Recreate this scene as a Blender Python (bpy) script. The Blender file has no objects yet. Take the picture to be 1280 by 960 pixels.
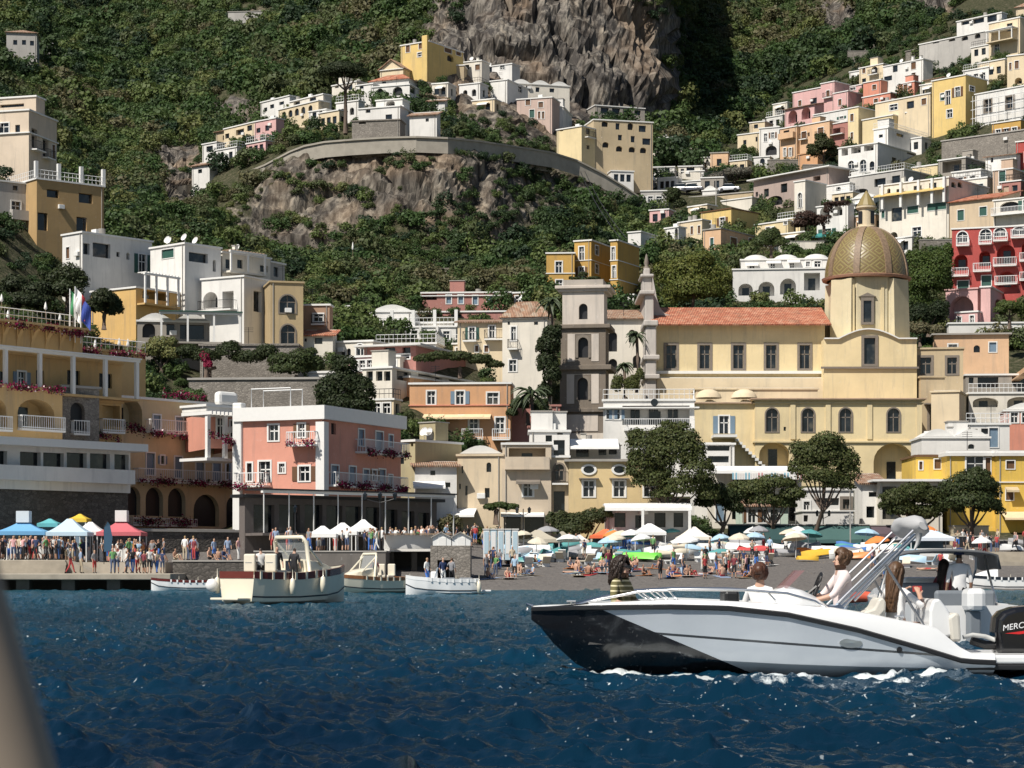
import bpy, bmesh, math, random
import numpy as np
from mathutils import Vector, Matrix, noise as mnoise
R = math.radians
random.seed(7)
RNG = np.random.default_rng(11)
scene = bpy.context.scene
COL = scene.collection
F, CH, HY = 2772.0, 1.4, 712.0        # focal length in photo pixels, camera height over the water, row of the sea horizon
def W(px, py, Y):
    return Vector(((px - 640) / F * Y, Y, CH + (HY - py) / F * Y))
def XP(px, Y): return (px - 640) / F * Y
def ZP(py, Y): return CH + (HY - py) / F * Y

def tag(o, label=None, cat=None, group=None, kind=None):
    if label: o['label'] = label
    if cat: o['category'] = cat
    if group: o['group'] = group
    if kind: o['kind'] = kind
    return o
def empty(name, loc=(0, 0, 0), rz=0.0, label=None, cat=None, group=None, parent=None):
    o = bpy.data.objects.new(name, None); COL.objects.link(o)
    o.empty_display_size = 0.3
    o.location = loc; o.rotation_euler = (0, 0, rz)
    if parent: o.parent = parent
    return tag(o, label, cat, group)
def copy_tree(o, parent=None):
    c = o.copy(); COL.objects.link(c)
    if parent: c.parent = parent
    for ch in CHILD.get(o.name, []):
        copy_tree(ch, c)
    return c
CHILD = {}
class MB:
    """collects faces, links them as one mesh object"""
    def __init__(s): s.v = []; s.f = []; s.mi = []; s.mats = []; s.cur = 0; s.smooth = False
    def mat(s, m):
        if m not in s.mats: s.mats.append(m)
        s.cur = s.mats.index(m); return s
    def poly(s, pts):
        n = len(s.v); s.v.extend([tuple(p) for p in pts]); s.f.append(tuple(range(n, n + len(pts)))); s.mi.append(s.cur)
    def add(s, vs, fs):
        n = len(s.v); s.v.extend([tuple(p) for p in vs])
        for f in fs: s.f.append(tuple(i + n for i in f)); s.mi.append(s.cur)
    def box(s, x0, y0, z0, x1, y1, z1):
        if x0 > x1: x0, x1 = x1, x0
        if y0 > y1: y0, y1 = y1, y0
        if z0 > z1: z0, z1 = z1, z0
        s.add([(x0,y0,z0),(x1,y0,z0),(x1,y1,z0),(x0,y1,z0),(x0,y0,z1),(x1,y0,z1),(x1,y1,z1),(x0,y1,z1)],
              [(0,3,2,1),(4,5,6,7),(0,1,5,4),(1,2,6,5),(2,3,7,6),(3,0,4,7)])
        return s
    def tube(s, pts, r, n=6, cap=True):
        pts = [Vector(p) for p in pts]; m = len(pts); rs = r if isinstance(r, (list, tuple)) else [r] * m
        base = len(s.v); up = Vector((0, 0, 1))
        for i, p in enumerate(pts):
            t = (pts[min(i+1, m-1)] - pts[max(i-1, 0)]).normalized()
            a = t.cross(up)
            if a.length < 1e-3: a = t.cross(Vector((1, 0, 0)))
            a.normalize(); b = t.cross(a)
            for k in range(n):
                w = 2 * math.pi * k / n
                s.v.append(tuple(p + (a * math.cos(w) + b * math.sin(w)) * rs[i]))
        for i in range(m - 1):
            for k in range(n):
                k2 = (k + 1) % n
                s.f.append((base+i*n+k, base+i*n+k2, base+(i+1)*n+k2, base+(i+1)*n+k)); s.mi.append(s.cur)
        if cap:
            s.f.append(tuple(base + k for k in range(n))); s.mi.append(s.cur)
            s.f.append(tuple(base + (m-1)*n + n-1-k for k in range(n))); s.mi.append(s.cur)
        return s
    def lathe(s, prof, n=24, c=(0, 0, 0), sx=1, sy=1, a0=0, a1=2*math.pi):
        base = len(s.v); full = abs(a1 - a0 - 2*math.pi) < 1e-6; m = n if full else n + 1
        for (r, z) in prof:
            for k in range(m):
                w = a0 + (a1 - a0) * k / n
                s.v.append((c[0]+r*sx*math.cos(w), c[1]+r*sy*math.sin(w), c[2]+z))
        for i in range(len(prof)-1):
            for k in range(n):
                k2 = (k+1) % m
                s.f.append((base+i*m+k, base+i*m+k2, base+(i+1)*m+k2, base+(i+1)*m+k)); s.mi.append(s.cur)
        return s
    def loft(s, secs, close=False, caps=False):
        base = len(s.v); n = len(secs[0])
        for sec in secs: s.v.extend([tuple(p) for p in sec])
        for i in range(len(secs)-1):
            for k in range(n if close else n-1):
                k2 = (k+1) % n
                s.f.append((base+i*n+k, base+i*n+k2, base+(i+1)*n+k2, base+(i+1)*n+k)); s.mi.append(s.cur)
        if caps:
            s.f.append(tuple(base+k for k in range(n))[::-1]); s.mi.append(s.cur)
            s.f.append(tuple(base+(len(secs)-1)*n+k for k in range(n))); s.mi.append(s.cur)
        return s
    def build(s, name, parent=None, smooth=None, m=None, bevel=0, merge=False, angle=None, loc=None):
        if m is not None and not s.mats: s.mats = [m]
        me = bpy.data.meshes.new(name)
        me.from_pydata(s.v, [], s.f)
        for mm in s.mats: me.materials.append(mm)
        if len(s.mats) > 1: me.polygons.foreach_set('material_index', s.mi)
        if merge or bevel:
            bm = bmesh.new(); bm.from_mesh(me); bmesh.ops.remove_doubles(bm, verts=bm.verts, dist=1e-4)
            bmesh.ops.recalc_face_normals(bm, faces=bm.faces); bm.to_mesh(me); bm.free()
        if smooth or s.smooth:
            me.polygons.foreach_set('use_smooth', [True] * len(me.polygons))
            if angle: me.set_sharp_from_angle(angle=R(angle))
        o = bpy.data.objects.new(name, me); COL.objects.link(o)
        if loc: o.location = loc
        if parent is not None:
            o.parent = parent; CHILD.setdefault(parent.name, []).append(o)
        if bevel:
            md = o.modifiers.new('bevel', 'BEVEL'); md.width = bevel; md.segments = 2; md.limit_method = 'ANGLE'; md.angle_limit = R(35)
        return o
def np_mesh(name, V, Q, mats, parent=None, smooth=False, colors=None, attrs=None):
    """V (n,3), Q (m,k) as one mesh; colors (n,3) a point colour attribute 'tint'"""
    me = bpy.data.meshes.new(name); V = np.ascontiguousarray(V, np.float32); k = Q.shape[1]
    me.vertices.add(len(V)); me.vertices.foreach_set('co', V.ravel())
    me.loops.add(Q.size); me.loops.foreach_set('vertex_index', np.ascontiguousarray(Q, np.int32).ravel())
    me.polygons.add(len(Q)); me.polygons.foreach_set('loop_start', np.arange(0, Q.size, k, dtype=np.int32))
    me.polygons.foreach_set('loop_total', np.full(len(Q), k, np.int32))
    if smooth: me.polygons.foreach_set('use_smooth', np.ones(len(Q), bool))
    me.update(calc_edges=True)
    if colors is not None:
        a = me.color_attributes.new('tint', 'FLOAT_COLOR', 'POINT')
        a.data.foreach_set('color', np.concatenate([colors, np.ones((len(V), 1))], 1).astype(np.float32).ravel())
    for nm, arr in (attrs or {}).items():
        a = me.attributes.new(nm, 'FLOAT', 'POINT'); a.data.foreach_set('value', arr.astype(np.float32).ravel())
    for m in mats: me.materials.append(m)
    o = bpy.data.objects.new(name, me); COL.objects.link(o)
    if parent is not None:
        o.parent = parent; CHILD.setdefault(parent.name, []).append(o)
    return o

MATS = {}
def new_mat(name):
    m = bpy.data.materials.new(name); m.use_nodes = True
    nt = m.node_tree; b = nt.nodes['Principled BSDF']
    return m, nt, b
def N(nt, t, **kw):
    n = nt.nodes.new(t)
    for k, v in kw.items():
        if k.startswith('i_'):
            key = k[2:]; key = int(key) if key.isdigit() else key.replace('_', ' ')
            n.inputs[key].default_value = v
        else: setattr(n, k, v)
    return n
def ramp(nt, src, stops, interp='LINEAR'):
    r = nt.nodes.new('ShaderNodeValToRGB'); r.color_ramp.interpolation = interp
    e = r.color_ramp.elements
    while len(e) < len(stops): e.new(0.5)
    for i, (p, c) in enumerate(stops):
        e[i].position = p; e[i].color = (*c, 1) if len(c) == 3 else c
    nt.links.new(src, r.inputs[0]); return r
def mixc(nt, fac, a, b, mode='MIX'):
    m = nt.nodes.new('ShaderNodeMix'); m.data_type = 'RGBA'; m.blend_type = mode
    for sock, val in ((m.inputs[0], fac), (m.inputs[6], a), (m.inputs[7], b)):
        if hasattr(val, 'links'): nt.links.new(val, sock)
        elif isinstance(val, (int, float)): sock.default_value = val
        else: sock.default_value = (*val, 1) if len(val) == 3 else val
    return m.outputs[2]
def obj_co(nt): return nt.nodes.new('ShaderNodeNewGeometry').outputs['Position']
def mapped(nt, scale=(1, 1, 1), rot=(0, 0, 0), co=None):
    mp = N(nt, 'ShaderNodeMapping'); mp.inputs['Scale'].default_value = scale; mp.inputs['Rotation'].default_value = rot
    nt.links.new(co or obj_co(nt), mp.inputs[0]); return mp.outputs[0]
def noise_tex(nt, vec, scale, detail=4, rough=.6):
    n = N(nt, 'ShaderNodeTexNoise'); n.inputs['Scale'].default_value = scale; n.inputs['Detail'].default_value = detail
    n.inputs['Roughness'].default_value = rough; nt.links.new(vec, n.inputs['Vector']); return n.outputs['Fac']
def bump(nt, b, h, strength=.3, dist=.05):
    bp = N(nt, 'ShaderNodeBump'); bp.inputs['Strength'].default_value = strength; bp.inputs['Distance'].default_value = dist
    nt.links.new(h, bp.inputs['Height']); nt.links.new(bp.outputs[0], b.inputs['Normal'])
def plain(name, c, rough=.5, metal=0, var=.12, scale=3.0, coat=0, spec=.5):
    key = ('p', name)
    if key in MATS: return MATS[key]
    m, nt, b = new_mat(name)
    n = noise_tex(nt, obj_co(nt), scale, 3)
    col = mixc(nt, n, tuple(max(0, x*(1-var)) for x in c), tuple(min(1, x*(1+var)) for x in c))
    nt.links.new(col, b.inputs['Base Color']); b.inputs['Roughness'].default_value = rough; b.inputs['Metallic'].default_value = metal
    b.inputs['Specular IOR Level'].default_value = spec
    if coat: b.inputs['Coat Weight'].default_value = coat; b.inputs['Coat Roughness'].default_value = .08
    MATS[key] = m; return m
def plaster(c, wear=.8):
    """painted render, blotched, with rain streaks and worn patches"""
    key = ('pl', tuple(round(x, 3) for x in c), wear)
    if key in MATS: return MATS[key]
    m, nt, b = new_mat('painted_plaster')
    co = obj_co(nt)
    big = noise_tex(nt, co, .22, 5, .65)
    st = noise_tex(nt, mapped(nt, (1.3, 1.3, .12), co=co), 1.2, 4, .7)
    fine = noise_tex(nt, co, 3.2, 5, .7)
    base = mixc(nt, ramp(nt, big, [(.3, (0, 0, 0)), (.72, (1, 1, 1))]).outputs[0], tuple(x*.84 for x in c), tuple(min(.86, x*1.07) for x in c))
    g = sum(c)/3
    stain = tuple(.45*x + .2*g for x in c)
    w = ramp(nt, st, [(.52, (0, 0, 0)), (.8, (wear, wear, wear))]).outputs[0]
    base = mixc(nt, w, base, stain)
    pale = tuple(min(.8, .5*x + .34) for x in c)
    w2 = ramp(nt, fine, [(.6, (0, 0, 0)), (.75, (wear*.6,)*3)]).outputs[0]
    base = mixc(nt, w2, base, pale)
    nt.links.new(base, b.inputs['Base Color']); b.inputs['Roughness'].default_value = .9
    b.inputs['Specular IOR Level'].default_value = .2
    bump(nt, b, fine, .25, .04)
    MATS[key] = m; return m
def glass_mat():
    if 'glass' in MATS: return MATS['glass']
    m, nt, b = new_mat('window_glass')
    n = noise_tex(nt, obj_co(nt), .6, 2)
    nt.links.new(ramp(nt, n, [(.35, (.006, .008, .010)), (.6, (.02, .026, .032)), (.72, (.09, .085, .07))]).outputs[0], b.inputs['Base Color'])
    b.inputs['Roughness'].default_value = .12; b.inputs['Specular IOR Level'].default_value = .6
    MATS['glass'] = m; return m
def tile_mat(name, c1, c2, c3, sc=5.0):
    """clay pantiles: courses across, barrel rows down the slope, in local roof coordinates (UV)"""
    if name in MATS: return MATS[name]
    m, nt, b = new_mat(name)
    uv = N(nt, 'ShaderNodeAttribute', attribute_name='UVMap').outputs['Vector']
    w = N(nt, 'ShaderNodeTexWave', wave_type='BANDS', bands_direction='X', wave_profile='SIN')
    w.inputs['Scale'].default_value = sc * .32; w.inputs['Distortion'].default_value = .4; w.inputs['Detail'].default_value = 1
    nt.links.new(uv, w.inputs[0])
    vo = N(nt, 'ShaderNodeTexVoronoi'); vo.inputs['Scale'].default_value = 2.2; nt.links.new(uv, vo.inputs['Vector'])
    n2 = noise_tex(nt, obj_co(nt), .8, 4, .7)
    sep = N(nt, 'ShaderNodeSeparateColor'); nt.links.new(vo.outputs['Color'], sep.inputs[0])
    col = ramp(nt, sep.outputs[0], [(.1, c1), (.5, c2), (.95, c3)]).outputs[0]
    col = mixc(nt, ramp(nt, n2, [(.5, (0, 0, 0)), (.75, (.7, .7, .7))]).outputs[0], col, (.2, .15, .1))
    nt.links.new(col, b.inputs['Base Color']); b.inputs['Roughness'].default_value = .85
    bump(nt, b, w.outputs['Fac'], .9, .12)
    MATS[name] = m; return m
def stone_mat(name, c1, c2, scale=1.6):
    if name in MATS: return MATS[name]
    m, nt, b = new_mat(name)
    co = obj_co(nt)
    vo = N(nt, 'ShaderNodeTexVoronoi', feature='DISTANCE_TO_EDGE'); vo.inputs['Scale'].default_value = scale
    nt.links.new(mapped(nt, (1, 1, 1.5), co=co), vo.inputs['Vector'])
    v2 = N(nt, 'ShaderNodeTexVoronoi'); v2.inputs['Scale'].default_value = scale
    nt.links.new(mapped(nt, (1, 1, 1.5), co=co), v2.inputs['Vector'])
    sep = N(nt, 'ShaderNodeSeparateColor'); nt.links.new(v2.outputs['Color'], sep.inputs[0])
    col = mixc(nt, sep.outputs[0], c1, c2)
    col = mixc(nt, ramp(nt, vo.outputs[0], [(0, (1, 1, 1)), (.06, (0, 0, 0))]).outputs[0], col, tuple(x*.45 for x in c1))
    n = noise_tex(nt, co, .5, 5); col = mixc(nt, ramp(nt, n, [(.45, (0, 0, 0)), (.75, (.7,)*3)]).outputs[0], col, tuple(x*.5 for x in c2))
    nt.links.new(col, b.inputs['Base Color']); b.inputs['Roughness'].default_value = .95
    bump(nt, b, vo.outputs[0], .6, .08)
    MATS[name] = m; return m
def leaf_mat(name='leaves', tint=True, c=(.06, .09, .03), rough=.6, transl=.25):
    if name in MATS: return MATS[name]
    m, nt, b = new_mat(name)
    if tint:
        src = N(nt, 'ShaderNodeAttribute', attribute_name='tint').outputs['Color']
    else:
        n = noise_tex(nt, obj_co(nt), .9, 3)
        src = mixc(nt, n, tuple(x*.6 for x in c), tuple(x*1.4 for x in c))
    nt.links.new(src, b.inputs['Base Color']); b.inputs['Roughness'].default_value = rough
    b.inputs['Specular IOR Level'].default_value = .25
    if transl:
        tr = N(nt, 'ShaderNodeBsdfTranslucent'); nt.links.new(src, tr.inputs['Color'])
        mx = N(nt, 'ShaderNodeMixShader'); mx.inputs[0].default_value = transl
        nt.links.new(b.outputs[0], mx.inputs[1]); nt.links.new(tr.outputs[0], mx.inputs[2])
        nt.links.new(mx.outputs[0], nt.nodes['Material Output'].inputs['Surface'])
    MATS[name] = m; return m

WHITE = (.78, .76, .72)
GLASS = glass_mat()
FRAME_W = plain('white_painted_wood', (.74, .73, .70), .5, var=.06)
FRAME_STONE = plain('grey_tuff_trim', (.20, .17, .14), .85, var=.25)
FRAME_GREEN = plain('dark_green_shutter', (.03, .09, .07), .5)
FRAME_BROWN = plain('brown_shutter', (.13, .065, .03), .55)
FRAME_BLUE = plain('blue_grey_shutter', (.16, .23, .30), .5)
IRON = plain('black_iron', (.02, .02, .022), .45)
RAIL_W = plain('white_railing', (.75, .75, .74), .45, var=.05)
WOOD = plain('weathered_wood', (.24, .17, .11), .7, var=.3)
CLOTH_W = plain('white_canvas', (.80, .79, .76), .8, var=.06)
CONC = plain('grey_concrete', (.36, .34, .31), .9, var=.25, scale=.7)
ROOFWHITE = plain('lime_washed_roof', (.62, .61, .58), .9, var=.18, scale=.6)
ROOFGREY = plain('grey_roof_screed', (.33, .31, .28), .9, var=.3, scale=.5)
STONE_D = stone_mat('dark_shaded_rubble', (.075, .068, .06), (.14, .125, .11), 3.0)  # darker copy of the rubble stone, the sea wall's shade put into its colour
STONE = stone_mat('rubble_stone', (.20, .18, .155), (.30, .27, .235), 3.4)
TERRA = tile_mat('terracotta_tiles', (.42, .13, .07), (.55, .20, .11), (.62, .30, .19))
TERRA_OLD = tile_mat('old_clay_tiles', (.30, .17, .11), (.42, .24, .15), (.46, .36, .27))
BARK = plain('tree_bark', (.11, .08, .06), .9, var=.4, scale=6)
LEAF = leaf_mat()

_S, _S2 = (140, 790), (150, 738)
PROF = {
 -420: [(140,790),(160,742),(172,697),(184,600),(200,510),(220,400),(245,290),(265,215),(290,185),(350,150),(420,110),(760,-80),(1150,-320)],
    0: [(140,790),(160,742),(172,697),(194,660),(205,520),(225,410),(255,300),(275,225),(300,195),(360,165),(430,130),(800,-60),(1150,-300)],
  130: [(140,790),(160,742),(172,697),(198,672),(205,560),(225,470),(255,420),(285,310),(320,275),(380,245),(450,200),(760,0),(1150,-250)],
  240: [(140,790),(152,739),(178,692),(205,668),(215,540),(235,470),(262,400),(330,290),(400,228),(415,214),(470,170),(740,10),(1100,-200)],
  330: [_S,_S2,(180,690),(205,640),(225,540),(245,470),(285,375),(352,305),(378,206),(410,168),(460,120),(720,0),(1100,-200)],
  370: [_S,_S2,(181,690),(205,640),(225,540),(247,460),(288,385),(350,312),(374,190),(396,172),(470,108),(710,-10),(1100,-200)],
  430: [_S,_S2,(182,690),(205,640),(225,540),(250,450),(290,392),(346,325),(371,182),(388,168),(478,95),(690,-25),(1100,-220)],
  520: [_S,_S2,(185,688),(208,640),(230,540),(250,455),(300,395),(348,328),(369,178),(432,104),(470,74),(560,-45),(1000,-300)],
  560: [_S,_S2,(190,686),(212,640),(235,545),(255,460),(300,395),(348,328),(370,179),(440,100),(474,62),(520,-55),(960,-300)],
  620: [_S,_S2,(200,682),(222,640),(240,560),(262,470),(304,392),(352,330),(378,188),(436,120),(472,92),(500,-60),(900,-300)],
  720: [_S,_S2,(205,680),(225,640),(246,570),(268,480),(312,378),(362,330),(396,218),(432,168),(476,128),(505,-60),(900,-300)],
  800: [_S,_S2,(205,680),(225,645),(250,588),(276,490),(320,385),(372,320),(402,264),(442,208),(482,165),(514,-60),(900,-300)],
  843: [_S,_S2,(205,680),(225,645),(252,592),(282,490),(328,370),(378,302),(410,248),(452,203),(494,168),(524,-60),(900,-300)],
  866: [_S,_S2,(205,680),(225,645),(253,592),(284,488),(330,362),(380,296),(413,243),(458,200),(540,168),(740,-40),(1100,-250)],
  950: [_S,_S2,(205,680),(225,645),(255,592),(290,485),(332,345),(382,290),(420,230),(470,188),(545,148),(800,-20),(1100,-250)],
 1050: [_S,_S2,(205,680),(225,645),(255,592),(290,485),(322,392),(362,290),(402,230),(442,165),(500,108),(760,-30),(1100,-250)],
 1150: [_S,_S2,(205,680),(222,650),(250,592),(282,490),(312,402),(352,290),(392,218),(440,138),(490,66),(700,-60),(1100,-300)],
 1250: [_S,_S2,(205,680),(222,650),(246,592),(272,500),(302,402),(337,290),(372,208),(420,108),(462,38),(610,-80),(1100,-300)],
 1700: [_S,_S2,(205,680),(220,650),(240,582),(262,490),(290,392),(322,280),(352,188),(400,86),(442,6),(580,-120),(1100,-320)],
}
PXS = np.array(sorted(PROF)); PT = np.array([PROF[p] for p in sorted(PROF)], float)      # (cols, rows, 2)
NR = PT.shape[1]
def column(px):
    out = np.empty((NR, 2))
    for r in range(NR):
        out[r, 0] = np.interp(px, PXS, PT[:, r, 0]); out[r, 1] = np.interp(px, PXS, PT[:, r, 1])
    return out
def ground_Y(px, py):
    """distance of the ground that shows at a photo position (above the beach)"""
    c = column(px); return float(np.interp(-py, -c[1:, 1], c[1:, 0]))
def ground(px, py):
    return W(px, py, ground_Y(px, py))
def ground_z(x, Y):
    px = 640 + x / Y * F; c = column(px); return ZP(float(np.interp(Y, c[:, 0], c[:, 1])), Y)
ROCKS = [(690,70,165,100,1.2),(580,40,60,60,.7),(800,100,50,70,1.0),(450,228,95,50,1.05),(378,252,64,54,.95),(350,290,70,30,.95),(530,222,85,50,.95),(600,230,75,45,.7),
         (680,240,60,45,.4),(600,285,70,22,.7),(410,285,40,20,.7),(225,215,35,42,.95),(290,140,35,18,.9),(1042,25,26,28,1),(1160,8,30,16,.9),(760,225,60,30,.5),(395,92,30,22,.5),(320,25,30,14,.6),
         (1085,50,22,14,.5),(430,330,40,10,.3),(545,330,25,28,.5),(300,260,40,14,.4),(1010,12,12,14,.6),(500,170,90,9,.6)]
def rockw(px, py):
    w = 0.0
    for (cx, cy, rx, ry, k) in ROCKS:
        d = ((px-cx)/rx)**2 + ((py-cy)/ry)**2
        w = np.maximum(w, k*np.clip(1.5-d, 0, 1))
    return w
gx = np.arange(-400, 1690, 4.0); SUB = [4, 10, 6, 8, 12, 16, 20, 26, 60, 14, 22, 80, 16]
cols = np.array([column(p) for p in gx])                                  # (nc, NR, 2)
k3 = np.array([.08, .24, .36, .24, .08])
pad = np.pad(cols, ((2, 2), (0, 0), (0, 0)), 'edge'); cols = sum(k3[i]*pad[i:i+len(gx)] for i in range(5))
rows = []
for r in range(NR-1):
    for t in np.arange(SUB[r])/SUB[r]: rows.append(cols[:, r]*(1-t)+cols[:, r+1]*t)
rows.append(cols[:, -1])
G = np.array(rows)                                                        # (nrow, ncol, 2): Y, py
GY, GP = G[..., 0], G[..., 1]; GPX = np.broadcast_to(gx, GY.shape)
TX = (GPX-640)/F*GY; TZ = CH+(HY-GP)/F*GY
P3 = np.stack([TX, GY, TZ], -1)
du = np.gradient(P3, axis=1); dv = np.gradient(P3, axis=0)
NM = np.cross(du, dv); NM /= np.linalg.norm(NM, axis=-1, keepdims=True)+1e-9
rw = rockw(GPX, GP)
amp = np.where(GY > 290, .5, .12); amp = np.where(GY < 215, .02, amp)
town = ((GPX > 900) & (GP > 90)) | (GPX < 130)
amp = np.where(town, amp*.5, amp)
amp2 = np.where(GY > 460, 3.0, 2.0)*np.clip(rw*1.2, 0, 1)
disp = np.zeros(GY.shape)
for i in range(GY.shape[0]):
    for j in range(GY.shape[1]):
        p = P3[i, j]
        a = amp[i, j]; b2 = amp2[i, j]
        if a > .05: disp[i, j] = a*2*mnoise.noise(p*.12)
        if b2 > .05:
            q = Vector((p[0]*.09, p[1]*.09, p[2]*.05))
            cr = mnoise.noise(Vector((p[0]*.03, p[1]*.03, p[2]*.012))); st = mnoise.noise(Vector((p[0]*.02, p[1]*.02, p[2]*.13))); bl = mnoise.noise(Vector((p[0]*.09, p[1]*.09, p[2]*.03))); vf = 1-min(1, abs(mnoise.noise(Vector((p[0]*.11+cr, p[1]*.11, p[2]*.018))))*5); disp[i, j] += 1.25*b2*(-.9*vf*vf+1.1*cr+.75*math.floor(st*5)/5+.7*math.floor(bl*4)/4+.45*mnoise.turbulence(Vector((p[0]*.3, p[1]*.3, p[2]*.22)), 4, True)-.3)
P3 = P3 + NM*disp[..., None]
nr_, nc_ = GY.shape
idx = np.arange(nr_*nc_).reshape(nr_, nc_)
Q = np.stack([idx[:-1, :-1], idx[:-1, 1:], idx[1:, 1:], idx[1:, :-1]], -1).reshape(-1, 4)
beach = np.clip((GP-672)/8, 0, 1)
mt, nt, b = new_mat('hillside_rock_and_soil')
co = obj_co(nt)
aR = N(nt, 'ShaderNodeAttribute', attribute_name='rock').outputs['Fac']; aB = N(nt, 'ShaderNodeAttribute', attribute_name='beach').outputs['Fac']
n1 = noise_tex(nt, mapped(nt, (1, 1, .35), co=co), .16, 6, .7); n2 = noise_tex(nt, mapped(nt, (1, 1, .16), co=co), .7, 5, .75); n3 = noise_tex(nt, co, .05, 3)
n4 = noise_tex(nt, co, 1.6, 5, .7)
rock = ramp(nt, n1, [(.30, (.09, .08, .07)), (.42, (.17, .15, .13)), (.55, (.25, .225, .19)), (.66, (.34, .285, .22)), (.8, (.21, .195, .18))]).outputs[0]
rock = mixc(nt, ramp(nt, n2, [(.44, (.9,)*3), (.6, (0, 0, 0))]).outputs[0], rock, (.05, .046, .043))
rock = mixc(nt, ramp(nt, n3, [(.5, (0, 0, 0)), (.64, (.5,)*3)]).outputs[0], rock, (.27, .19, .125))
warm = N(nt, 'ShaderNodeAttribute', attribute_name='warm').outputs['Fac']
rock = mixc(nt, warm, rock, mixc(nt, 1.0, rock, (1.06, 1.04, 1.0), 'MULTIPLY'))
ck = N(nt, 'ShaderNodeTexVoronoi', feature='DISTANCE_TO_EDGE'); ck.inputs['Scale'].default_value = .22
wv = N(nt, 'ShaderNodeTexNoise'); wv.inputs['Scale'].default_value = .35; wv.inputs['Detail'].default_value = 5; nt.links.new(co, wv.inputs['Vector'])
va = N(nt, 'ShaderNodeVectorMath', operation='MULTIPLY_ADD'); nt.links.new(wv.outputs['Color'], va.inputs[0]); va.inputs[1].default_value = (1.6, 1.6, 1.6); nt.links.new(mapped(nt, (1, 1, .38), co=co), va.inputs[2]); nt.links.new(va.outputs[0], ck.inputs['Vector'])
rock = mixc(nt, ramp(nt, ck.outputs[0], [(0, (.85,)*3), (.11, (0, 0, 0))]).outputs[0], rock, mixc(nt, 1.0, rock, (.42, .4, .39), 'MULTIPLY'))
soil = ramp(nt, n4, [(.3, (.024, .030, .014)), (.5, (.05, .052, .026)), (.68, (.13, .11, .075))]).outputs[0]
mask = N(nt, 'ShaderNodeMath', operation='ADD'); nt.links.new(aR, mask.inputs[0])
sc_ = N(nt, 'ShaderNodeMath', operation='MULTIPLY_ADD'); nt.links.new(n2, sc_.inputs[0]); sc_.inputs[1].default_value = .8; sc_.inputs[2].default_value = -.4
nt.links.new(sc_.outputs[0], mask.inputs[1])
c = mixc(nt, ramp(nt, mask.outputs[0], [(.3, (0, 0, 0)), (.5, (1, 1, 1))]).outputs[0], soil, rock)
pebble = ramp(nt, noise_tex(nt, co, 4.0, 6, .8), [(.3, (.09, .082, .078)), (.5, (.15, .138, .128)), (.72, (.24, .22, .20))]).outputs[0]
c = mixc(nt, aB, c, pebble)
nt.links.new(c, b.inputs['Base Color']); b.inputs['Roughness'].default_value = .95; b.inputs['Specular IOR Level'].default_value = .15
bump(nt, b, n2, 1.0, .5)
wf = rw.reshape(nr_, nc_)[:-1, :-1].ravel() < .3
terrain = np_mesh('terrain', P3.reshape(-1, 3), Q, [mt], smooth=True, attrs={'rock': rw, 'beach': beach, 'warm': np.clip((450-GY)/20, 0, 1)})
terrain.data.polygons.foreach_set('use_smooth', wf)
tag(terrain, kind='structure', label='steep rocky hillside falling to a grey pebble beach')

def crown(n, lobes, leaf, rng, up=0.15, shell=.72, flat=1.0):
    """leaf clumps spread through lobes [(x,y,z,rx,ry,rz)] -> (n,4,3) quads"""
    lob = np.array(lobes, float); vol = (lob[:, 3]*lob[:, 4]*lob[:, 5])**.67; pick = rng.choice(len(lob), n, p=vol/vol.sum())
    d = rng.normal(size=(n, 3)); d /= np.linalg.norm(d, axis=1, keepdims=True)
    d[:, 2] = np.where(d[:, 2] < -.45, -d[:, 2]*.6, d[:, 2])
    rad = shell+(1.06-shell)*rng.random(n)**.7
    c = lob[pick, :3]+d*lob[pick, 3:]*rad[:, None]
    nn = d+rng.normal(size=(n, 3))*.38; nn[:, 2] += up; nn /= np.linalg.norm(nn, axis=1, keepdims=True)
    t = np.cross(nn, rng.normal(size=(n, 3))); t /= np.linalg.norm(t, axis=1, keepdims=True); bb = np.cross(nn, t)
    s = leaf*(.55+.9*rng.random(n))[:, None]; e = (.5+.5*rng.random(n))[:, None]
    q = np.stack([c-t*s-bb*s*e*.4, c+t*s*.3-bb*s*e, c+t*s+bb*s*e*.3, c-t*s*.2+bb*s*e], 1)
    q[:, :, 2] *= flat
    return q
def quads_obj(name, q, tint, mat=None, parent=None):
    n = len(q); V = q.reshape(-1, 3); Qd = np.arange(n*4).reshape(n, 4)
    return np_mesh(name, V, Qd, [mat or LEAF], parent, colors=np.repeat(tint, 4, 0))
GREENS = np.array([(.044,.074,.026),(.068,.106,.032),(.098,.132,.038),(.024,.046,.020),(.130,.146,.048),(.082,.102,.040),(.118,.112,.054),(.050,.090,.026)])
def lumpy(rng, k, r=1.0, h=1.0):
    L = [(0, 0, .55*h, .75*r, .75*r, .6*h)]
    for i in range(k):
        a = rng.random()*6.28; q = .35+.35*rng.random()
        L.append((math.cos(a)*q*r, math.sin(a)*q*r, h*(.3+.65*rng.random()), r*(.3+.25*rng.random()), r*(.3+.25*rng.random()), h*(.25+.2*rng.random())))
    return L
PCOL = bpy.data.collections.new('wild_growth_sources'); PROTO, PROTO_S = [], []
WLEAF = leaf_mat('wild_leaves', True)
_nt = WLEAF.node_tree; _a = [n for n in _nt.nodes if n.type == 'ATTRIBUTE'][0]; _i = N(_nt, 'ShaderNodeAttribute', attribute_name='itint', attribute_type='INSTANCER')
_mx = mixc(_nt, 1.0, _i.outputs['Color'], _a.outputs['Color'], 'MULTIPLY')
for l in list(_a.outputs['Color'].links):
    if l.to_node.type != 'MIX': _nt.links.new(_mx, l.to_socket)
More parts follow.
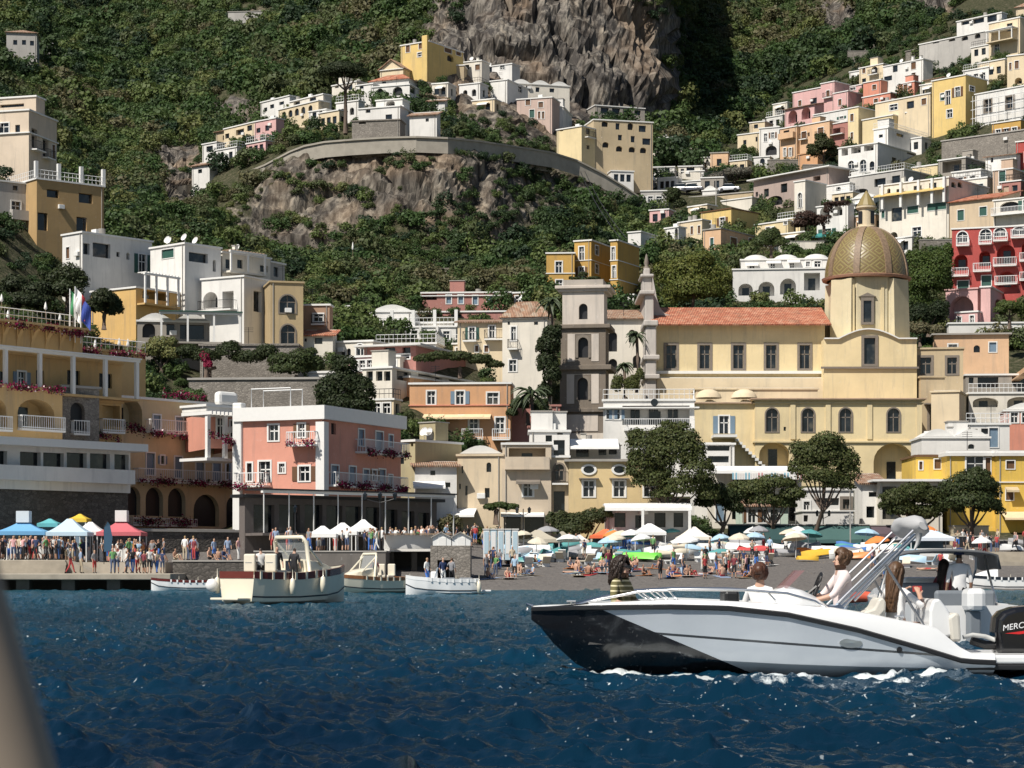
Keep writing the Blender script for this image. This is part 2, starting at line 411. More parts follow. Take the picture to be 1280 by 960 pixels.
def proto(q, nm):
    n = len(q); z = RNG.random((n, 1)); t = np.repeat((.84+.32*z)*(1+.1*(RNG.random((n, 3))-.5)), 4, 0)
    o = np_mesh(nm, q.reshape(-1, 3), np.arange(n*4).reshape(n, 4), [WLEAF], colors=t); COL.objects.unlink(o); PCOL.objects.link(o)
for k in range(12): proto(crown(620, lumpy(RNG, 9, 1.0, .9+.7*RNG.random()), .085, RNG, shell=.74), 'wild_%02d' % k)
def scatter(name, pts, sizes, protos, rng, tints, label):
    n = len(pts); me = bpy.data.meshes.new(name); me.vertices.add(n); me.vertices.foreach_set('co', np.array(pts, np.float32).ravel())
    for nm, tp, arr in (('scl', 'FLOAT', np.array(sizes)), ('rz', 'FLOAT', rng.random(n)*6.28), ('pid', 'INT', rng.integers(0, 12, n))):
        a = me.attributes.new(nm, tp, 'POINT'); a.data.foreach_set('value', arr.astype(np.int32 if tp == 'INT' else np.float32))
    a = me.attributes.new('itint', 'FLOAT_COLOR', 'POINT'); a.data.foreach_set('color', np.concatenate([np.array(tints), np.ones((n, 1))], 1).astype(np.float32).ravel())
    o = bpy.data.objects.new(name, me); COL.objects.link(o)
    g = bpy.data.node_groups.new('scatter', 'GeometryNodeTree'); g.interface.new_socket('Geometry', in_out='INPUT', socket_type='NodeSocketGeometry'); g.interface.new_socket('Geometry', in_out='OUTPUT', socket_type='NodeSocketGeometry')
    gi, go = g.nodes.new('NodeGroupInput'), g.nodes.new('NodeGroupOutput'); ip = g.nodes.new('GeometryNodeInstanceOnPoints'); ci = g.nodes.new('GeometryNodeCollectionInfo'); ci.inputs['Collection'].default_value = PCOL; ci.inputs['Separate Children'].default_value = True; ci.inputs['Reset Children'].default_value = True
    def na(nm, tp): q = g.nodes.new('GeometryNodeInputNamedAttribute'); q.data_type = tp; q.inputs[0].default_value = nm; return q.outputs[0]
    cx = g.nodes.new('ShaderNodeCombineXYZ'); L = g.links.new
    L(gi.outputs[0], ip.inputs['Points']); L(ci.outputs[0], ip.inputs['Instance']); ip.inputs['Pick Instance'].default_value = True; L(na('pid', 'INT'), ip.inputs['Instance Index']); L(na('rz', 'FLOAT'), cx.inputs[2]); L(cx.outputs[0], ip.inputs['Rotation']); L(na('scl', 'FLOAT'), ip.inputs['Scale']); L(ip.outputs[0], go.inputs[0])
    o.modifiers.new('growth', 'NODES').node_group = g
    return tag(o, label, 'trees', kind='stuff')
CLEAR = []
def cell_sample(n, rng, cond, wscreen=1.0):
    ar = np.abs((GPX[:-1, 1:]-GPX[:-1, :-1])*(GP[1:, :-1]-GP[:-1, :-1]))
    ok = cond(GPX[:-1, :-1], GP[:-1, :-1], GY[:-1, :-1], rw[:-1, :-1])
    w = (ar+.02)*ok; w = (w/w.sum()).ravel()
    k = rng.choice(w.size, n, p=w); i, j = np.unravel_index(k, ar.shape)
    u, v = rng.random(n)[:, None], rng.random(n)[:, None]
    p = (P3[i, j]*(1-u)+P3[i, j+1]*u)*(1-v)+(P3[i+1, j]*(1-u)+P3[i+1, j+1]*u)*v
    return p, GPX[i, j]+4*u[:, 0], GP[i, j], GY[i, j], rw[i, j]

AZ, EL = 42.0, 51.0
w = bpy.data.worlds.new('World'); scene.world = w; w.use_nodes = True
nt = w.node_tree; bg = nt.nodes['Background']
sky = nt.nodes.new('ShaderNodeTexSky'); sky.sky_type = 'NISHITA'; sky.sun_disc = False
sky.sun_elevation = R(EL); sky.sun_rotation = R(180+AZ)     # measured from +Y, clockwise seen from above
sky.air_density = 1.0; sky.dust_density = .6; sky.ozone_density = 1.2
nt.links.new(sky.outputs[0], bg.inputs['Color']); bg.inputs['Strength'].default_value = .058
sd = bpy.data.lights.new('sun', 'SUN'); sd.energy = 5.0; sd.angle = R(.55); sd.color = (1, .945, .86)
so = bpy.data.objects.new('sun', sd); COL.objects.link(so)
to_sun = Vector((-math.sin(R(AZ))*math.cos(R(EL)), -math.cos(R(AZ))*math.cos(R(EL)), math.sin(R(EL))))
so.rotation_euler = (-to_sun).to_track_quat('-Z', 'Y').to_euler(); so.location = (-40, -40, 80)
cam = bpy.data.cameras.new('camera'); co_ = bpy.data.objects.new('camera', cam); COL.objects.link(co_)
cam.sensor_width = 36; cam.lens = 36*F/1280; cam.shift_y = (HY-480)/1280
co_.location = (0, 0, CH); co_.rotation_euler = (R(90), 0, 0); cam.clip_start = .1; cam.clip_end = 3000
cam.dof.use_dof = True; cam.dof.focus_distance = 90; cam.dof.aperture_fstop = 16
scene.camera = co_
scene.view_settings.view_transform = 'Standard'; scene.view_settings.look = 'None'; scene.view_settings.exposure = .22; scene.view_settings.gamma = 1
scene.render.resolution_x = 1024; scene.render.resolution_y = 768
scene.cycles.max_bounces = 5; scene.cycles.diffuse_bounces = 2; scene.cycles.glossy_bounces = 2; scene.cycles.transmission_bounces = 3; scene.cycles.transparent_max_bounces = 6
scene.cycles.use_denoising = True
TRIM = {}
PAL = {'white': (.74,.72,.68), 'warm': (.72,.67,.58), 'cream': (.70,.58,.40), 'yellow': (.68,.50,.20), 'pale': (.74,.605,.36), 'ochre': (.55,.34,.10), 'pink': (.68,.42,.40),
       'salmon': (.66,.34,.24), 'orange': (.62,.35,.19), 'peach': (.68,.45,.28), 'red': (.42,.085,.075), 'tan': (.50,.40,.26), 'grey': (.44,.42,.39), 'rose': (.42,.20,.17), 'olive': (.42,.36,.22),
       'stone': None, 'shaded_stone': None, 'bright': (.70,.47,.10), 'coral': (.64,.27,.19), 'dim': (.33,.30,.26)}
def wallmat(c): return STONE_D if c == 'shaded_stone' else STONE if c == 'stone' else plaster(PAL[c] if isinstance(c, str) else c)
STY = {  # depth, frame material, frame width, pane material, arch, mullion
 'w': (.16, FRAME_W, .15, GLASS, 0, 1), 'd': (.16, FRAME_W, .15, GLASS, 0, 1), 'n': (.22, None, 0, GLASS, 0, 0), 't': (.3, FRAME_STONE, .28, GLASS, 0, 1), 'g': (.1, FRAME_W, .1, FRAME_GREEN, 0, 0),
 'b': (.1, FRAME_W, .1, FRAME_BROWN, 0, 0), 'u': (.1, FRAME_W, .12, FRAME_BLUE, 0, 0), 'a': (.2, FRAME_W, .15, GLASS, 1, 1), 'A': (.25, None, 0, GLASS, 1, 1), 'y': (.25, FRAME_STONE, .16, GLASS, 1, 1),
 'l': (1.7, None, 0, None, 1, 0), 'L': (1.7, None, 0, None, 0, 0), 'x': (.45, None, 0, GLASS, 0, 0), 'z': (.5, None, 0, IRON, 1, 0)}
SR = random.Random(77)
class House:
    def __init__(s, name, label, pxs, top, base, r=0, col='white', Y=None, d=None, fnd=4.0, cat='house', group=None, dy=-1.0):
        s.r = R(r); s.col = col; s.wm = wallmat(col)
        right = r >= 0
        c = pxs[1] if (right or len(pxs) == 3) and len(pxs) == 3 else (pxs[1] if right else pxs[0])
        Yc = Y if Y else ground_Y(c, base)+dy
        s.Yc = Yc; C = W(c, base, Yc); s.z0 = C.z; s.h = ZP(top, Yc)-C.z
        ca, sa = math.cos(s.r), math.sin(s.r)
        def solve_front(px, O): k = (px-640)/F; return (k*O.y-O.x)/(ca+k*sa)
        def solve_side(px, P): k = (px-640)/F; return (k*P.y-P.x)/(sa-k*ca)
        s.right = right
        if right:
            s.w = -solve_front(pxs[0], C); s.O = Vector((C.x-s.w*ca, C.y+s.w*sa, C.z)); s.P = C
            s.d = d or (min(30, max(2, solve_side(pxs[2], C))) if len(pxs) == 3 else 8)
            s.fx = (pxs[0], pxs[1]); s.sx = (pxs[1], pxs[-1] if len(pxs) == 3 else pxs[1])
        else:
            f1 = pxs[-1]; s.w = solve_front(f1, C); s.O = C; s.P = C
            s.d = d or (min(30, max(2, solve_side(pxs[0], C))) if len(pxs) == 3 else 8)
            s.fx = (c, f1); s.sx = (pxs[0], c)
        s.ca, s.sa = ca, sa; s.fnd = fnd
        s.shut = SR.choice([FRAME_GREEN, FRAME_BROWN, FRAME_BLUE])
        s.root = empty(name, s.O, -s.r, label, cat, group)
        s.op = {'f': [], 's': []}
        x = [p for p in pxs]; CLEAR.append((min(x)-2, max(x)+2, Yc-1.5, Yc+s.d*ca+2))
    def loc(s, px, py):
        k = (px-640)/F
        if s.fx[0]-.01 <= px <= s.fx[1]+.01 or s.sx[0] == s.sx[1]:
            x = (k*s.O.y-s.O.x)/(s.ca+k*s.sa); Yq = s.O.y-x*s.sa; return 'f', x, ZP(py, Yq)-s.z0, Yq
        t = (k*s.P.y-s.P.x)/(s.sa-k*s.ca); Yq = s.P.y+t*s.ca; return 's', t, ZP(py, Yq)-s.z0, Yq
    def pt(s, face, a, z, dep):
        """dep>0 inwards"""
        if face == 'f': return (a, dep, z)
        return (s.w-dep, a, z) if s.right else (dep, a, z)
    def flen(s, face): return s.w if face == 'f' else s.d
    def win(s, lst):
        for it in lst:
            px, py, wp, hp, st = it[:5]
            f, a0, z1, _ = s.loc(px-wp/2, py-hp/2); f1, a1, z0, _ = s.loc(px+wp/2, py+hp/2)
            fm, am, zm, Ym = s.loc(px, py)
            if f != fm: a0 = am-(a1-am)
            if f1 != fm: a1 = am+(am-a0)
            a0, a1 = min(a0, a1), max(a0, a1)
            hz = hp/F*Ym/2
            s.op[fm].append([a0, zm-hz, a1, zm+hz, st])
        return s
    def grid(s, face, nc, nr, st, lo=.0, hi=1.0, m=.08, ww=.95, hh=1.35, z0=.0, z1=1.0):
        L = s.flen(face); fh = s.h*(z1-z0)/nr
        for i in range(nc):
            for j in range(nr):
                a = L*(lo+(hi-lo)*(m+(1-2*m)*(i+.5)/nc)); z = s.h*z0+fh*(j+.5)
                w_, h_ = min(ww, L*(hi-lo)/nc*.6), min(hh, fh*.62)
                if st in 'd': h_ = min(2.1, fh*.75); z = s.h*z0+fh*j+h_/2+.1*fh
                if st in 'lL': w_ = L*(hi-lo)*(1-2*m)/nc*.8; h_ = fh*.72
                s.op[face].append([a-w_/2, z-h_/2, a+w_/2, z+h_/2, st])
        return s
    def walls(s, roof='flat', cap=None, over=.15, capt=.2, rise=1.6, tile=None, ridge='hip', axis='x'):
        mb = MB().mat(s.wm)
        for face in 'fs':
            L = s.flen(face); ops = []
            for o in s.op[face]:
                a0, z0, a1, z1, st = o
                a0 = max(.12, a0); a1 = min(L-.12, a1); z1 = min(z1, s.h-.08); z0 = max(z0, -s.fnd+.2)
                if a1-a0 < .12 or z1-z0 < .15: continue
                if any(not (a1 <= q[0]+.02 or a0 >= q[2]-.02 or z1 <= q[1]+.02 or z0 >= q[3]-.02) for q in ops): continue
                ops.append((a0, z0, a1, z1, st))
            xs = sorted({0, L, *[q[0] for q in ops], *[q[2] for q in ops]}); zs = sorted({-s.fnd, s.h, *[q[1] for q in ops], *[q[3] for q in ops]})
            P = lambda a, z, dp=0: s.pt(face, a, z, dp)
            for i in range(len(xs)-1):
                for j in range(len(zs)-1):
                    cx, cz = (xs[i]+xs[i+1])/2, (zs[j]+zs[j+1])/2
                    if any(q[0] < cx < q[2] and q[1] < cz < q[3] for q in ops): continue
                    mb.poly([P(xs[i], zs[j]), P(xs[i+1], zs[j]), P(xs[i+1], zs[j+1]), P(xs[i], zs[j+1])])
            for (a0, z0, a1, z1, st) in ops:
                dp, fm, fw, pm, arch, mul = STY[st]
                wd = a1-a0; am = (a0+a1)/2
                if arch:
                    rise_ = min(wd/2, (z1-z0)*.5); zs_ = z1-rise_; n = 10
                    curve = [(am-wd/2*math.cos(math.pi*i/n), zs_+rise_*math.sin(math.pi*i/n)) for i in range(n+1)]
                    for i in range(n):
                        (x0, y0), (x1, y1) = curve[i], curve[i+1]
                        mb.poly([P(x0, y0), P(x1, y1), P(x1, z1), P(x0, z1)])
                    outline = [(a0, z0), (a1, z0)]+curve[::-1]
                else: outline = [(a0, z0), (a1, z0), (a1, z1), (a0, z1)]
                m = len(outline)
                for i in range(m):
                    (x0, y0), (x1, y1) = outline[i], outline[(i+1) % m]
                    if abs(x0-x1)+abs(y0-y1) < 1e-5: continue
                    mb.poly([P(x0, y0), P(x1, y1), P(x1, y1, dp), P(x0, y0, dp)])
                if st in 'lL':
                    lg = MB().mat(s.wm); lg.poly([P(x, y, dp) for x, y in outline]); lo = lg.build('loggia', s.root)
                    dr = MB(); hw = min(.5, wd*.3); zt = min(z0+2.1, z0+(z1-z0)*.75)
                    dr.add([P(am-hw, z0+.1, dp-.06), P(am+hw, z0+.1, dp-.06), P(am+hw, zt, dp-.06), P(am-hw, zt, dp-.06), P(am-hw, z0+.1, dp-.02), P(am+hw, z0+.1, dp-.02), P(am+hw, zt, dp-.02), P(am-hw, zt, dp-.02)],
                           [(0,1,2,3),(0,4,5,1),(1,5,6,2),(2,6,7,3),(3,7,4,0)])
                    dr.build('door', lo, m=GLASS)
                    continue
                pane = MB().mat(pm); pane.poly([P(x, y, dp) for x, y in outline])
                if fm is None:
                    pane.build('window', s.root); continue
                fr = MB().mat(fm)
                out = []
                for (x, y) in outline:
                    vx, vy = x-am, y-(z0+z1)/2
                    if arch and y > z1-rise_-1e-6:
                        q = Vector((x-am, y-(z1-rise_))); q = q.normalized()*fw if q.length > 1e-6 else Vector((0, fw)); out.append((x+q.x, y+q.y))
                    else: out.append((x+(fw if vx > 0 else -fw), y+((fw if vy > 0 else (-fw*.8 if st != 'd' else -.001)))))
                pr = -.06
                for i in range(m):
                    j = (i+1) % m
                    if abs(outline[i][0]-outline[j][0])+abs(outline[i][1]-outline[j][1]) < 1e-5: continue
                    fr.poly([P(*outline[i], pr), P(*outline[j], pr), P(*out[j], pr), P(*out[i], pr)])
                    fr.poly([P(*out[i], pr), P(*out[j], pr), P(*out[j], .01), P(*out[i], .01)])
                    fr.poly([P(*outline[i], pr), P(*outline[j], pr), P(*outline[j], dp*.5), P(*outline[i], dp*.5)])
                if mul and wd > .5:
                    t = .05; zt = z1-.02 if not arch else z1-.05
                    for (u0, v0, u1, v1) in ((am-t, z0, am+t, zt), (a0, z0+(z1-z0)*.62-t, a1, z0+(z1-z0)*.62+t), (a0, z0, a0+.08, z1-(rise_ if arch else 0)), (a1-.08, z0, a1, z1-(rise_ if arch else 0))):
                        fr.poly([P(u0, v0, dp-.03), P(u1, v0, dp-.03), P(u1, v1, dp-.03), P(u0, v1, dp-.03)])
                fo = fr.build('window', s.root); pane.build('pane' if pm is GLASS else 'shutter', fo)
                if st in 'wd' and SR.random() < .3 and wd < 1.5 and s.h > 2:
                    sm = s.shut
                    for e0, e1 in ((a0-fw-wd*.5, a0-fw), (a1+fw, a1+fw+wd*.5)):
                        if e0 < .1 or e1 > L-.1: continue
                        sb_ = MB(); p, q = P(e0, z0, -.07), P(e1, z1, -.012); sb_.box(p[0], p[1], p[2], q[0], q[1], q[2]); sb_.build('shutter', fo, m=sm)
        f = -s.fnd
        xo = 0 if s.right else s.w
        mb.poly([(xo, 0, f), (xo, s.d, f), (xo, s.d, s.h), (xo, 0, s.h)])
        mb.poly([(0, s.d, f), (s.w, s.d, f), (s.w, s.d, s.h), (0, s.d, s.h)])
        mb.build('wall', s.root)
        s.roof(roof, cap, over, capt, rise, tile, axis)
        return s
    def roof(s, kind, cap, over, capt, rise, tile, axis):
        if kind == 'none': return
        w, d, h = s.w, s.d, s.h
        if kind in ('flat', 'vault', 'dome'):
            mb = MB().mat(cap or FRAME_W if cap != 'self' else s.wm); ov = over
            mb.box(-ov, -ov, h, w+ov, d+ov, h+capt)
            mb.mat(ROOFWHITE if (sum(PAL.get(s.col) or (.3,.3,.3)) > 1.5) else ROOFGREY); mb.box(.3, .3, h+capt+.004, w-.3, d-.3, h+capt+.06)
            if kind == 'vault':
                n = max(1, round(w/4.5)); mb.mat(ROOFWHITE)
                for i in range(n):
                    x0, x1 = w*i/n+.15, w*(i+1)/n-.15; secs = []
                    for yy in (.25, d-.25): secs.append([(x0+(x1-x0)*k/8, yy, h+capt+.05+.75*math.sin(math.pi*k/8)) for k in range(9)])
                    mb.loft(secs); mb.poly(secs[0]); mb.poly(secs[1])
            if kind == 'dome':
                n = max(1, round(w/5)); mb.mat(ROOFWHITE)
                for i in range(n):
                    prof = [(1, 0), (.92, .25), (.75, .5), (.5, .7), (.25, .8), (.001, .84)]
                    mb.lathe([(q*w/n*.46, z*1.1) for q, z in prof], 14, (w*(i+.5)/n, d/2, h+capt+.05), 1, d*.46/(w/n*.46))
            mb.build('roof', s.root, smooth=kind != 'flat', angle=35)
            return
        ov = over+.25; T = tile or TERRA_OLD
        x0, x1, y0, y1 = -ov, w+ov, -ov, d+ov
        if kind == 'hip':
            ins = min(w, d)/2
            r0, r1 = ((x0+ins+ov, (y0+y1)/2), (x1-ins-ov, (y0+y1)/2)) if w >= d else (((x0+x1)/2, y0+ins+ov), ((x0+x1)/2, y1-ins-ov))
            A, B_, C_, D_ = (x0, y0, h), (x1, y0, h), (x1, y1, h), (x0, y1, h); E, G_ = (*r0, h+rise), (*r1, h+rise)
            faces = [[A, B_, G_, E], [C_, D_, E, G_], [D_, A, E], [B_, C_, G_]] if w >= d else [[A, B_, E], [B_, C_, G_, E], [C_, D_, G_], [D_, A, E, G_]]
        elif kind == 'gable':   # ridge along x
            A, B_, C_, D_ = (x0, y0, h), (x1, y0, h), (x1, y1, h), (x0, y1, h); m = (y0+y1)/2
            if axis == 'x': E, G_ = (x0, m, h+rise), (x1, m, h+rise); faces = [[A, B_, G_, E], [C_, D_, E, G_]]; ends = [[(0, 0, h), (0, d, h), (0, m, h+rise-.1)], [(w, 0, h), (w, d, h), (w, m, h+rise-.1)]]
            else:
                m = (x0+x1)/2; E, G_ = (m, y0, h+rise), (m, y1, h+rise); faces = [[A, E, G_, D_], [B_, C_, G_, E]]; ends = [[(0, 0, h), (w, 0, h), (m, 0, h+rise-.1)], [(0, d, h), (w, d, h), (m, d, h+rise-.1)]]
            mb = MB().mat(s.wm)
            for e in ends: mb.poly(e)
            mb.build('gable', s.root)
        else:   # shed, high at the back
            faces = [[(x0, y0, h), (x1, y0, h), (x1, y1, h+rise), (x0, y1, h+rise)]]
            mb = MB().mat(s.wm); mb.poly([(0, 0, h), (0, d, h), (0, d, h+rise*.95)]); mb.poly([(w, 0, h), (w, d, h), (w, d, h+rise*.95)]); mb.poly([(0, d, h), (w, d, h), (w, d, h+rise*.95), (0, d, h+rise*.95)]); mb.build('gable', s.root)
        mb = MB().mat(T); uvs = []
        for f in faces:
            a, b_ = Vector(f[0]), Vector(f[1]); e = (b_-a); e.z = 0; e.normalize()
            nn = (Vector(f[1])-a).cross(Vector(f[2])-a).normalized(); up = nn.cross(e).normalized()
            mb.poly(f); uvs.append([((Vector(p)-a).dot(e), (Vector(p)-a).dot(up)) for p in f])
        o = mb.build('roof', s.root); uv = o.data.uv_layers.new(name='UVMap'); k = 0
        for f in uvs:
            for q in f: uv.data[k].uv = q; k += 1
        md = o.modifiers.new('thickness', 'SOLIDIFY'); md.thickness = .14; md.offset = -1
        if kind != 'shed':
            MB().box(-ov*.6, -ov*.6, h-.16, w+ov*.6, d+ov*.6, h-.02).build('cornice', s.root, m=FRAME_W)
    def band(s, py, hp=1.5, proud=.12, m=None, name='cornice', face='f', px=None):
        f, a, z, Yq = s.loc(px or (s.fx[0]+s.fx[1])/2, py); L = s.flen('f'); hh = hp/F*Yq; mb = MB()
        mb.box(-proud, -proud, z-hh, L+proud, s.d+proud, z); mb.build(name, s.root, m=m or FRAME_W); return s
    def balcony(s, px0, px1, py, depth=.9, rail='iron', hr=1.0, slab=None, thick=.16):
        f, a0, z, Y0 = s.loc(px0, py); f1, a1, z1, _ = s.loc(px1, py); fm, am, zm, Ym = s.loc((px0+px1)/2, py)
        if f != fm: a0 = 0
        if f1 != fm: a1 = 0
        a0, a1 = min(a0, a1), max(a0, a1); z = zm
        P = lambda a, zz, dp: s.pt(fm, a, zz, dp)
        def bx(mb, aa, ab, da, db, za, zb):
            p, q = P(aa, za, da), P(ab, zb, db); mb.box(p[0], p[1], p[2], q[0], q[1], q[2])
        mb = MB(); bx(mb, a0, a1, -depth, -.003, z-thick, z)
        if rail == 'solid': bx(mb, a0+.01, a1-.01, -depth+.01, -depth+.14, z, z+hr); bx(mb, a0+.01, a0+.14, -depth+.15, -.01, z, z+hr); bx(mb, a1-.14, a1-.01, -depth+.15, -.01, z, z+hr)
        o = mb.build('balcony', s.root, m=slab or (s.wm if rail == 'solid' else FRAME_W))
        if rail != 'solid':
            rb = MB(); m = IRON if rail == 'iron' else RAIL_W; t = .022 if rail == 'iron' else .035
            for zz in (z+.08, z+hr): bx(rb, a0, a1, -depth, -depth+2*t, zz, zz+2*t)
            for e in (a0, a1-2*t): bx(rb, e, e+2*t, -depth+2*t, 0, z+hr, z+hr+2*t)
            n = max(2, int((a1-a0)/(.17 if rail == 'iron' else .22)))
            for i in range(n+1):
                a = a0+(a1-a0-t)*i/n; bx(rb, a, a+t, -depth+.004, -depth+t, z, z+hr)
            for e in (a0, a1-t):
                for i in range(1, 4): bx(rb, e, e+t, -depth+depth*i/4, -depth+depth*i/4+t, z, z+hr)
            rb.build('railing', o, m=m)
        return s
    def awning(s, px0, px1, py, depth=1.2, drop=.55, m=None, val=.2):
        f, a0, z, Y0 = s.loc(px0, py); f1, a1, _, _ = s.loc(px1, py); fm, am, z, Ym = s.loc((px0+px1)/2, py)
        if f != fm: a0 = 0
        if f1 != fm: a1 = 0
        P = lambda a, zz, dp: s.pt(fm, a, zz, dp)
        a0, a1 = min(a0, a1), max(a0, a1); mb = MB().mat(m or CLOTH_W); t = .03
        n = max(2, int((a1-a0)/.8))
        top = [P(a0+(a1-a0)*i/n, z, -.03) for i in range(n+1)]; bot = [P(a0+(a1-a0)*i/n, z-drop-(.04 if i % 2 else 0), -depth) for i in range(n+1)]
        val_ = [P(a0+(a1-a0)*i/n, z-drop-val, -depth-.01) for i in range(n+1)]
        mb.loft([top, bot, val_]); o = mb.build('awning', s.root)
        md = o.modifiers.new('t', 'SOLIDIFY'); md.thickness = .03
        return s
    def rail(s, px0=None, px1=None, rail='white', z=None, hr=1.0, posts=0):
        """railing round the roof terrace"""
        m = {'white': RAIL_W, 'iron': IRON}[rail]; mb = MB(); z = (z if z is not None else s.h+.2); t = .035
        pts = [((0, .05), (s.w, .05)), ((s.w-.05, .05), (s.w-.05, s.d)) if s.right else ((.05, .05), (.05, s.d))]
        for (p, q) in pts:
            L = math.hypot(q[0]-p[0], q[1]-p[1]); n = max(2, int(L/.5))
            for zz in (z+hr, z+hr*.5): mb.tube([(p[0], p[1], zz), (q[0], q[1], zz)], t, 4)
            for i in range(n+1):
                u = i/n; mb.tube([(p[0]+(q[0]-p[0])*u, p[1]+(q[1]-p[1])*u, z), (p[0]+(q[0]-p[0])*u, p[1]+(q[1]-p[1])*u, z+hr)], t*.7, 4)
        mb.build('railing', s.root, m=m)
        if posts:
            for i in range(posts):
                x = s.w*(i+.0)/max(1, posts-1); MB().box(x-.2, -.02, z, x+.2, .38, z+2.0).build('pillar', s.root, m=FRAME_W)
        return s
    def clutter(s, n=3, seed=0, kinds='dcaht'):
        rg = random.Random(seed+int(s.Yc*10)); z = s.h+.25
        for i in range(n):
            x, y = rg.uniform(.8, max(.9, s.w-.8)), rg.uniform(.6, max(.7, min(s.d-.8, 4))); k = rg.choice(kinds); mb = MB()
            if k == 'd':
                mb.mat(FRAME_W); mb.tube([(x, y, z), (x, y, z+.7)], .03, 5); q = MB()
                mb.lathe([(.001, -.12), (.2, -.08), (.35, -.02), (.45, .08)], 12)
                n0 = len(mb.v)-12*4
                Mx = Matrix.Translation((x, y-.1, z+.8)) @ Matrix.Rotation(R(65), 4, 'X')
                for q in range(n0, len(mb.v)): mb.v[q] = tuple(Mx @ Vector(mb.v[q]))
                mb.build('satellite_dish', s.root)
            elif k == 'c': mb.mat(s.wm).box(x-.25, y-.25, z-.1, x+.25, y+.25, z+.9).mat(ROOFGREY).box(x-.32, y-.32, z+.9, x+.32, y+.32, z+1.0); mb.build('chimney', s.root)
            elif k == 'a': mb.box(x-.45, y-.2, z-.05, x+.45, y+.2, z+.6); mb.build('air_conditioner', s.root, m=FRAME_W, bevel=.03)
            elif k == 'h': mb.mat(s.wm).box(x-1.0, y, z-.1, x+1.0, y+1.8, z+1.7).mat(ROOFGREY).box(x-1.1, y-.1, z+1.7, x+1.1, y+1.9, z+1.8); mb.build('roof_hut', s.root)
            elif k == 't': mb.mat(ROOFGREY).tube([(x, y, z-.05), (x, y, z+.8)], .4, 12); mb.build('water_tank', s.root)
        return s
    def pergola(s, px0, px1, ptop, pbot, depth=3, n=4, roofm=None, slats=True, name='pergola', pw=.2):
        f, a0, zt, _ = s.loc(px0, ptop); f1, a1, zb, _ = s.loc(px1, pbot); fm, am, zt, Ym = s.loc((px0+px1)/2, ptop); zb = ZP(pbot, Ym)-s.z0
        if f != fm: a0 = 0
        if f1 != fm: a1 = 0
        P = lambda a, zz, dp: s.pt(fm, a, zz, dp)
        a0, a1 = min(a0, a1), max(a0, a1)
        def bx(mb, aa, ab, da, db, za, zb_):
            p, q = P(aa, za, da), P(ab, zb_, db); mb.box(p[0], p[1], p[2], q[0], q[1], q[2])
        mb = MB().mat(FRAME_W)
        for i in range(n):
            a = a0+(a1-a0-pw)*i/max(1, n-1); bx(mb, a, a+pw, -depth, -depth+pw, zb, zt)
        bx(mb, a0-.1, a1+.1, -depth-.05, -depth+.25, zt, zt+.22)
        o = mb.build(name, s.root)
        r = MB().mat(roofm or WOOD)
        if slats:
            for i in range(int((a1-a0)/.5)+1):
                a = a0+i*.5; bx(r, a, a+.1, -depth-.15, 0, zt+.22, zt+.32)
        else: bx(r, a0-.15, a1+.15, -depth-.2, -.01, zt+.224, zt+.34)
        r.build('canopy', o)
        fl = MB(); bx(fl, a0-.1, a1+.1, -depth, -.006, zb-.2, zb); fl.build('terrace', o, m=s.wm)
        return s
def H(label, pxs, top, base, r=0, col='white', name='house', win=None, grid=None, roof='flat', cap=None, clut=0, **k):
    kw = {q: k.pop(q) for q in ('Y', 'd', 'fnd', 'cat', 'group', 'dy') if q in k}
    h = House(name, label, pxs, top, base, r, col, **kw)
    if win: h.win(win)
    for g in grid or []: h.grid(*g[:4], **(g[4] if len(g) > 4 else {}))
    h.walls(roof, cap, **k)
    if clut: h.clutter(clut, len(label))
    if h.h > 2.5 and h.w > 2.5:
        x = h.w-.35 if SR.random() < .5 else .3; MB().tube([(x, -.07, -h.fnd), (x, -.07, h.h-.05)], .05, 5).build('drainpipe', h.root, m=ROOFGREY)
        if SR.random() < .35: y = SR.uniform(.3, .8)*h.h; x = SR.uniform(.25, .7)*h.w; MB().box(x, -.36, y, x+.75, -.005, y+.5).build('air_conditioner', h.root, m=FRAME_W, bevel=.03)
        if SR.random() < .5: x = SR.uniform(.2, .8)*h.w; q_ = MB().tube([(x, 2, h.h), (x, 2, h.h+2.2)], .03, 4); [q_.tube([(x-.5, 2, h.h+2.1-.2*k), (x+.5, 2, h.h+2.1-.2*k)], .02, 3) for k in range(3)]; q_.build('aerial', h.root, m=IRON)
    return h
q = 46
H('white villa with a glazed upper terrace, highest house on the right slope', (1196,1252,1258), 16, 36, q, 'white', win=[(1208,27,13,7,'x'),(1223,25,14,8,'x'),(1240,23,12,8,'n')], clut=1)
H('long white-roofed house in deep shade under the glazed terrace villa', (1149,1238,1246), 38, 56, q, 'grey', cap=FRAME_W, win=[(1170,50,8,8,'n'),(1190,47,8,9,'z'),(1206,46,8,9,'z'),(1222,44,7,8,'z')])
h = H('cream house with a sloping canvas canopy at the upper right edge', (1236,1275,1310), 22, 72, q, 'cream', win=[(1246,60,6,9,'w'),(1262,34,7,10,'n'),(1285,45,8,10,'n')], clut=1)
h.pergola(1240,1272,40,52,2,3,CLOTH_W,False)
H('small cream block with a pitched roof on the top right skyline', (1270,1285,1310), 8, 22, 30, 'cream', roof='hip', rise=1.2)
H('cream house with a rounded roofline at the far right below the canopy', (1259,1300,1330), 66, 108, 30, 'cream', win=[(1263,83,3,9,'b'),(1271,81,5,10,'b'),(1273,101,9,8,'l')], roof='dome')
H('white house with black shutters, topmost of the coral cluster', (1104,1154,1166), 74, 106, q, 'white', win=[(1119,86,6,8,'n'),(1142,82,6,9,'b'),(1142,94,5,6,'b'),(1110,98,10,6,'n')], clut=3)
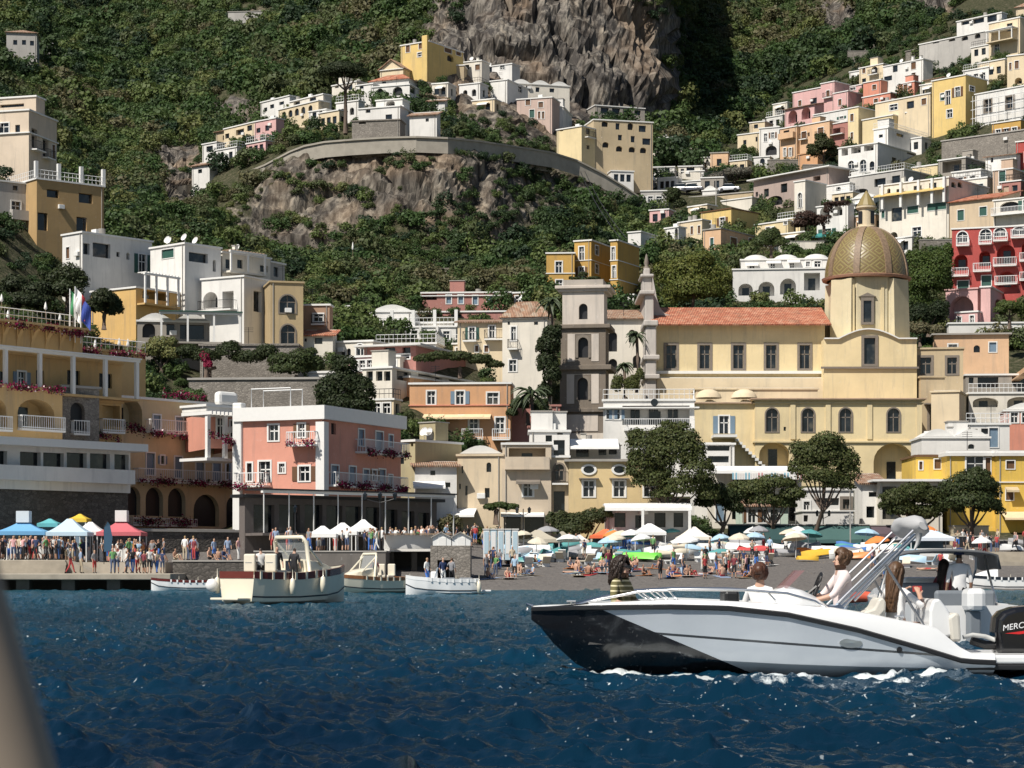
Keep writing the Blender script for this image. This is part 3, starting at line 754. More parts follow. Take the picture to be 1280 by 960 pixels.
H('small grey stone ruin above the white shuttered house', (1132,1146,1153), 62, 74, q, 'stone', roof='flat', cap='self')
H('cream house with an arched balcony left of the white shuttered house', (1074,1104,1110), 80, 106, q, 'cream', win=[(1080,88,4,7,'b'),(1093,88,8,10,'z'),(1080,101,5,6,'n')], clut=2).balcony(1087,1099,93,.8)
H('coral red house with a small square window and a stepped lower wing', (1079,1101,1116), 100, 122, q, 'coral', win=[(1093,109,5,6,'b')], clut=1)
H('coral lower wing with a grey door, under the small square window', (1078,1113,1128), 116, 134, q, 'coral', win=[(1095,128,5,9,'b'),(1106,124,3,4,'n')])
H('coral red house with a brown door, right of the stepped coral house', (1122,1143,1153), 102, 119, q, 'coral', win=[(1132,111,5,11,'b')], clut=1)
H('long pink house with a raised right end', (991,1030,1045), 109, 142, q, 'pink', win=[(1000,129,4,7,'b'),(1017,126,8,7,'n')])
H('tall pink block with a little balcony joined to the long pink house', (1026,1043,1062), 102, 140, q, 'pink', win=[(1035,117,4,8,'b')], clut=1).balcony(1030,1041,122,.6)
H('small pink house with a brown door and white cornice', (1042,1060,1080), 114, 136, q, 'pink', win=[(1050,128,4,8,'b')])
H('pale pink wing with two small windows behind the coral house', (1056,1077,1086), 106, 120, q, 'pink', win=[(1066,111,7,3,'w')])
h = H('pink arcade with two round arches below the long pink house', (981,1018,1030), 130, 158, q, 'pink', win=[(991,146,11,16,'l'),(1007.5,141.5,11,15,'l')], roof='shed', rise=.9)
H('low white house below the small pink house', (1017,1062,1078), 136, 158, q, 'white', win=[(1052,147,5,3,'w')])
H('peach house with two shaded balconies below the pink arcade', (996,1037,1058), 151, 187, q, 'peach', win=[(1005,169,6,9,'b'),(1026,164,7,9,'b'),(1011,168,2,5,'n')], clut=1).balcony(1001,1010,174,.7).balcony(1021,1032,171,.7)
H('orange base house with a terrace under the peach house', (998,1022,1045), 190, 208, q, 'orange', win=[(1004,186,5,6,'n')], roof='flat', cap='self')
H('narrow balconied house between the white gable and the peach house', (975,996,1006), 158, 200, q, 'peach', win=[(983,167,7,8,'n'),(988,190,3,10,'w'),(981,190,3,10,'w')]).balcony(976,995,173,1.0,'solid')
H('rose house with a balcony right of the peach house', (1037,1060,1068), 152, 180, q, 'rose', win=[(1046,164,9,8,'L')]).balcony(1038,1056,168,.8)
H('narrow cream house with two tall bays', (1060,1073,1098), 134, 182, q, 'pale', win=[(1065,147,4,9,'b'),(1065,170,3,9,'b')])
h = H('large cream house with a wide picture window and flat roofs', (1094,1163,1177), 117, 168, q, 'cream', win=[(1117,134,10,7,'w'),(1138,131,9,9,'n'),(1155,127,6,8,'b')], clut=2)
H('cream wing with a bracketed window below the wide picture window', (1078,1116,1136), 144, 178, q, 'pale', win=[(1104,156,6,8,'b')])
H('plain tan block in front of the large cream house', (1132,1140,1161), 141, 172, 18, 'tan')
h = H('yellow house with tall arched balcony doors', (1165,1207,1234), 94, 156, q, 'yellow', win=[(1178,121,5,9,'g'),(1185,122,6,17,'d'),(1197,115,6,12,'d'),(1187,142,7,10,'w'),(1220,95,5,7,'b'),(1215,111,6,6,'w')], clut=1)
H('cream house with a slanting roof left of the yellow house', (1156,1180,1200), 96, 120, q, 'cream', win=[(1172,106,7,6,'A')], roof='shed', rise=1)
h = H('white house wrapped in scaffold rails at the right edge', (1219,1300,1330), 104, 152, q, 'white', win=[(1235,132,8,15,'t'),(1262,128,9,14,'t'),(1288,124,9,14,'t')], roof='flat')
sc = MB()
for z_ in (1.0, 2.6, 4.2): sc.tube([(-.4, -.8, h.h*.2+z_), (h.w, -.8, h.h*.2+z_)], .06, 5)
for i in range(9): sc.tube([(h.w*i/8, -.8, -2), (h.w*i/8, -.8, h.h*.95)], .05, 5)
sc.build('scaffold', h.root, m=RAIL_W)
h = H('rubble stone terrace wall under the scaffolded white house', (1177,1300), 160, 196, 40, 'stone', name='retaining_wall', cat='wall', d=5, cap=CONC)
h = H('white house with round arches under a long shaded gallery', (1048,1097,1160), 179, 222, 40, 'white', win=[(1064,206,8,10,'a'),(1079,207,8,15,'a'),(1090,207,6,11,'A'),(1118,200,6,6,'n'),(1142,190,16,9,'L'),(1056,190,8,9,'L'),(1070,187,12,9,'L'),(1086,184,12,9,'L')])
h = H('white upper storey with one black window over the arched gallery house', (1092,1110,1160), 160, 181, 40, 'white', Y=ground_Y(1097,222)+4, win=[(1125,169,9,4,'n'),(1101,170,5,4,'n')], clut=2).rail()
h = H('long rose-fronted house with a deep white eave and dark doors', (942,1036,1064), 209, 254, 50, (.42,.33,.29), win=[(946,243,3,6,'n'),(958,241,6,10,'n'),(980,235,8,11,'n'),(1000,229,8,7,'n'),(1021,223,9,6,'L'),(968,251,20,12,'z'),(955,258,10,8,'z')], over=.9)
h = H('square white tower with a single arched window', (993,1006.5,1033), 226, 275, 44, 'warm', win=[(1000,250,5,18,'a')])
h = H('white house with round lattice windows above the vine arches', (1031,1062,1076), 229, 254, 44, 'white', win=[(1048,236,6,5,'A'),(1053,236,5,5,'A'),(1047,245,10,4,'w')])
h = H('white terrace with two low arches under dark red vine', (1021,1060,1064), 255, 298, 38, 'white', win=[(1031,264,12,14,'l'),(1047,263,12,13,'l'),(1034,290,10,8,'w')])
h.awning(1020,1046,291,1.6,.7,plain('teal_canvas', (.03,.2,.19), .8))
h = H('cream low house with a planted parapet left of the white tower', (944,985,1000), 276, 300, q, 'pale', win=[(960,287,5,6,'w'),(982,278,4,5,'w')])
h = H('cream building with white gallery pillars over a yellow awning', (1099,1186,1236), 222, 292, 40, 'warm', win=[(1111,240,4,9,'z'),(1125,240,9,8,'n'),(1147,236,10,8,'n'),(1166,233,9,9,'n'),(1192,231,6,7,'A'),(1200,231,6,7,'A'),(1104,268,4,9,'g'),(1121,268,13,17,'n'),(1141,262,14,9,'g'),(1171,258,24,9,'g'),(1117,296,10,12,'l'),(1146,290,11,12,'w')], clut=3)
h.awning(1099,1186,238,1.7,.5,plain('mustard_canvas', (.62,.44,.16), .8))
for x_ in (1108,1131,1153,1170,1185):
    f_, a_, z_, _ = h.loc(x_, 232); MB().box(a_-.2, -1.4, h.h*.55, a_+.2, -1.0, h.h*1.0).build('pillar', h.root, m=FRAME_W)
h = H('dark rooftop studio with dishes above the yellow awning building', (1173,1207,1232), 197, 224, 40, 'dim', win=[(1190,208,24,14,'L')], clut=3)
h = H('cream rooftop hut beside the dark rooftop studio', (1140,1172,1180), 206, 224, 40, 'pale', clut=1)
h = H('grey roof terrace with a green glass fence right of the arched white house', (1062,1130,1165), 212, 248, 44, 'grey', win=[(1100,228,14,10,'x'),(1120,224,10,9,'n'),(1075,240,20,8,'z')]); h.rail()
h = H('cream stone house with green shutters and a red tiled roof', (1187,1250,1275), 246, 282, 38, (.58,.46,.32), win=[(1201,269,8,13,'g'),(1229,264,9,11,'g')], roof='shed', rise=2.0, tile=TERRA)
h = H('small brick-coloured house with a green shutter below the white house', (1241,1266,1285), 211, 245, 36, (.52,.38,.28), win=[(1253,222,8,17,'g')], clut=2)
h = H('white house with a tiled roof above the brick-coloured house', (1232,1270,1290), 192, 220, 36, 'white', roof='shed', rise=1.4, win=[(1240,200,3,6,'n')])
h = H('crimson tower block at the right edge above the red hotel', (1270,1292,1330), 176, 216, 30, 'red', win=[(1285,196,8,12,'w')])
h = H('white terrace house with a brown arched awning above the red hotel', (1242,1300,1330), 246, 286, 34, 'warm', win=[(1262,258,24,12,'z'),(1284,256,10,12,'w')], roof='flat').balcony(1230,1300,268,1.2,'white')
h = House('hotel', 'crimson hotel with tiers of white-railed arched loggias', (1190,1300,1340), 282, 380, 18, 'red', cat='hotel')
h.win([(1203,296,13,13,'a'),(1232,293,14,13,'a'),(1250,288,14,14,'a'),(1274,285,16,16,'a'),
       (1201,328,17,20,'l'),(1231,323,14,19,'l'),(1257.5,318,23,25,'l'),(1286,312,18,22,'l'),
       (1204,357,14,12,'g'),(1233,351,12,13,'g'),(1258,349,22,20,'l'),(1286,345,18,18,'l')])
h.walls('flat', FRAME_W)
for (a_, b_, y_) in ((1196,1212,309),(1224,1240,307),(1242,1260,303),(1264,1284,299),(1187,1211,347),(1217,1239,341),(1242,1271,334),(1275,1300,328),(1244,1272,357),(1275,1300,352)):
    h.balcony(a_, b_, y_-2, .9, 'white')
h = House('house', 'rose pink house with one very large arch below the red hotel', (1182,1222,1234), 361, 408, 30, 'pink'); h.win([(1202,389,30,38,'l')]); h.walls('flat', 'self')
h = H('pink side house with small doors tucked under the large arch', (1195,1222,1226), 390, 409, 30, 'pink', Y=ground_Y(1222,408)-3.5, d=2, win=[(1199,402,5,11,'w'),(1215,400,5,11,'w')])
h = H('tall pink pier house with a vine covered doorway right of the large arch', (1226,1238,1276), 359, 408, 24, 'pink', win=[(1249,382,10,15,'z'),(1247,400,7,12,'n')])
h = H('white roof terrace wall below the pink houses', (1186,1300), 404, 424, 5, 'white', name='terrace_wall', cat='wall', d=3)
h = House('house', 'cream house with closed white shutters right of the church annex', (1168,1261,1300), 418, 468, 6, 'peach', Y=268)
h.win([(1191,433,11,5,'w'),(1221,436,8,9,'A'),(1241,434,9,12,'u'),(1270,435,6,12,'n'),(1278,448,12,10,'x')]); h.walls('flat', ROOFGREY, over=.35)
h.balcony(1259,1300,464,1.0,'solid')
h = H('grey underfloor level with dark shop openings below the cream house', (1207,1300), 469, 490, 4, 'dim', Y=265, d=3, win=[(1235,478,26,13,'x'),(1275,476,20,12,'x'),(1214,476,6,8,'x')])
h = House('terrace', 'pale vaulted terrace with two shallow arches and a railing', (1211,1310), 492, 524, 3, 'warm', Y=258, d=4, cat='terrace'); h.win([(1232,503,32,12,'l'),(1276,503,34,14,'l')]); h.walls('flat', FRAME_W); h.rail()
h = H('brick red kiosk house under an arch at the right edge', (1255,1310), 514, 548, 6, 'coral', Y=246, d=4, win=[(1268,522,9,12,'w'),(1282,522,9,12,'w')], roof='vault')
h = H('ochre house with white corner bands and two small windows', (876,914,948), 261, 300, 44, 'yellow', win=[(886,281,6,9,'w'),(903,277,6,10,'w')], cap=FRAME_BROWN)
h = H('long cream row house with narrow windows left of the ochre house', (848,877.5,880), 275, 306, 44, 'cream', win=[(854,294,3,9,'b'),(865,288,3,10,'b'),(874,287,3,10,'b')], clut=2)
h = H('white house with one tall arch left of the cream row', (831,848,850), 284, 312, 44, 'white', win=[(845.5,293,4,15,'z')], clut=1)
h = H('peeling salmon house with a grey plastered side', (879,901,947), 286, 322, 36, 'peach', win=[(890,304,4,13,'g'),(917,304,8,14,'b'),(939,304,6,12,'b')], cap=ROOFGREY, clut=1)
h = H('white house with one round window above the bell gable', (785,801,831), 290, 326, 30, 'white', win=[(809,306,7,8,'A'),(829,306,6,9,'A')])
h = House('hotel', 'white hotel with a row of grey arches and low domes', (916,1036), 336, 378, 6, 'white', Y=ground_Y(950,380), d=9, cat='hotel')
h.win([(932,362,18,15,'l'),(958,361,20,18,'l'),(985,358,20,20,'l'),(1015,352,20,22,'L')]); h.walls('flat')
h = House('house', 'white upper floor with canvas hoods on the arched hotel roof', (926,1040), 324, 338, 6, 'white', Y=ground_Y(950,380)+4, d=6); h.win([(940,337,7,9,'w'),(966,334,6,9,'w'),(1010,330,5,6,'w'),(1022,330,8,7,'w'),(990,333,6,8,'w')]); h.walls('dome'); h.awning(932,948,329,.9,.3); h.awning(958,976,326,.9,.3); h.awning(984,1000,325,.9,.3)
h = H('concrete road wall curving past parked cars above the ochre house', (862,942), 240, 252, 30, 'tan', name='road_wall', cat='wall', d=3, cap=CONC)
h = H('cream lean-to wall below the road wall', (902,940,948), 247, 262, 40, 'warm', roof='flat')
h = H('square salmon house with a dark window, alone above dry scrub', (888,910,914), 191, 218, 12, 'peach', win=[(899,203,6,9,'n')], cap=ROOFGREY)
h = H('narrow cream annex at the left of the square salmon house', (877,889,891), 197, 212, 12, 'warm', win=[(882,207,3,7,'b')])
h = H('cream house with two small windows below a rooftop room', (922,949,955), 166, 190, 34, 'cream', win=[(931,178,4,6,'n'),(946,174,3,6,'n')])
h = H('cream rooftop room over the two-window house', (937,956,966), 152, 168, 30, 'cream', Y=ground_Y(949,190)+5, win=[(945,158,5,5,'n')], clut=1)
h = H('white gabled house with twin windows beside the narrow balconies', (949,974,977), 159, 196, 24, 'white', win=[(957,172,4,10,'w'),(966,169,4,7,'w'),(964,188,14,12,'z')])
h = H('small white arched outhouse below the twin window house', (942,962,966), 196, 210, 20, 'white', win=[(953,201,6,6,'A')])
h = H('white cube house with two windows at the foot of the dark cleft', (821,842,846), 172, 198, 14, 'white', win=[(827,178,5,6,'n'),(836,176,5,6,'n')], clut=1)
h = H('long low white house with a grey roof in the gully', (834,882), 186, 203, 6, 'white', win=[(845,196,5,6,'n'),(860,192,8,5,'n'),(872,195,5,6,'w')], cap=ROOFGREY, d=6)
h = H('white terrace house with a straw awning below the long low house', (811,843,848), 209, 224, 8, 'white', win=[(818,212,6,4,'x'),(834,212,6,4,'x')]); h.awning(812,845,207,1.2,.3,plain('straw_mat', (.5,.4,.25), .9))
h = H('pale house with washing hung along its terrace', (848,878), 208, 226, 8, 'warm', win=[(853,214,4,6,'n'),(863,212,10,7,'x')])
h = H('long white parapet house above the road wall', (845,878), 226, 236, 20, 'white', win=[(855,231,5,4,'n'),(868,231,6,4,'n')])
h = H('small white vaulted hut next to parked cars on the road', (878,896,899), 238, 246, 20, 'white', roof='vault', dy=1)
h = H('grey and white house half hidden behind trees left of the road wall', (801,833), 239, 258, 5, 'grey', win=[(806,249,3,5,'w'),(813,249,6,7,'w'),(824,249,7,7,'w')])
h = H('yellow house with a little bell pier on top of the promontory', (501,536,579), 52, 104, 34, 'yellow', win=[(510,61,5,9,'b'),(526,57,5,8,'b'),(526,68,8,5,'w'),(560,62,9,8,'b'),(573,66,6,7,'b'),(563,73,8,8,'z')], roof='flat', clut=1)
MB().box(0, -.6, -1, 1.3, -.01, h.h+1.2).build('bell_pier', h.root, m=h.wm, bevel=.1, loc=(h.w-1.3, 0, 0))
h = H('cream gabled house with an oval window below the yellow house', (475,504,540), 85, 108, 24, 'cream', roof='gable', axis='y', rise=2, win=[(490,81,3,4,'n')])
h = H('cream house with a stone ruin and two blue-green doors', (525,580), 82, 104, 8, 'tan', win=[(535,95,7,12,'u'),(562,93,10,12,'g')], d=5)
h = H('white house with a red tiled roof, top tier of the white villa', (463,511,524), 98, 118, 22, 'white', roof='hip', rise=1.5, tile=TERRA, win=[(480,102,5,5,'n')])
h = H('white villa with two dark arches in the middle of the promontory', (465,512,524), 106, 132, 20, 'white', win=[(475,116,8,11,'z'),(497,114,12,11,'z'),(516,113,7,8,'n')], Y=ground_Y(490,132)+1)
h = H('white terraced villa base with a single square window', (448,500,530), 133, 164, 20, 'white', win=[(488,128,8,7,'z'),(486,146,8,6,'n'),(514,143,7,6,'n'),(460,138,6,6,'x')], clut=2)
h = H('white villa terrace with an open arch above the square window', (470,503,512), 124, 140, 20, 'white', Y=ground_Y(500,164)+3, win=[(488,129,11,8,'l')])
h = H('white slanting garden wall house right of the villa', (512,546,549), 143, 166, 16, 'white', win=[(534,150,4,4,'n')], roof='shed', rise=1)
h = H('white stair tower wall at the right end of the villa', (534,556,558), 126, 140, 12, 'white', roof='shed', rise=.8)
h = H('stone wall house with a ragged arch below the white villa', (440,500), 150, 176, 10, 'stone', win=[(453,152,9,6,'z')], d=4, cap='self')
h = H('white house with a cream front behind the umbrella pine', (415,446,462), 102, 128, 40, 'warm', win=[(421,106,5,8,'A'),(438,109,5,7,'n')], clut=2)
h = H('white house between the umbrella pine and the villa', (445,466,470), 105, 130, 30, 'white', win=[(452,108,5,6,'n')])
h = H('long cream house with a row of arched doors left of the pine', (348,398,412), 126, 158, 46, 'cream', win=[(355,144,5,9,'A'),(363,142,5,9,'A'),(371,140,5,9,'A'),(379,138,5,9,'A'),(388,136,5,9,'A'),(366,128,9,6,'n'),(390,122,7,6,'n')])
h = H('white penthouse above the row of arched doors', (362,404,412), 118, 132, 46, 'warm', Y=ground_Y(398,158)+5, win=[(371,129,8,6,'x'),(391,124,8,6,'n')], clut=2)
h = H('white long upper house at the left of the promontory row', (326,362,372), 120, 150, 46, 'white', win=[(332,137,4,5,'n'),(340,133,5,5,'n'),(352,129,6,4,'n')], clut=1)
h = H('pink house with a terrace near the left end of the row', (318,345,354), 148, 178, 40, 'pink', win=[(323,163,5,6,'n'),(334,160,5,7,'n'),(328,172,7,6,'A')], clut=1)
h = H('white house with an inward stepped front below the cream row', (386,408,418), 137, 160, 36, 'white', win=[(393,144,5,7,'n'),(401,141,4,6,'n')])
h = H('tan house with a pitched roof among scrub left of the pink house', (270,297,312), 160, 182, 40, 'tan', win=[(281,172,5,6,'n')], roof='shed', rise=.8)
h = H('white cube house at the far left of the promontory', (253,271,277), 178, 204, 40, 'white', win=[(262,186,8,7,'n')])
h = H('cream house with a veranda above the white cube house', (280,318,328), 153, 178, 46, 'cream', win=[(284,170,5,6,'n'),(300,165,10,7,'x'),(312,160,6,7,'n')])
h = H('white lower house with a slanting roof beside the curving road', (240,262,272), 205, 226, 36, 'white', roof='shed', rise=1, win=[(250,214,5,5,'n')])
h = H('grey-white house with shutters right of the yellow house', (574,602,612), 76, 108, 26, 'warm', win=[(584,84,5,6,'n'),(597,84,6,7,'b')], clut=2)
h = H('white house with blind grey side high right of the promontory', (600,640,650), 80, 106, 30, 'white', win=[(612,87,6,6,'n'),(628,83,6,7,'w')], clut=1)
h = H('bright white block below the grey-white houses', (613,634,660), 100, 130, 26, 'white', win=[(650,112,5,7,'w')])
h = H('pink-grey house with five small dark windows', (646,690,700), 122, 162, 18, (.55,.42,.36), win=[(660,128,6,7,'b'),(676,131,6,7,'b'),(665,142,6,10,'g'),(674,144,3,9,'b'),(679,144,3,9,'b')], clut=2)
h = H('white cube tower house next to the pink-grey house', (684,704,715), 134, 162, 12, 'white', win=[(693,149,4,5,'n')], clut=2)
h = H('long pale terrace house under the foot of the great rock', (640,712), 104, 124, -16, 'warm', win=[(648,110,5,6,'n'),(660,110,5,6,'n'),(672,112,5,6,'n'),(690,113,6,5,'n')], d=5, roof='vault')
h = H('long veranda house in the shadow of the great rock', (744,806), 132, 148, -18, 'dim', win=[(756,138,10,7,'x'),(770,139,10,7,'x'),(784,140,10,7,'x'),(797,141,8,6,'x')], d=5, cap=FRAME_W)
h = H('cream block with balconied side windows below the great rock', (696,727,763), 158, 206, 40, 'pale', win=[(735,164,5,8,'n'),(752,165,5,8,'n'),(735,184,4,5,'n'),(702,162,4,4,'n')], clut=1); h.balcony(731,741,172,.8); h.balcony(748,759,173,.8)
h = H('three storey ochre house with arched loggias in the rock shadow', (742,816), 150, 212, -14, 'tan', win=[(756,155,8,7,'z'),(772,158,5,8,'n'),(788,158,7,9,'z'),(803,161,9,8,'n'),(775,172,5,7,'n'),(791,174,5,8,'n'),(808,177,10,8,'n'),(757,181,8,7,'z'),(774,186,8,7,'z'),(790,187,8,7,'z'),(804,188,8,7,'z')], d=9, roof='flat')
h = H('lonely grey house high in the woods at the upper left', (8,46), 40, 66, -8, 'grey', dy=-7, fnd=14, win=[(19,53,5,6,'n'),(30,53,5,6,'n'),(40,54,5,6,'n')], roof='hip', rise=1.5, d=9)
CLEAR.append((2, 70, h.Yc-34, h.Yc+12))
h = H('low grey annex of the lonely house in the woods', (45,66), 54, 66, -8, 'grey', dy=-7, fnd=14, win=[(51,60,3,4,'n')])
h = H('grey terrace wall with poles near the top of the wooded slope', (285,335), 14, 24, 6, 'grey', name='terrace_wall', cat='wall', d=4, cap=CONC)
def small(label, px0, pxc, px1, top, base, col, r=44, roof='flat', n=2, rows=1, st='n', **k):
    h = H(label, (px0, pxc, px1) if r >= 0 else (px0, pxc), top, base, r, col, grid=[('f', n, rows, st), ('s', 1, rows, 'n')], roof=roof, **k)
    if roof == 'flat' and SR.random() < .45: h.rail(rail=SR.choice(['white', 'iron']))
    elif SR.random() < .5: h.awning(px0+(pxc-px0)*.3, px0+(pxc-px0)*.75, top+(base-top)*.25, 1.0, .35)
small('small white house on the ridge between the pink house and the scrub', 966,984,992, 128,146, 'warm')
small('white flat roofed house above the white gabled house', 958,978,986, 144,160, 'white', clut=2)
small('cream house with three windows below the slanting canvas canopy', 1222,1256,1266, 74,98, 'cream', n=3)
small('stone coloured hut among scrub above the yellow house', 1176,1194,1200, 62,76, 'tan', n=1)
small('pale house on the scrubby terrace left of the rounded roofline house', 1214,1236,1244, 56,70, 'warm')
small('white vaulted house between the rose fronted house and the arches', 1064,1092,1100, 246,268, 'white', roof='vault')
small('peach house under the grey roof terrace with green fence', 1068,1094,1098, 268,292, 'peach', n=3)
small('white house below the yellow awning building', 1104,1140,1160, 296,316, 'white', n=3)
small('pale yellow house under the white tower with arched window', 972,1000,1016, 272,296, 'pale')
small('white house with two dark doors left of the ochre house', 944,962,970, 300,318, 'white', st='z')
small('cream house under the concrete road wall', 860,884,896, 256,272, 'cream')
small('white house in the gully below the pale washing terrace', 822,846,852, 222,238, 'white', 20, n=3)
small('white house between gully trees left of the long low house', 796,815,820, 224,238, 'warm', 10)
small('grey stone house beneath the salmon cube house', 876,904,910, 222,238, 'dim', 12)
small('cream house right of the salmon cube house', 912,934,940, 200,218, 'cream', 30)
small('white terrace house above the square white tower', 1004,1036,1046, 252,262, 'white', n=3)
small('rose house between the brick-coloured house and the red hotel', 1250,1276,1290, 226,246, 'rose', 36)
small('white house under the stone terrace wall on the right', 1190,1226,1240, 212,236, 'white', 38, st='w')
small('white house with green windows below the dark rooftop studio', 1196,1234,1250, 222,246, 'warm', 38, st='g', n=3)
small('small white house at the right edge of the promontory ridge', 540,560,570, 104,122, 'warm', 20)
small('white house on the promontory under the grey-white house', 574,600,610, 104,126, 'white', 26, st='z')
small('cream house on the promontory beside the bright white block', 590,618,626, 124,142, 'cream', 24)
small('white house below the tan pitched roof house on the far left ridge', 270,296,306, 184,202, 'white', 40)
small('rose house at the left end of the promontory row', 308,332,340, 176,192, 'pink', 42, n=3)
small('white house with dark arches left of the villa terrace', 420,448,456, 126,150, 'white', 30, st='z')
small('cream house between the long row and umbrella pine', 398,424,430, 138,160, 'cream', 38, n=3)
small('cream house right of the white guest house', 566,600,612, 430,452, 'cream', 12, st='w', n=3)
small('white terrace house under the guest house', 470,545,556, 430,446, 'white', 10, st='z', n=5)
small('white house with a low roof right of the big arched window', 462,500,512, 446,470, 'warm', 18, st='w', n=3)
small('cream garden house under the rubble wall by the pink hotel', 404,440,452, 486,512, 'cream', 16, st='w')
small('pale house over the rose pavilion on the mid slope', 520,566,578, 404,420, 'warm', 8, n=4)
small('terracotta house in the trees behind the bell tower', 640,676,684, 366,384, 'orange', 12, st='w', n=3)
small('white house on the slope left of the tall ochre house', 640,668,676, 344,358, 'white', 16)
small('grey house between garden shrubs above the pink hotel', 300,345,352, 448,470, 'grey', -4, st='w', n=3)
small('white vaulted terrace house under the cream apartment house', 60,96,104, 292,312, 'white', 40, roof='vault')
small('white house stacked above the long low gully house', 836,862,870, 168,184, 'white', 16, n=3)
small('cream house with a red roof in the gully left of the salmon cube house', 852,876,884, 192,206, 'cream', 16, roof='hip', n=3)
small('pale house on the gully floor under the white cube house', 806,828,834, 188,204, 'warm', 8)
small('white terraced house above the parked cars', 850,880,888, 214,226, 'white', 12, n=4)
small('pink house between gully trees below the road wall', 812,836,844, 262,280, 'pink', 24)
small('white house below the three storey ochre house', 764,792,800, 214,230, 'white', -10, n=3)
small('cream house left of the white terrace with vine arches', 975,1006,1016, 290,306, 'cream', 40, n=3)
small('white house at the top of the scrub right of the pink house', 1062,1078,1084, 88,104, 'white', 40)
small('grey-white house between the coral house and the yellow house', 1150,1170,1178, 104,124, 'warm', 42, n=2)
small('white house with three windows above the scaffolded house', 1204,1236,1246, 84,104, 'white', 42, n=3, st='w')
small('ochre house below the cream house with rounded roofline', 1240,1276,1290, 150,176, 'ochre', 40, n=3, st='w')
small('white house under the large cream house on the right slope', 1120,1152,1164, 172,190, 'white', 42, n=3)
small('cream house left of the grey roof terrace', 1040,1066,1074, 240,258, 'cream', 40, n=3)
small('peach house above the cream stone house with green shutters', 1190,1216,1226, 228,248, 'peach', 38, st='g')
small('white flat house over the cream garden house', 384,420,430, 466,490, 'white', 14, st='w', n=3)
small('pale pink house above the orange hotel end bay', 436,470,480, 446,466, 'pink', 24, st='w', n=3)
small('cream house right of the dark dome shaped tree', 462,492,500, 500,520, 'cream', 20, st='w')
small('white house tucked under the tan arched window house', 340,378,386, 440,462, 'white', -10, st='w', n=3)
def rel(o, p): return tuple(Vector(p)-Vector(o.location))
CY = 258.0
ch = House('church', 'pale yellow church with a majolica tiled dome and red tiled nave', (818,1031), 405, 600, 0, 'pale', Y=CY, d=14, cat='church')
ch.win([(839,446,13,29,'t'),(881,446,13,29,'t'),(923,446,13,29,'t'),(964,446,13,29,'t'),(1006,446,13,29,'t')])
ch.walls('none')
T_ = MB().mat(TERRA); x0, x1 = -.3, ch.w+.6
T_.poly([(x0, -1.3, ch.h-.15), (x1, -1.3, ch.h-.15), (x1, 7.0, ch.h+2.75), (x0, 7.0, ch.h+2.75)]); T_.poly([(x1, 15, ch.h), (x0, 15, ch.h), (x0, 7.0, ch.h+2.75), (x1, 7.0, ch.h+2.75)])
o = T_.build('roof', ch.root); uv = o.data.uv_layers.new(name='UVMap')
for i, q_ in enumerate([(0, 0), (x1, 0), (x1, 9), (0, 9), (0, 0), (x1, 0), (x1, 9), (0, 9)]): uv.data[i].uv = q_
md = o.modifiers.new('t', 'SOLIDIFY'); md.thickness = .16; md.offset = -1
ch.band(464, 3.5, .45, FRAME_W); ch.band(472, 1.5, .3, FRAME_W)
f_, a_, z_, _ = ch.loc(920, 474); MB().box(.2, -1.6, -3, ch.w-.2, -.004, z_).build('buttress_wall', ch.root, m=plaster(PAL['cream']))
fw = plaster((.50, .46, .42), .9); mb = MB().mat(fw)
Xa, Xb = XP(804, CY), XP(819, CY); tk = lambda x0, x1, p0, p1, y0=-2.2, y1=13: mb.box(*rel(ch.root, (XP(x0, CY), CY+y0, ZP(p1, CY))), *rel(ch.root, (XP(x1, CY), CY+y1, ZP(p0, CY))))
tk(806, 819, 410, 620); tk(803, 821, 403, 410, -2.5); tk(807, 818, 366, 403, 1.0, 11); tk(800, 819, 362, 367, .6, 11.4); tk(806, 818, 340, 362, 4, 8); tk(803, 820, 337, 341, 3.6, 8.4); tk(808, 816, 328, 337, 5, 7)
tk(803, 823, 446, 452, -2.5); tk(803, 823, 470, 476, -2.6)
mb.build('facade', ch.root, bevel=.12)
pf = [(818, 342), (820, 352), (823, 368), (827, 380), (833, 388), (840, 390), (842, 396), (838, 402), (828, 405), (818, 406)]
mb = MB().mat(fw); A_ = [rel(ch.root, (XP(x, CY), CY+3, ZP(y, CY))) for x, y in pf]; B_ = [rel(ch.root, (XP(x, CY), CY+6.5, ZP(y, CY))) for x, y in pf]
mb.poly(A_); mb.poly(B_[::-1]); mb.loft([A_+[A_[0]], B_+[B_[0]]]); mb.build('volute', ch.root)
mb = MB().mat(FRAME_STONE); c_ = rel(ch.root, (XP(812, CY), CY+6, ZP(328, CY)))
mb.lathe([(.45, 0), (.3, .25), (.18, .4), (.3, .7), (.22, 1.2), (.1, 1.7), (.001, 1.9)], 10, c_); mb.build('finial', ch.root, smooth=True)
pw = plaster(PAL['pale']); mb = MB().mat(pw); TYq = CY-2.5
top = [(1030, 424)]+[(1030+107*i/12, 424) for i in range(1, 3)]+[(1048+75*i/12, 424-12*math.sin(math.pi*i/12)) for i in range(13)]+[(1135, 424), (1146, 424)]
wx0, wx1, wz0, wz1 = 1080, 1094, 422.5, 455
P_ = lambda x, y, dy=0: rel(ch.root, (XP(x, TYq), TYq+dy, ZP(y, TYq)))
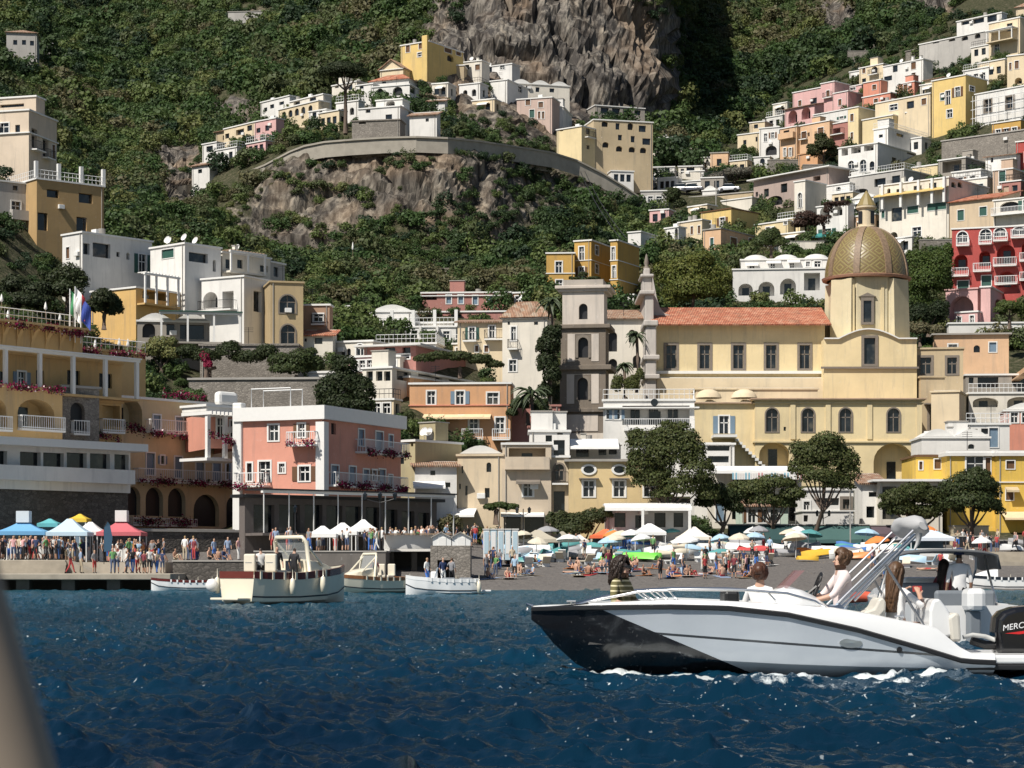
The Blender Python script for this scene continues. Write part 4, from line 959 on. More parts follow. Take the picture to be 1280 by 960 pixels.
for i in range(len(top)-1):
    (xa, ya), (xb, yb) = top[i], top[i+1]
    if xb-xa < .01: continue
    cuts = sorted({xa, xb, *[v for v in (wx0, wx1) if xa < v < xb]})
    for u, v in zip(cuts[:-1], cuts[1:]):
        yu, yv = ya+(yb-ya)*(u-xa)/(xb-xa), ya+(yb-ya)*(v-xa)/(xb-xa)
        if wx0-.01 <= (u+v)/2 <= wx1+.01:
            mb.poly([P_(u, wz0), P_(v, wz0), P_(v, yv), P_(u, yu)]); mb.poly([P_(u, 620), P_(v, 620), P_(v, wz1), P_(u, wz1)])
        else: mb.poly([P_(u, 620), P_(v, 620), P_(v, yv), P_(u, yu)])
        mb.poly([P_(u, yu), P_(v, yv), P_(v, yv, 10), P_(u, yu, 10)])
for x in (1030, 1146): mb.poly([P_(x, 620), P_(x, 424), P_(x, 424, 16), P_(x, 620, 16)])
mb.build('transept_wall', ch.root)
mb = MB().mat(FRAME_STONE)
for (a, b2, c2, d2) in ((1076.5, 1080, 419, 458), (1094, 1097.5, 419, 458), (1080.01, 1093.99, 419, 422.5), (1080.01, 1093.99, 455, 458)):
    p, q_ = P_(a, d2, -.12), P_(b2, c2, .25); mb.box(*p, *q_)
wo = mb.build('window', ch.root)
mb = MB().mat(GLASS); mb.poly([P_(1080, 455, .3), P_(1094, 455, .3), P_(1094, 422.5, .3), P_(1080, 422.5, .3)]); mb.build('pane', wo)
mb = MB().mat(FRAME_W)
for i in range(len(top)-1):
    (xa, ya), (xb, yb) = top[i], top[i+1]
    if xb-xa < .01: continue
    secs = [[P_(x, y, -.35), P_(x, y-1.6, -.35), P_(x, y-1.6, .3), P_(x, y, .3)] for x, y in ((xa, ya), (xb, yb))]
    mb.loft(secs, close=True)
mb.build('cornice', ch.root)
MB().box(*P_(1026, 461, -.3), *P_(1148, 458.5, -.004)).build('string_course', ch.root, m=FRAME_STONE)
dc = Vector((XP(1083, CY+3.5), CY+3.5, 0)); DR = XP(1135, CY+3.5)-dc.x; zb_, zt_ = ZP(430, CY+3.5), ZP(352, CY+3.5)
drw = plaster((.62, .54, .36), 1.0)
mb = MB().mat(drw); c0 = rel(ch.root, (dc.x, dc.y, 0))
mb.lathe([(DR*.93, zb_-3), (DR*.93, zt_)], 8, c0, a0=R(22.5), a1=R(382.5))
mb.build('drum', ch.root)
mb = MB().mat(drw)
for k in range(4):       # heavy buttress on each diagonal
    a = R(45+90*k); ca, sa = math.cos(a), math.sin(a)
    for (rr, hw, z0_, z1_) in ((DR*1.0, 1.45, zb_-3, zt_-.15),):
        pts = []
        for rad, h2 in ((DR*.75, hw), (rr, hw)):
            for sg in (-1, 1): pts.append((rad*ca-sg*h2*sa, rad*sa+sg*h2*ca))
        base = [(c0[0]+x*(1.06 if i > 1 else 1), c0[1]+y*(1.06 if i > 1 else 1), z0_+c0[2]) for i, (x, y) in enumerate(pts)]; topp = [(c0[0]+x, c0[1]+y, z1_+c0[2]) for x, y in pts]
        mb.add(base+topp, [(0, 1, 3, 2), (4, 6, 7, 5), (0, 4, 5, 1), (1, 5, 7, 3), (3, 7, 6, 2), (2, 6, 4, 0)])
mb.build('buttress', ch.root)
zc_ = ZP(348, CY+3.5)
mb = MB().mat(plain('dome_eaves_tile', (.33, .18, .12), .8, var=.3, scale=8)); mb.lathe([(DR*.95, zt_), (DR*1.05, zt_+.05), (DR*1.07, zt_+.3), (DR*.98, zt_+.42)], 48, c0); mb.build('cornice', ch.root)
dy_ = dc.y-DR*.93*math.cos(R(22.5))
Pd = lambda x, y, d2=0: rel(ch.root, (XP(x, dy_), dy_+d2, ZP(y, dy_)))
mb = MB().mat(FRAME_STONE); 
for (a, b2, c2, d2) in ((1076, 1079, 372, 406), (1089, 1092, 372, 406), (1079.02, 1088.98, 372, 376), (1079.02, 1088.98, 403, 406)): mb.box(*Pd(a, d2, -.25), *Pd(b2, c2, .1))
mb.poly([Pd(1073, 371, -.3), Pd(1095, 371, -.3), Pd(1084, 366, -.3)]); mb.loft([[Pd(1073, 371, -.3), Pd(1084, 366, -.3), Pd(1095, 371, -.3), Pd(1073, 371, -.3)], [Pd(1073, 371, .1), Pd(1084, 366, .1), Pd(1095, 371, .1), Pd(1073, 371, .1)]])
wo = mb.build('window', ch.root)
mb = MB().mat(GLASS); mb.poly([Pd(1079, 403, -.05), Pd(1089, 403, -.05), Pd(1089, 376, -.05), Pd(1079, 376, -.05)]); mb.build('pane', wo)
mb = MB().mat(plaster(PAL['pale']))
for x in (1064, 1101): mb.box(*Pd(x, 418, -.12), *Pd(x+4, 356, .1))
mb.build('pilaster', ch.root)
m, nt, b = new_mat('majolica_tiles')
uvn = N(nt, 'ShaderNodeAttribute', attribute_name='UVMap').outputs['Vector']
sp = N(nt, 'ShaderNodeSeparateXYZ'); nt.links.new(uvn, sp.inputs[0])
def tri(src, k):
    a = N(nt, 'ShaderNodeMath', operation='MULTIPLY'); nt.links.new(src, a.inputs[0]); a.inputs[1].default_value = k
    p = N(nt, 'ShaderNodeMath', operation='PINGPONG'); nt.links.new(a.outputs[0], p.inputs[0]); p.inputs[1].default_value = 1.0; return p.outputs[0]
ad = N(nt, 'ShaderNodeMath', operation='ADD'); nt.links.new(tri(sp.outputs[0], 1.3), ad.inputs[0]); nt.links.new(tri(sp.outputs[1], 1.1), ad.inputs[1])
rg = N(nt, 'ShaderNodeMath', operation='PINGPONG'); nt.links.new(ad.outputs[0], rg.inputs[0]); rg.inputs[1].default_value = .26
dv_ = N(nt, 'ShaderNodeMath', operation='DIVIDE'); nt.links.new(rg.outputs[0], dv_.inputs[0]); dv_.inputs[1].default_value = .26
nz = noise_tex(nt, obj_co(nt), 1.1, 4)
mixn = N(nt, 'ShaderNodeMath', operation='MULTIPLY_ADD'); nt.links.new(nz, mixn.inputs[0]); mixn.inputs[1].default_value = .5; nt.links.new(dv_.outputs[0], mixn.inputs[2])
cc = ramp(nt, mixn.outputs[0], [(.45, (.25, .19, .075)), (.62, (.30, .23, .095)), (.74, (.10, .105, .04)), (.95, (.14, .13, .05)), (1.05, (.21, .125, .06))]).outputs[0]
nt.links.new(cc, b.inputs['Base Color']); b.inputs['Roughness'].default_value = .4; bump(nt, b, mixn.outputs[0], .3, .05)
DH = ZP(285, CY+3.5)-zc_; prof = []
for i in range(17):
    t = i/16*R(80); prof.append((DR*.985*math.cos(t)**.92, DH*math.sin(t)/math.sin(R(80))))
mb = MB().mat(m); mb.lathe(prof, 64, (c0[0], c0[1], c0[2]+zc_)); o = mb.build('dome', ch.root, smooth=True)
uv = o.data.uv_layers.new(name='UVMap'); al = [0]
for i in range(16): al.append(al[-1]+math.dist(prof[i], prof[i+1]))
k = 0
for i in range(16):
    for j in range(64):
        for (ii, jj) in ((i, j), (i, j+1), (i+1, j+1), (i+1, j)): uv.data[k].uv = (jj/64*8*2.35, al[ii]); k += 1
RIB = plain('dome_rib_tile', (.22, .15, .095), .6, var=.75, scale=4.5)
for kk in range(8):
    a = R(22.5+45*kk); mb = MB().mat(RIB); secs = []
    for (rr, zz) in prof:
        hw = .42 if rr > 1 else .25
        ca, sa = math.cos(a), math.sin(a); r2 = rr+.12
        secs.append([(c0[0]+rr*.97*ca+sg*hw*sa*1.0, c0[1]+rr*.97*sa-sg*hw*ca, c0[2]+zc_+zz) if e == 0 else (c0[0]+r2*ca+sg*hw*.9*sa, c0[1]+r2*sa-sg*hw*.9*ca, c0[2]+zc_+zz+.05) for (sg, e) in ((-1, 0), (-1, 1), (1, 1), (1, 0))])
    mb.loft(secs); mb.build('rib', ch.root, smooth=True, angle=40)
zl = zc_+DH; LR = XP(1092, CY+3.5)-XP(1080, CY+3.5)
mb = MB().mat(plaster(PAL['cream'], .9)); c1 = (c0[0], c0[1], c0[2]+zl-.3)
mb.lathe([(LR*1.05, 0), (LR*1.1, .4), (LR*.88, .5), (LR*.85, 2.4), (LR*1.08, 2.6), (LR*1.08, 2.8), (LR*.7, 2.85)], 16, c1); lo = mb.build('lantern', ch.root, smooth=True, angle=30)
for kk in range(4):
    mb = MB().mat(IRON)
    a = R(-90+35+90*kk); x, y = math.cos(a)*LR*.89, math.sin(a)*LR*.89; t = Vector((-math.sin(a), math.cos(a), 0))*.32
    mb.poly([Vector(c1)+Vector((x, y, .7))-t, Vector(c1)+Vector((x, y, .7))+t, Vector(c1)+Vector((x, y, 2.2))+t, Vector(c1)+Vector((x, y, 2.2))-t]); mb.build('opening', lo)
mb = MB().mat(m); mb.lathe([(LR*1.05, 2.85), (LR*.62, 3.7), (LR*.3, 4.3), (.001, 4.75)], 12, c1); mb.build('spire', lo)
ax = House('church_annex', 'grey-beige church annex with two square dark openings', (1146,1204,1214), 436, 600, 10, 'tan', Y=260, cat='house'); ax.win([(1157,457,14,20,'t'),(1190,457,12,20,'t')]); ax.walls('flat', 'self')
ax = House('church_annex', 'tall beige block with a hooded dark window beside the yellow wing', (1164,1199,1212), 490, 600, 18, 'cream', Y=252, cat='house'); ax.walls('flat', 'self')
ax = House('church_annex', 'shaded wall with a dark hooded window between wing and beige block', (1151,1181), 472, 600, 0, 'tan', Y=254.5, d=4, cat='house'); ax.win([(1168,523,12,28,'t')]); ax.walls('flat', 'self')
f_, a_, z_, _ = ax.loc(1168, 506); MB().box(a_-1.2, -.9, z_, a_+1.2, -.005, z_+.15).build('window_hood', ax.root, m=FRAME_STONE)
wg = House('church_wing', 'long yellow wing with tall arched windows under the church', (944,1152), 501, 600, 0, 'pale', Y=246, d=9, cat='church wing')
wg.win([(965,525,15,29,'y'),(1010,525,15,29,'y'),(1057,525,15,29,'y'),(1117,525,15,29,'y'),(1117,577,50,46,'l'),(968,568,38,30,'l'),(981,536,3,5,'n')]); wg.walls('flat', 'self', over=.3)
wg.band(498, 1.5, .5, TERRA_OLD, 'eaves'); wg.band(551, 2.2, .2, plaster(PAL['pale'])); wg.band(503.5, 1.0, .2, plaster(PAL['pale']))
for x in (991, 1035, 1087, 1149):
    f_, a_, z0_, _ = wg.loc(x, 549); f_, a_, z1_, _ = wg.loc(x, 505); MB().box(a_-.28, -.14, z0_, a_+.28, -.004, z1_).build('pilaster', wg.root, m=plaster(PAL['pale']))
w2 = House('church_wing', 'yellow wing end with a white door and a diagonal stair shadow', (868,944), 505, 600, 0, 'pale', Y=247, d=9, cat='church wing'); w2.win([(905,531,12,22,'d')]); w2.walls('flat', 'self', over=.3); w2.band(503, 1.5, .4, TERRA_OLD, 'eaves')
st = MB().mat(FRAME_W); f_, a_, z_, _ = w2.loc(889, 545); st.box(a_, -3.0, z_-.3, a_+2.6, -.004, z_)
for i in range(10): st.box(a_+2.6+i*.36, -1.3, z_-.3-(i+1)*.36, a_+2.98+i*.36, -.004, z_-(i+1)*.36)
st.build('stairs', w2.root, m=plaster(PAL['pale']))
pb = House('church_wing', 'cream parapet block with low vault humps on the yellow wing roof', (870,1022), 487, 502, 0, 'cream', Y=250.5, d=5, fnd=6, cat='church wing'); pb.win([(884,484,5,5,'n'),(893,484,5,5,'n'),(880,495,8,6,'n'),(922,484,8,5,'n'),(922,495,9,6,'n')]); pb.walls('flat', 'self')
mb = MB().mat(plaster(PAL['cream']))
for x in (884, 928):
    f_, a_, z_, _ = pb.loc(x, 499); mb.lathe([(1.5, 0), (1.35, .4), (1.0, .75), (.5, .95), (.001, 1.0)], 18, (a_, -1.6, z_))
mb.build('roof_hump', pb.root, smooth=True)
BY = 240.0
bt = House('bell_tower', 'stone bell tower in four stages with arched openings and dark cornices', (698,757,762), 541, 600, 8, (.62,.55,.47), Y=BY, cat='bell tower')
bs = plaster((.21, .175, .14), 1.0); bp_ = plaster((.60, .53, .46), 1.0); bt.walls('none')
def stage(p0, p1, xl, xr, wall, arch, panel=None):
    h = House('x', '', (xl, xr, xr+4), p0, p1, 8, 'tan', Y=BY, fnd=.02); COL.objects.unlink(h.root); bpy.data.objects.remove(h.root)
    off = h.O-bt.O; rot = Matrix.Rotation(R(8), 3, 'Z'); off = rot @ off
    h.root = bt.root; h.wm = wall; h.col = 'tan'
    if arch: h.op['f'].append([h.w/2-arch[0]/2, arch[1], h.w/2+arch[0]/2, arch[1]+arch[2], 'z'])
    before = set(CHILD.get(bt.root.name, []))
    h.walls('none')
    mb = MB().mat(bp_)
    if panel:
        pz0, pz1, pw = panel
        aw = (arch[0]/2+.35) if arch else .01
        mb.box(h.w/2-pw/2, -.05, pz0, h.w/2-aw, -.004, pz1); mb.box(h.w/2+aw, -.05, pz0, h.w/2+pw/2, -.004, pz1)
        zt2 = (arch[1]+arch[2]+.35) if arch else pz0
        if pz1 > zt2: mb.box(h.w/2-aw+.002, -.048, zt2, h.w/2+aw-.002, -.004, pz1)
        mb.build('panel', bt.root)
        if arch:
            mb = MB().mat(FRAME_STONE); n = 10; ra = arch[0]/2; zs = arch[1]+arch[2]-min(ra, arch[2]*.5); cx = h.w/2
            pin = [(cx-ra, arch[1])]+[(cx-ra*math.cos(math.pi*i/n), zs+ra*math.sin(math.pi*i/n)) for i in range(n+1)]+[(cx+ra, arch[1])]
            po = [(cx-ra-.3, arch[1])]+[(cx-(ra+.3)*math.cos(math.pi*i/n), zs+(ra+.3)*math.sin(math.pi*i/n)) for i in range(n+1)]+[(cx+ra+.3, arch[1])]
            mb.loft([[(x, -.1, z) for x, z in pin], [(x, -.1, z) for x, z in po]]); mb.loft([[(x, -.1, z) for x, z in po], [(x, .0, z) for x, z in po]]); mb.build('arch_frame', bt.root)
    for o in CHILD[bt.root.name]:
        if o not in before: o.location = off
    return h, off
def cornice(p0, p1, xl, xr, ov, m):
    h = House('x', '', (xl, xr, xr+4), p0, p1, 8, 'tan', Y=BY, fnd=.02); COL.objects.unlink(h.root); bpy.data.objects.remove(h.root)
    off = Matrix.Rotation(R(8), 3, 'Z') @ (h.O-bt.O); d = 5.0
    o = MB().box(-ov, -ov, 0, h.w+ov, d+ov, h.h).build('cornice', bt.root, m=m, bevel=.06); o.location = off
stage(515, 541, 699, 757, bs, None, (.2, 2.0, 3.4)); cornice(510, 515.2, 698, 759, .35, bs)
stage(462, 510, 700, 757, bs, (1.15, .9, 2.4), (.5, 3.7, 3.5)); cornice(456, 462.1, 698, 760, .4, bs)
stage(410, 456, 701, 757, bs, (1.1, .8, 2.2), (.4, 3.4, 3.4)); cornice(405, 410.1, 699, 759, .35, bs)
stage(364, 405, 703, 755, bp_, (.95, .55, 1.7)); cornice(360.5, 364.1, 701, 757, .25, bp_); cornice(356.5, 360.6, 700, 758, .5, bp_); stage(349, 356.5, 704, 754, plaster((.42,.38,.33), 1.0), None)
h = H('low ochre wing left of the tall ochre house', (683,718), 317, 362, 4, 'ochre', Y=ground_Y(700,372), win=[(698.5,334,8,14,'w'),(699,356,8,12,'w')]); h.band(341, 1.2, .1)
h = H('tall ochre house with white window surrounds above the bell tower', (718,739,763), 301, 366, 24, 'ochre', Y=ground_Y(739,372)-1, win=[(727,317,6,17,'d'),(727,341,6,14,'d'),(746,313,4,11,'w'),(746,336,4,11,'w')]); h.band(325, 1.0, .1); h.band(349, 1.0, .1)
h = H('ochre right bay with tall shaded windows on the tall ochre house', (763,772,799), 301, 366, 26, 'ochre', Y=ground_Y(739,372)-1.6, win=[(766.5,317,4,16,'d'),(767.5,340,4,15,'d')]); h.band(325, 1.0, .1); h.band(349, 1.0, .1)
h = H('small white box house behind the old tiled roof', (771,792,800), 369, 386, 20, 'white', win=[(783,379,5,5,'n')])
h = H('cream convent house with an old tiled roof between bell tower and church', (752,806), 398, 480, 0, 'warm', Y=262, win=[(766,427,11,25,'z'),(766,456,11,15,'z'),(790,420,8,16,'z'),(796,452,10,16,'z')], roof='shed', rise=2.0, tile=TERRA_OLD)
h = H('cream palace with a hipped tile roof and arched shutters', (628,684,690), 396, 470, 12, 'warm', Y=256, win=[(636,404,3,4,'n'),(642,417,6,17,'w'),(670,404,5,4,'n'),(641,457,9,14,'w')], roof='hip', rise=2.0, tile=TERRA_OLD); h.balcony(636,648,436,.8)
h = H('cream house with two tall windows and potted plants left of the palace', (572,629), 402, 448, 4, 'cream', Y=260, win=[(590,417,7,15,'w'),(615,415,7,15,'w'),(596,436,4,8,'b'),(608,436,5,8,'b')], roof='shed', rise=1.2); h.balcony(606,629,424,.8); h.balcony(579,596,426,.8)
h = H('long rose house with shuttered windows and a curved white parapet', (527,638), 366, 388, 4, 'rose', win=[(537,371,18,8,'L'),(561,374,6,11,'u'),(576,374,6,11,'u'),(594,375,6,11,'u'),(612,376,6,11,'u'),(631,376,10,5,'n')], clut=2); h.band(369, 1.2, .2)
h = H('dark red terrace house below the long rose house', (516,632), 390, 404, 4, 'rose', win=[(540,396,10,6,'x'),(570,396,14,6,'x'),(600,397,14,6,'x')], d=5)
h = H('brown square house with a flowered window over a red tiled porch', (378,412,416), 382, 440, 6, (.40,.26,.18), Y=252, win=[(398,397,12,9,'w')]); h.balcony(390,406,405,.6)
h = H('small white house with a red tiled porch roof', (378,416), 419, 445, 4, 'warm', Y=249, d=3, win=[(382,425,3,4,'n'),(398,426,10,8,'x'),(391,443,9,10,'n')], roof='shed', rise=1.0, tile=TERRA)
h = H('long low white house with vaulted roofs right of the brown house', (413,515), 390, 416, 4, 'white', win=[(418,400,10,7,'n'),(435,402,6,7,'w'),(446,406,8,6,'n')], roof='vault', d=7)
h = H('white guest house with a row of shaded balconies', (463,570), 409, 430, 5, 'white', win=[(499,416,13,8,'L'),(518,418,8,10,'w'),(538,419,9,10,'w'),(558,419,8,10,'w')], d=6, cap=FRAME_W)
for x in (486, 507, 527, 548): f_, a_, z_, _ = h.loc(x, 418); MB().box(a_-.15, -1.4, -.5, a_+.15, -.004, h.h).build('partition', h.root, m=h.wm)
h.rail(posts=5)
h = H('white house with paired arches and one big arched window', (396,466,488), 427, 478, 20, 'warm', Y=250, win=[(429,441,5,9,'A'),(436,440,5,9,'A'),(407,441,3,9,'A'),(418,441,3,7,'n'),(450,437,9,14,'a'),(432,455,3,5,'n'),(451,453,3,5,'n'),(440,462,2,3,'n')])
h = H('rose flat roofed pavilion with a veranda under a white eave', (455,520,583), 432, 462, 20, 'rose', Y=246, win=[(487,437,14,8,'x'),(508,438,10,8,'x'),(499,446,26,5,'w')], over=.9, cap=ROOFWHITE)
h = H('orange hotel with small awnings and white window frames', (512,638,642), 480, 556, 4, 'orange', Y=236, name='hotel', cat='hotel', win=[(503,497,10,16,'w'),(539,497,10,16,'w'),(575,497,10,16,'w'),(616,498,14,14,'w'),(543,531,11,18,'w'),(592,531,11,18,'w'),(625,531,11,18,'w')])
h.band(506, 1.2, .12, plaster(PAL['coral'])); h.balcony(530,557,549,1.0,'white'); h.balcony(578,604,549,1.0,'white'); h.balcony(616,638,549,1.0,'white')
for x in (543,592,627): h.awning(x-13,x+13,518,1.1,.35,plain('cream_canvas', (.72,.55,.34), .8))
h = H('orange hotel end bay with white corner strips left of the awnings', (452,512), 472, 540, 30, 'orange', Y=240, win=[(476,497,12,16,'b'),(503,497,8,16,'w')], name='hotel', cat='hotel')
h = H('glazed white rooftop dining room on the orange hotel', (453,490,601), 460, 481, 24, 'warm', Y=237, fnd=1.5, win=[(462,470,8,12,'x'),(474,470,8,12,'x'),(484,470,8,12,'x'),(505,470,18,12,'x'),(538,471,30,12,'x'),(571,472,20,12,'x'),(591,472,9,12,'x')], clut=1)
h = H('dark red garden wall house between orange hotel and bell tower', (638,700), 508, 556, 0, 'rose', Y=238, d=4, roof='flat', cap='self')
h = H('olive house with a white cluttered roof right of the pink hotel', (497,519,577), 552, 616, 40, 'olive', Y=204, win=[(500,556,6,12,'n'),(502,575,6,10,'n'),(515,556,3,4,'n')], clut=4)
h = H('white kiosk house with a striped awning below the olive house', (519,571), 582, 612, -4, 'white', Y=202, d=3.5, win=[(541,591,6,6,'n'),(548,606,30,6,'x')], roof='shed', rise=.6); h.awning(516,556,602,1.6,.5)
h = H('old cream house with slit windows and a round white roof', (572,628), 570, 655, 6, (.66,.54,.38), Y=203, win=[(578,587,2,9,'n'),(611,584,6,12,'A'),(609,616,6,12,'n'),(583,613,3,12,'n'),(575,608,2,7,'n')], roof='vault', cap='self'); h.awning(566,596,636,2.0,.6)
h = H('old beige house with a columned loggia and hooded window', (628,689), 556, 668, 0, (.60,.50,.38), Y=203, win=[(659,571,46,22,'L'),(660,611,12,18,'w'),(640,655,22,22,'x'),(668,655,24,22,'x')]); h.balcony(631,687,585,.6,'solid'); h.awning(645,675,600,.8,.2,FRAME_STONE)
h.awning(626,680,641,1.2,.2)
h = H('narrow cream bay with a dark arched window over a black door', (689,711), 572, 668, 0, (.58,.49,.36), Y=203.6, win=[(699,590,12,20,'y'),(699,627,14,26,'x')]); h.balcony(690,710,604,.6)
h = House('house', 'yellow house with two oval windows over two hooded windows', (711,832), 577, 668, 0, (.66,.51,.28), Y=202.5); h.win([(736,611,14,19,'w'),(774,611,14,19,'w'),(812,611,14,19,'w')]); h.walls('flat', ROOFGREY, over=.4)
for x in (736, 774, 812):
    f_, a_, z_, _ = h.loc(x, 587); mb = MB().mat(FRAME_W); ring = [[(a_+rx*math.cos(t*math.pi/12), dp, z_+rz*math.sin(t*math.pi/12)) for t in range(25)] for rx, rz, dp in ((.5, .33, -.1), (.72, .5, -.1), (.72, .5, 0))]
    mb.loft(ring); w_ = mb.build('oval_window', h.root); mb = MB().mat(GLASS); mb.poly([(a_+.5*math.cos(t*math.pi/12), -.03, z_+.33*math.sin(t*math.pi/12)) for t in range(24)]); mb.build('pane', w_)
    f_, a_, z_, _ = h.loc(x, 599); MB().box(a_-.9, -.45, z_, a_+.9, -.004, z_+.1).build('window_hood', h.root, m=FRAME_STONE)
h = H('white kitchen huts and terrace clutter on the old beige house roof', (662,712), 540, 574, 0, 'white', Y=207, d=5, win=[(699,560,14,20,'x'),(686,548,8,8,'n'),(700,540,7,7,'n')], clut=5)
h = H('white terrace bar with canvas shades above the oval window house', (713,776), 556, 578, 0, 'warm', Y=210, d=4, win=[(728,564,16,14,'x'),(753,563,10,12,'n'),(766,563,10,10,'n')], clut=2); h.awning(712,772,549,3.0,.9)
h = House('house', 'white veranda house with a glass balcony and one round window', (754,868,871), 501, 572, 3, 'white', Y=228); h.win([(762,518,8,11,'w'),(771,518,8,12,'w'),(820,519,84,24,'L')]); h.walls('flat', FRAME_W); h.balcony(780,868,537,1.1,'white'); h.band(509, 1.6, .5)
for x in (791, 797, 814, 820, 838, 845): f_, a_, z_, _ = h.loc(x, 520); MB().box(a_-.22, 1.5, z_-1, a_+.22, 1.64, z_+.9).build('door', h.root, m=GLASS)
f_, a_, z_, _ = h.loc(818, 503.5); mb = MB().mat(GLASS); mb.poly([(a_+.38*math.cos(t*math.pi/10), -.56, z_+.38*math.sin(t*math.pi/10)) for t in range(20)]); mb.build('round_window', h.root)
h.rail()
h = H('white arcade shop with a long canvas canopy behind the big pine', (757,863), 632, 672, 0, (.5,.48,.45), Y=199, d=2.6, win=[(775,650,14,18,'x'),(800,652,12,16,'n'),(825,650,14,18,'x'),(848,650,12,18,'n')], cap=FRAME_W); h.awning(755,863,630,1.8,.35, val=.3)
for x in (802, 860): f_, a_, z_, _ = h.loc(x, 650); MB().box(a_-.12, -1.9, -1, a_+.12, -1.66, h.h-.4).build('post', h.root, m=FRAME_W)
h = H('stepped white block with barred windows below the yellow wing end', (868,918), 556, 612, 0, 'white', Y=222, d=5, win=[(898,560,28,7,'x'),(898,574,26,8,'n')], cap=FRAME_W)
h = H('white restaurant terrace with a bunting trimmed canopy', (890,1002), 590, 660, 0, 'warm', Y=216, d=5, win=[(925,602,18,12,'x'),(945,602,16,12,'x'),(968,602,18,12,'x'),(988,602,16,12,'x'),(874,625,8,14,'n'),(900,640,10,22,'u'),(920,640,10,18,'x'),(990,640,8,22,'x')]); h.awning(888,1000,583,2.6,.5, val=.3)
tm = [plain('bunting_blue', (.25,.5,.62), .8), plain('bunting_pink', (.62,.3,.3), .8), CLOTH_W]
fr_ = MB()
for i in range(44):
    f_, a_, z_, _ = h.loc(912+i*2.0, 591); fr_.mat(tm[[0,2,0,2,1,2][i//4 % 6] if i % 2 == 0 else 2]); fr_.box(a_, -2.72, z_-.75, a_+.13, -2.69, z_-.1)
fr_.build('bunting', h.root)
h = H('pale green glasshouse cafe behind the tall leaning pine', (925,985), 632, 668, 0, (.55,.66,.56), Y=208, d=4, win=[(940,645,10,16,'w'),(954,645,10,16,'w'),(968,645,10,16,'w')], roof='shed', rise=.8)
h = H('white cafe building with a framed dark picture window', (1003,1067), 613, 672, 0, 'white', Y=209, d=5, win=[(1036,627,26,9,'x'),(1058,630,9,12,'t'),(1008,632,8,10,'w'),(1006,648,8,8,'x')], cap=FRAME_W); h.band(638, 1.4, .12)
h = H('white stair house with a grey ramp wall right of the picture window cafe', (1078,1104), 604, 668, 0, 'white', Y=214, d=5, win=[(1092,618,12,6,'n'),(1088,640,10,14,'n')], roof='shed', rise=1.2)
h = H('white pergola restaurant with dark glass behind the right pines', (1100,1178), 602, 668, 0, 'warm', Y=212, d=6, win=[(1112,616,18,16,'x'),(1135,613,18,12,'x'),(1160,613,22,12,'x'),(1115,640,24,18,'x'),(1150,640,30,18,'x')], over=.8, cap=FRAME_W)
h = H('small bright yellow house with two brown shutters', (1145,1184), 571, 640, 0, 'bright', Y=217, win=[(1151,582,4,10,'b'),(1172,580,8,12,'b')], cap=FRAME_BROWN)
h = H('bright yellow house with tall brown shuttered balcony doors', (1184,1244), 566, 672, 0, 'bright', Y=214, win=[(1219,582,22,22,'d'),(1234,582,8,20,'b'),(1206,582,8,20,'b')], cap=FRAME_W); h.band(566, 4, .3, ROOFWHITE)
h = H('bright yellow house with a small brown window at the right edge', (1246,1310), 566, 672, 0, 'bright', Y=213, win=[(1263,581,10,10,'b'),(1262,618,9,14,'b'),(1292,581,10,10,'b')], cap=FRAME_W); h.band(566, 4, .3, ROOFWHITE); h.band(602, 1.4, .12); h.awning(1250,1310,640,2.2,.6,plain('cream_canvas', (.72,.55,.34), .8)); h.awning(1256,1272,609,.8,.3,plain('straw_mat', (.5,.4,.25), .9))
h = H('white vaulted house with a dish above the bright yellow houses', (1152,1237), 548, 575, 0, 'white', Y=226, d=6, win=[(1214,558,8,6,'A'),(1240,540,8,20,'u')], roof='vault', clut=3)
h = H('white roof kitchen with a blue door beside the vaulted house', (1208,1262), 531, 572, 0, 'white', Y=232, d=5, win=[(1242,547,11,24,'u'),(1231,539,9,7,'n'),(1216,540,12,8,'x')]); h.rail()
h = H('cream apartment house with iron balconies at the upper left edge', (-40,36,71), 138, 218, 16, (.66,.55,.43), Y=279, win=[(4,160,14,12,'w'),(22,162,6,12,'n'),(43,173,7,24,'x'),(57,185,7,22,'x'),(67,190,4,18,'b')]); h.balcony(38,50,188,.9); h.balcony(52,62,198,.9); h.band(167, 1.5, .2)
h = H('set back top floor with a white cornice on the cream apartment house', (-40,45,56), 121, 140, 16, (.66,.55,.43), Y=283, fnd=2, win=[(15,132,30,4,'x')])
h = H('grey-white plastered house with a small balcony at the far left', (-40,46), 222, 312, -39, 'grey', Y=262, win=[(19,235,6,6,'n'),(20,259,11,14,'w')]); h.balcony(12,33,274,.8,'solid')
h = H('ochre plastered house with white pillars on its roof terrace', (46,130), 224, 300, -39, (.46,.31,.15), Y=264.5, win=[(66,242,15,10,'x'),(107,248,17,12,'x'),(53,277,13,22,'x'),(102,280,13,17,'x')]); h.rail(posts=4)
h = H('white sun house with a corner window and a yellow left wall', (78,103,190), 291, 352, 42, 'white', Y=252, win=[(108,311,8,14,'x'),(127,313,22,18,'x'),(147.5,318,4,6,'n'),(160,320,4,9,'z'),(178,330,9,24,'d'),(85,316,4,14,'b')], clut=2)
h = H('bright ochre wing with a white balustraded terrace on its right side', (114,170,236), 360, 408, 36, (.66,.43,.17), Y=246, win=[(152,356,26,12,'L'),(195,368,34,14,'L')]); h.pergola(172,215,347,382,1.2,4,FRAME_W)
h = H('tall white house with an arched green shutter and wide side windows', (188,231,276), 305, 405, 42, 'white', Y=251, win=[(210,317,15,11,'g'),(248,322,24,12,'x'),(268,332,4,15,'z')], clut=4)
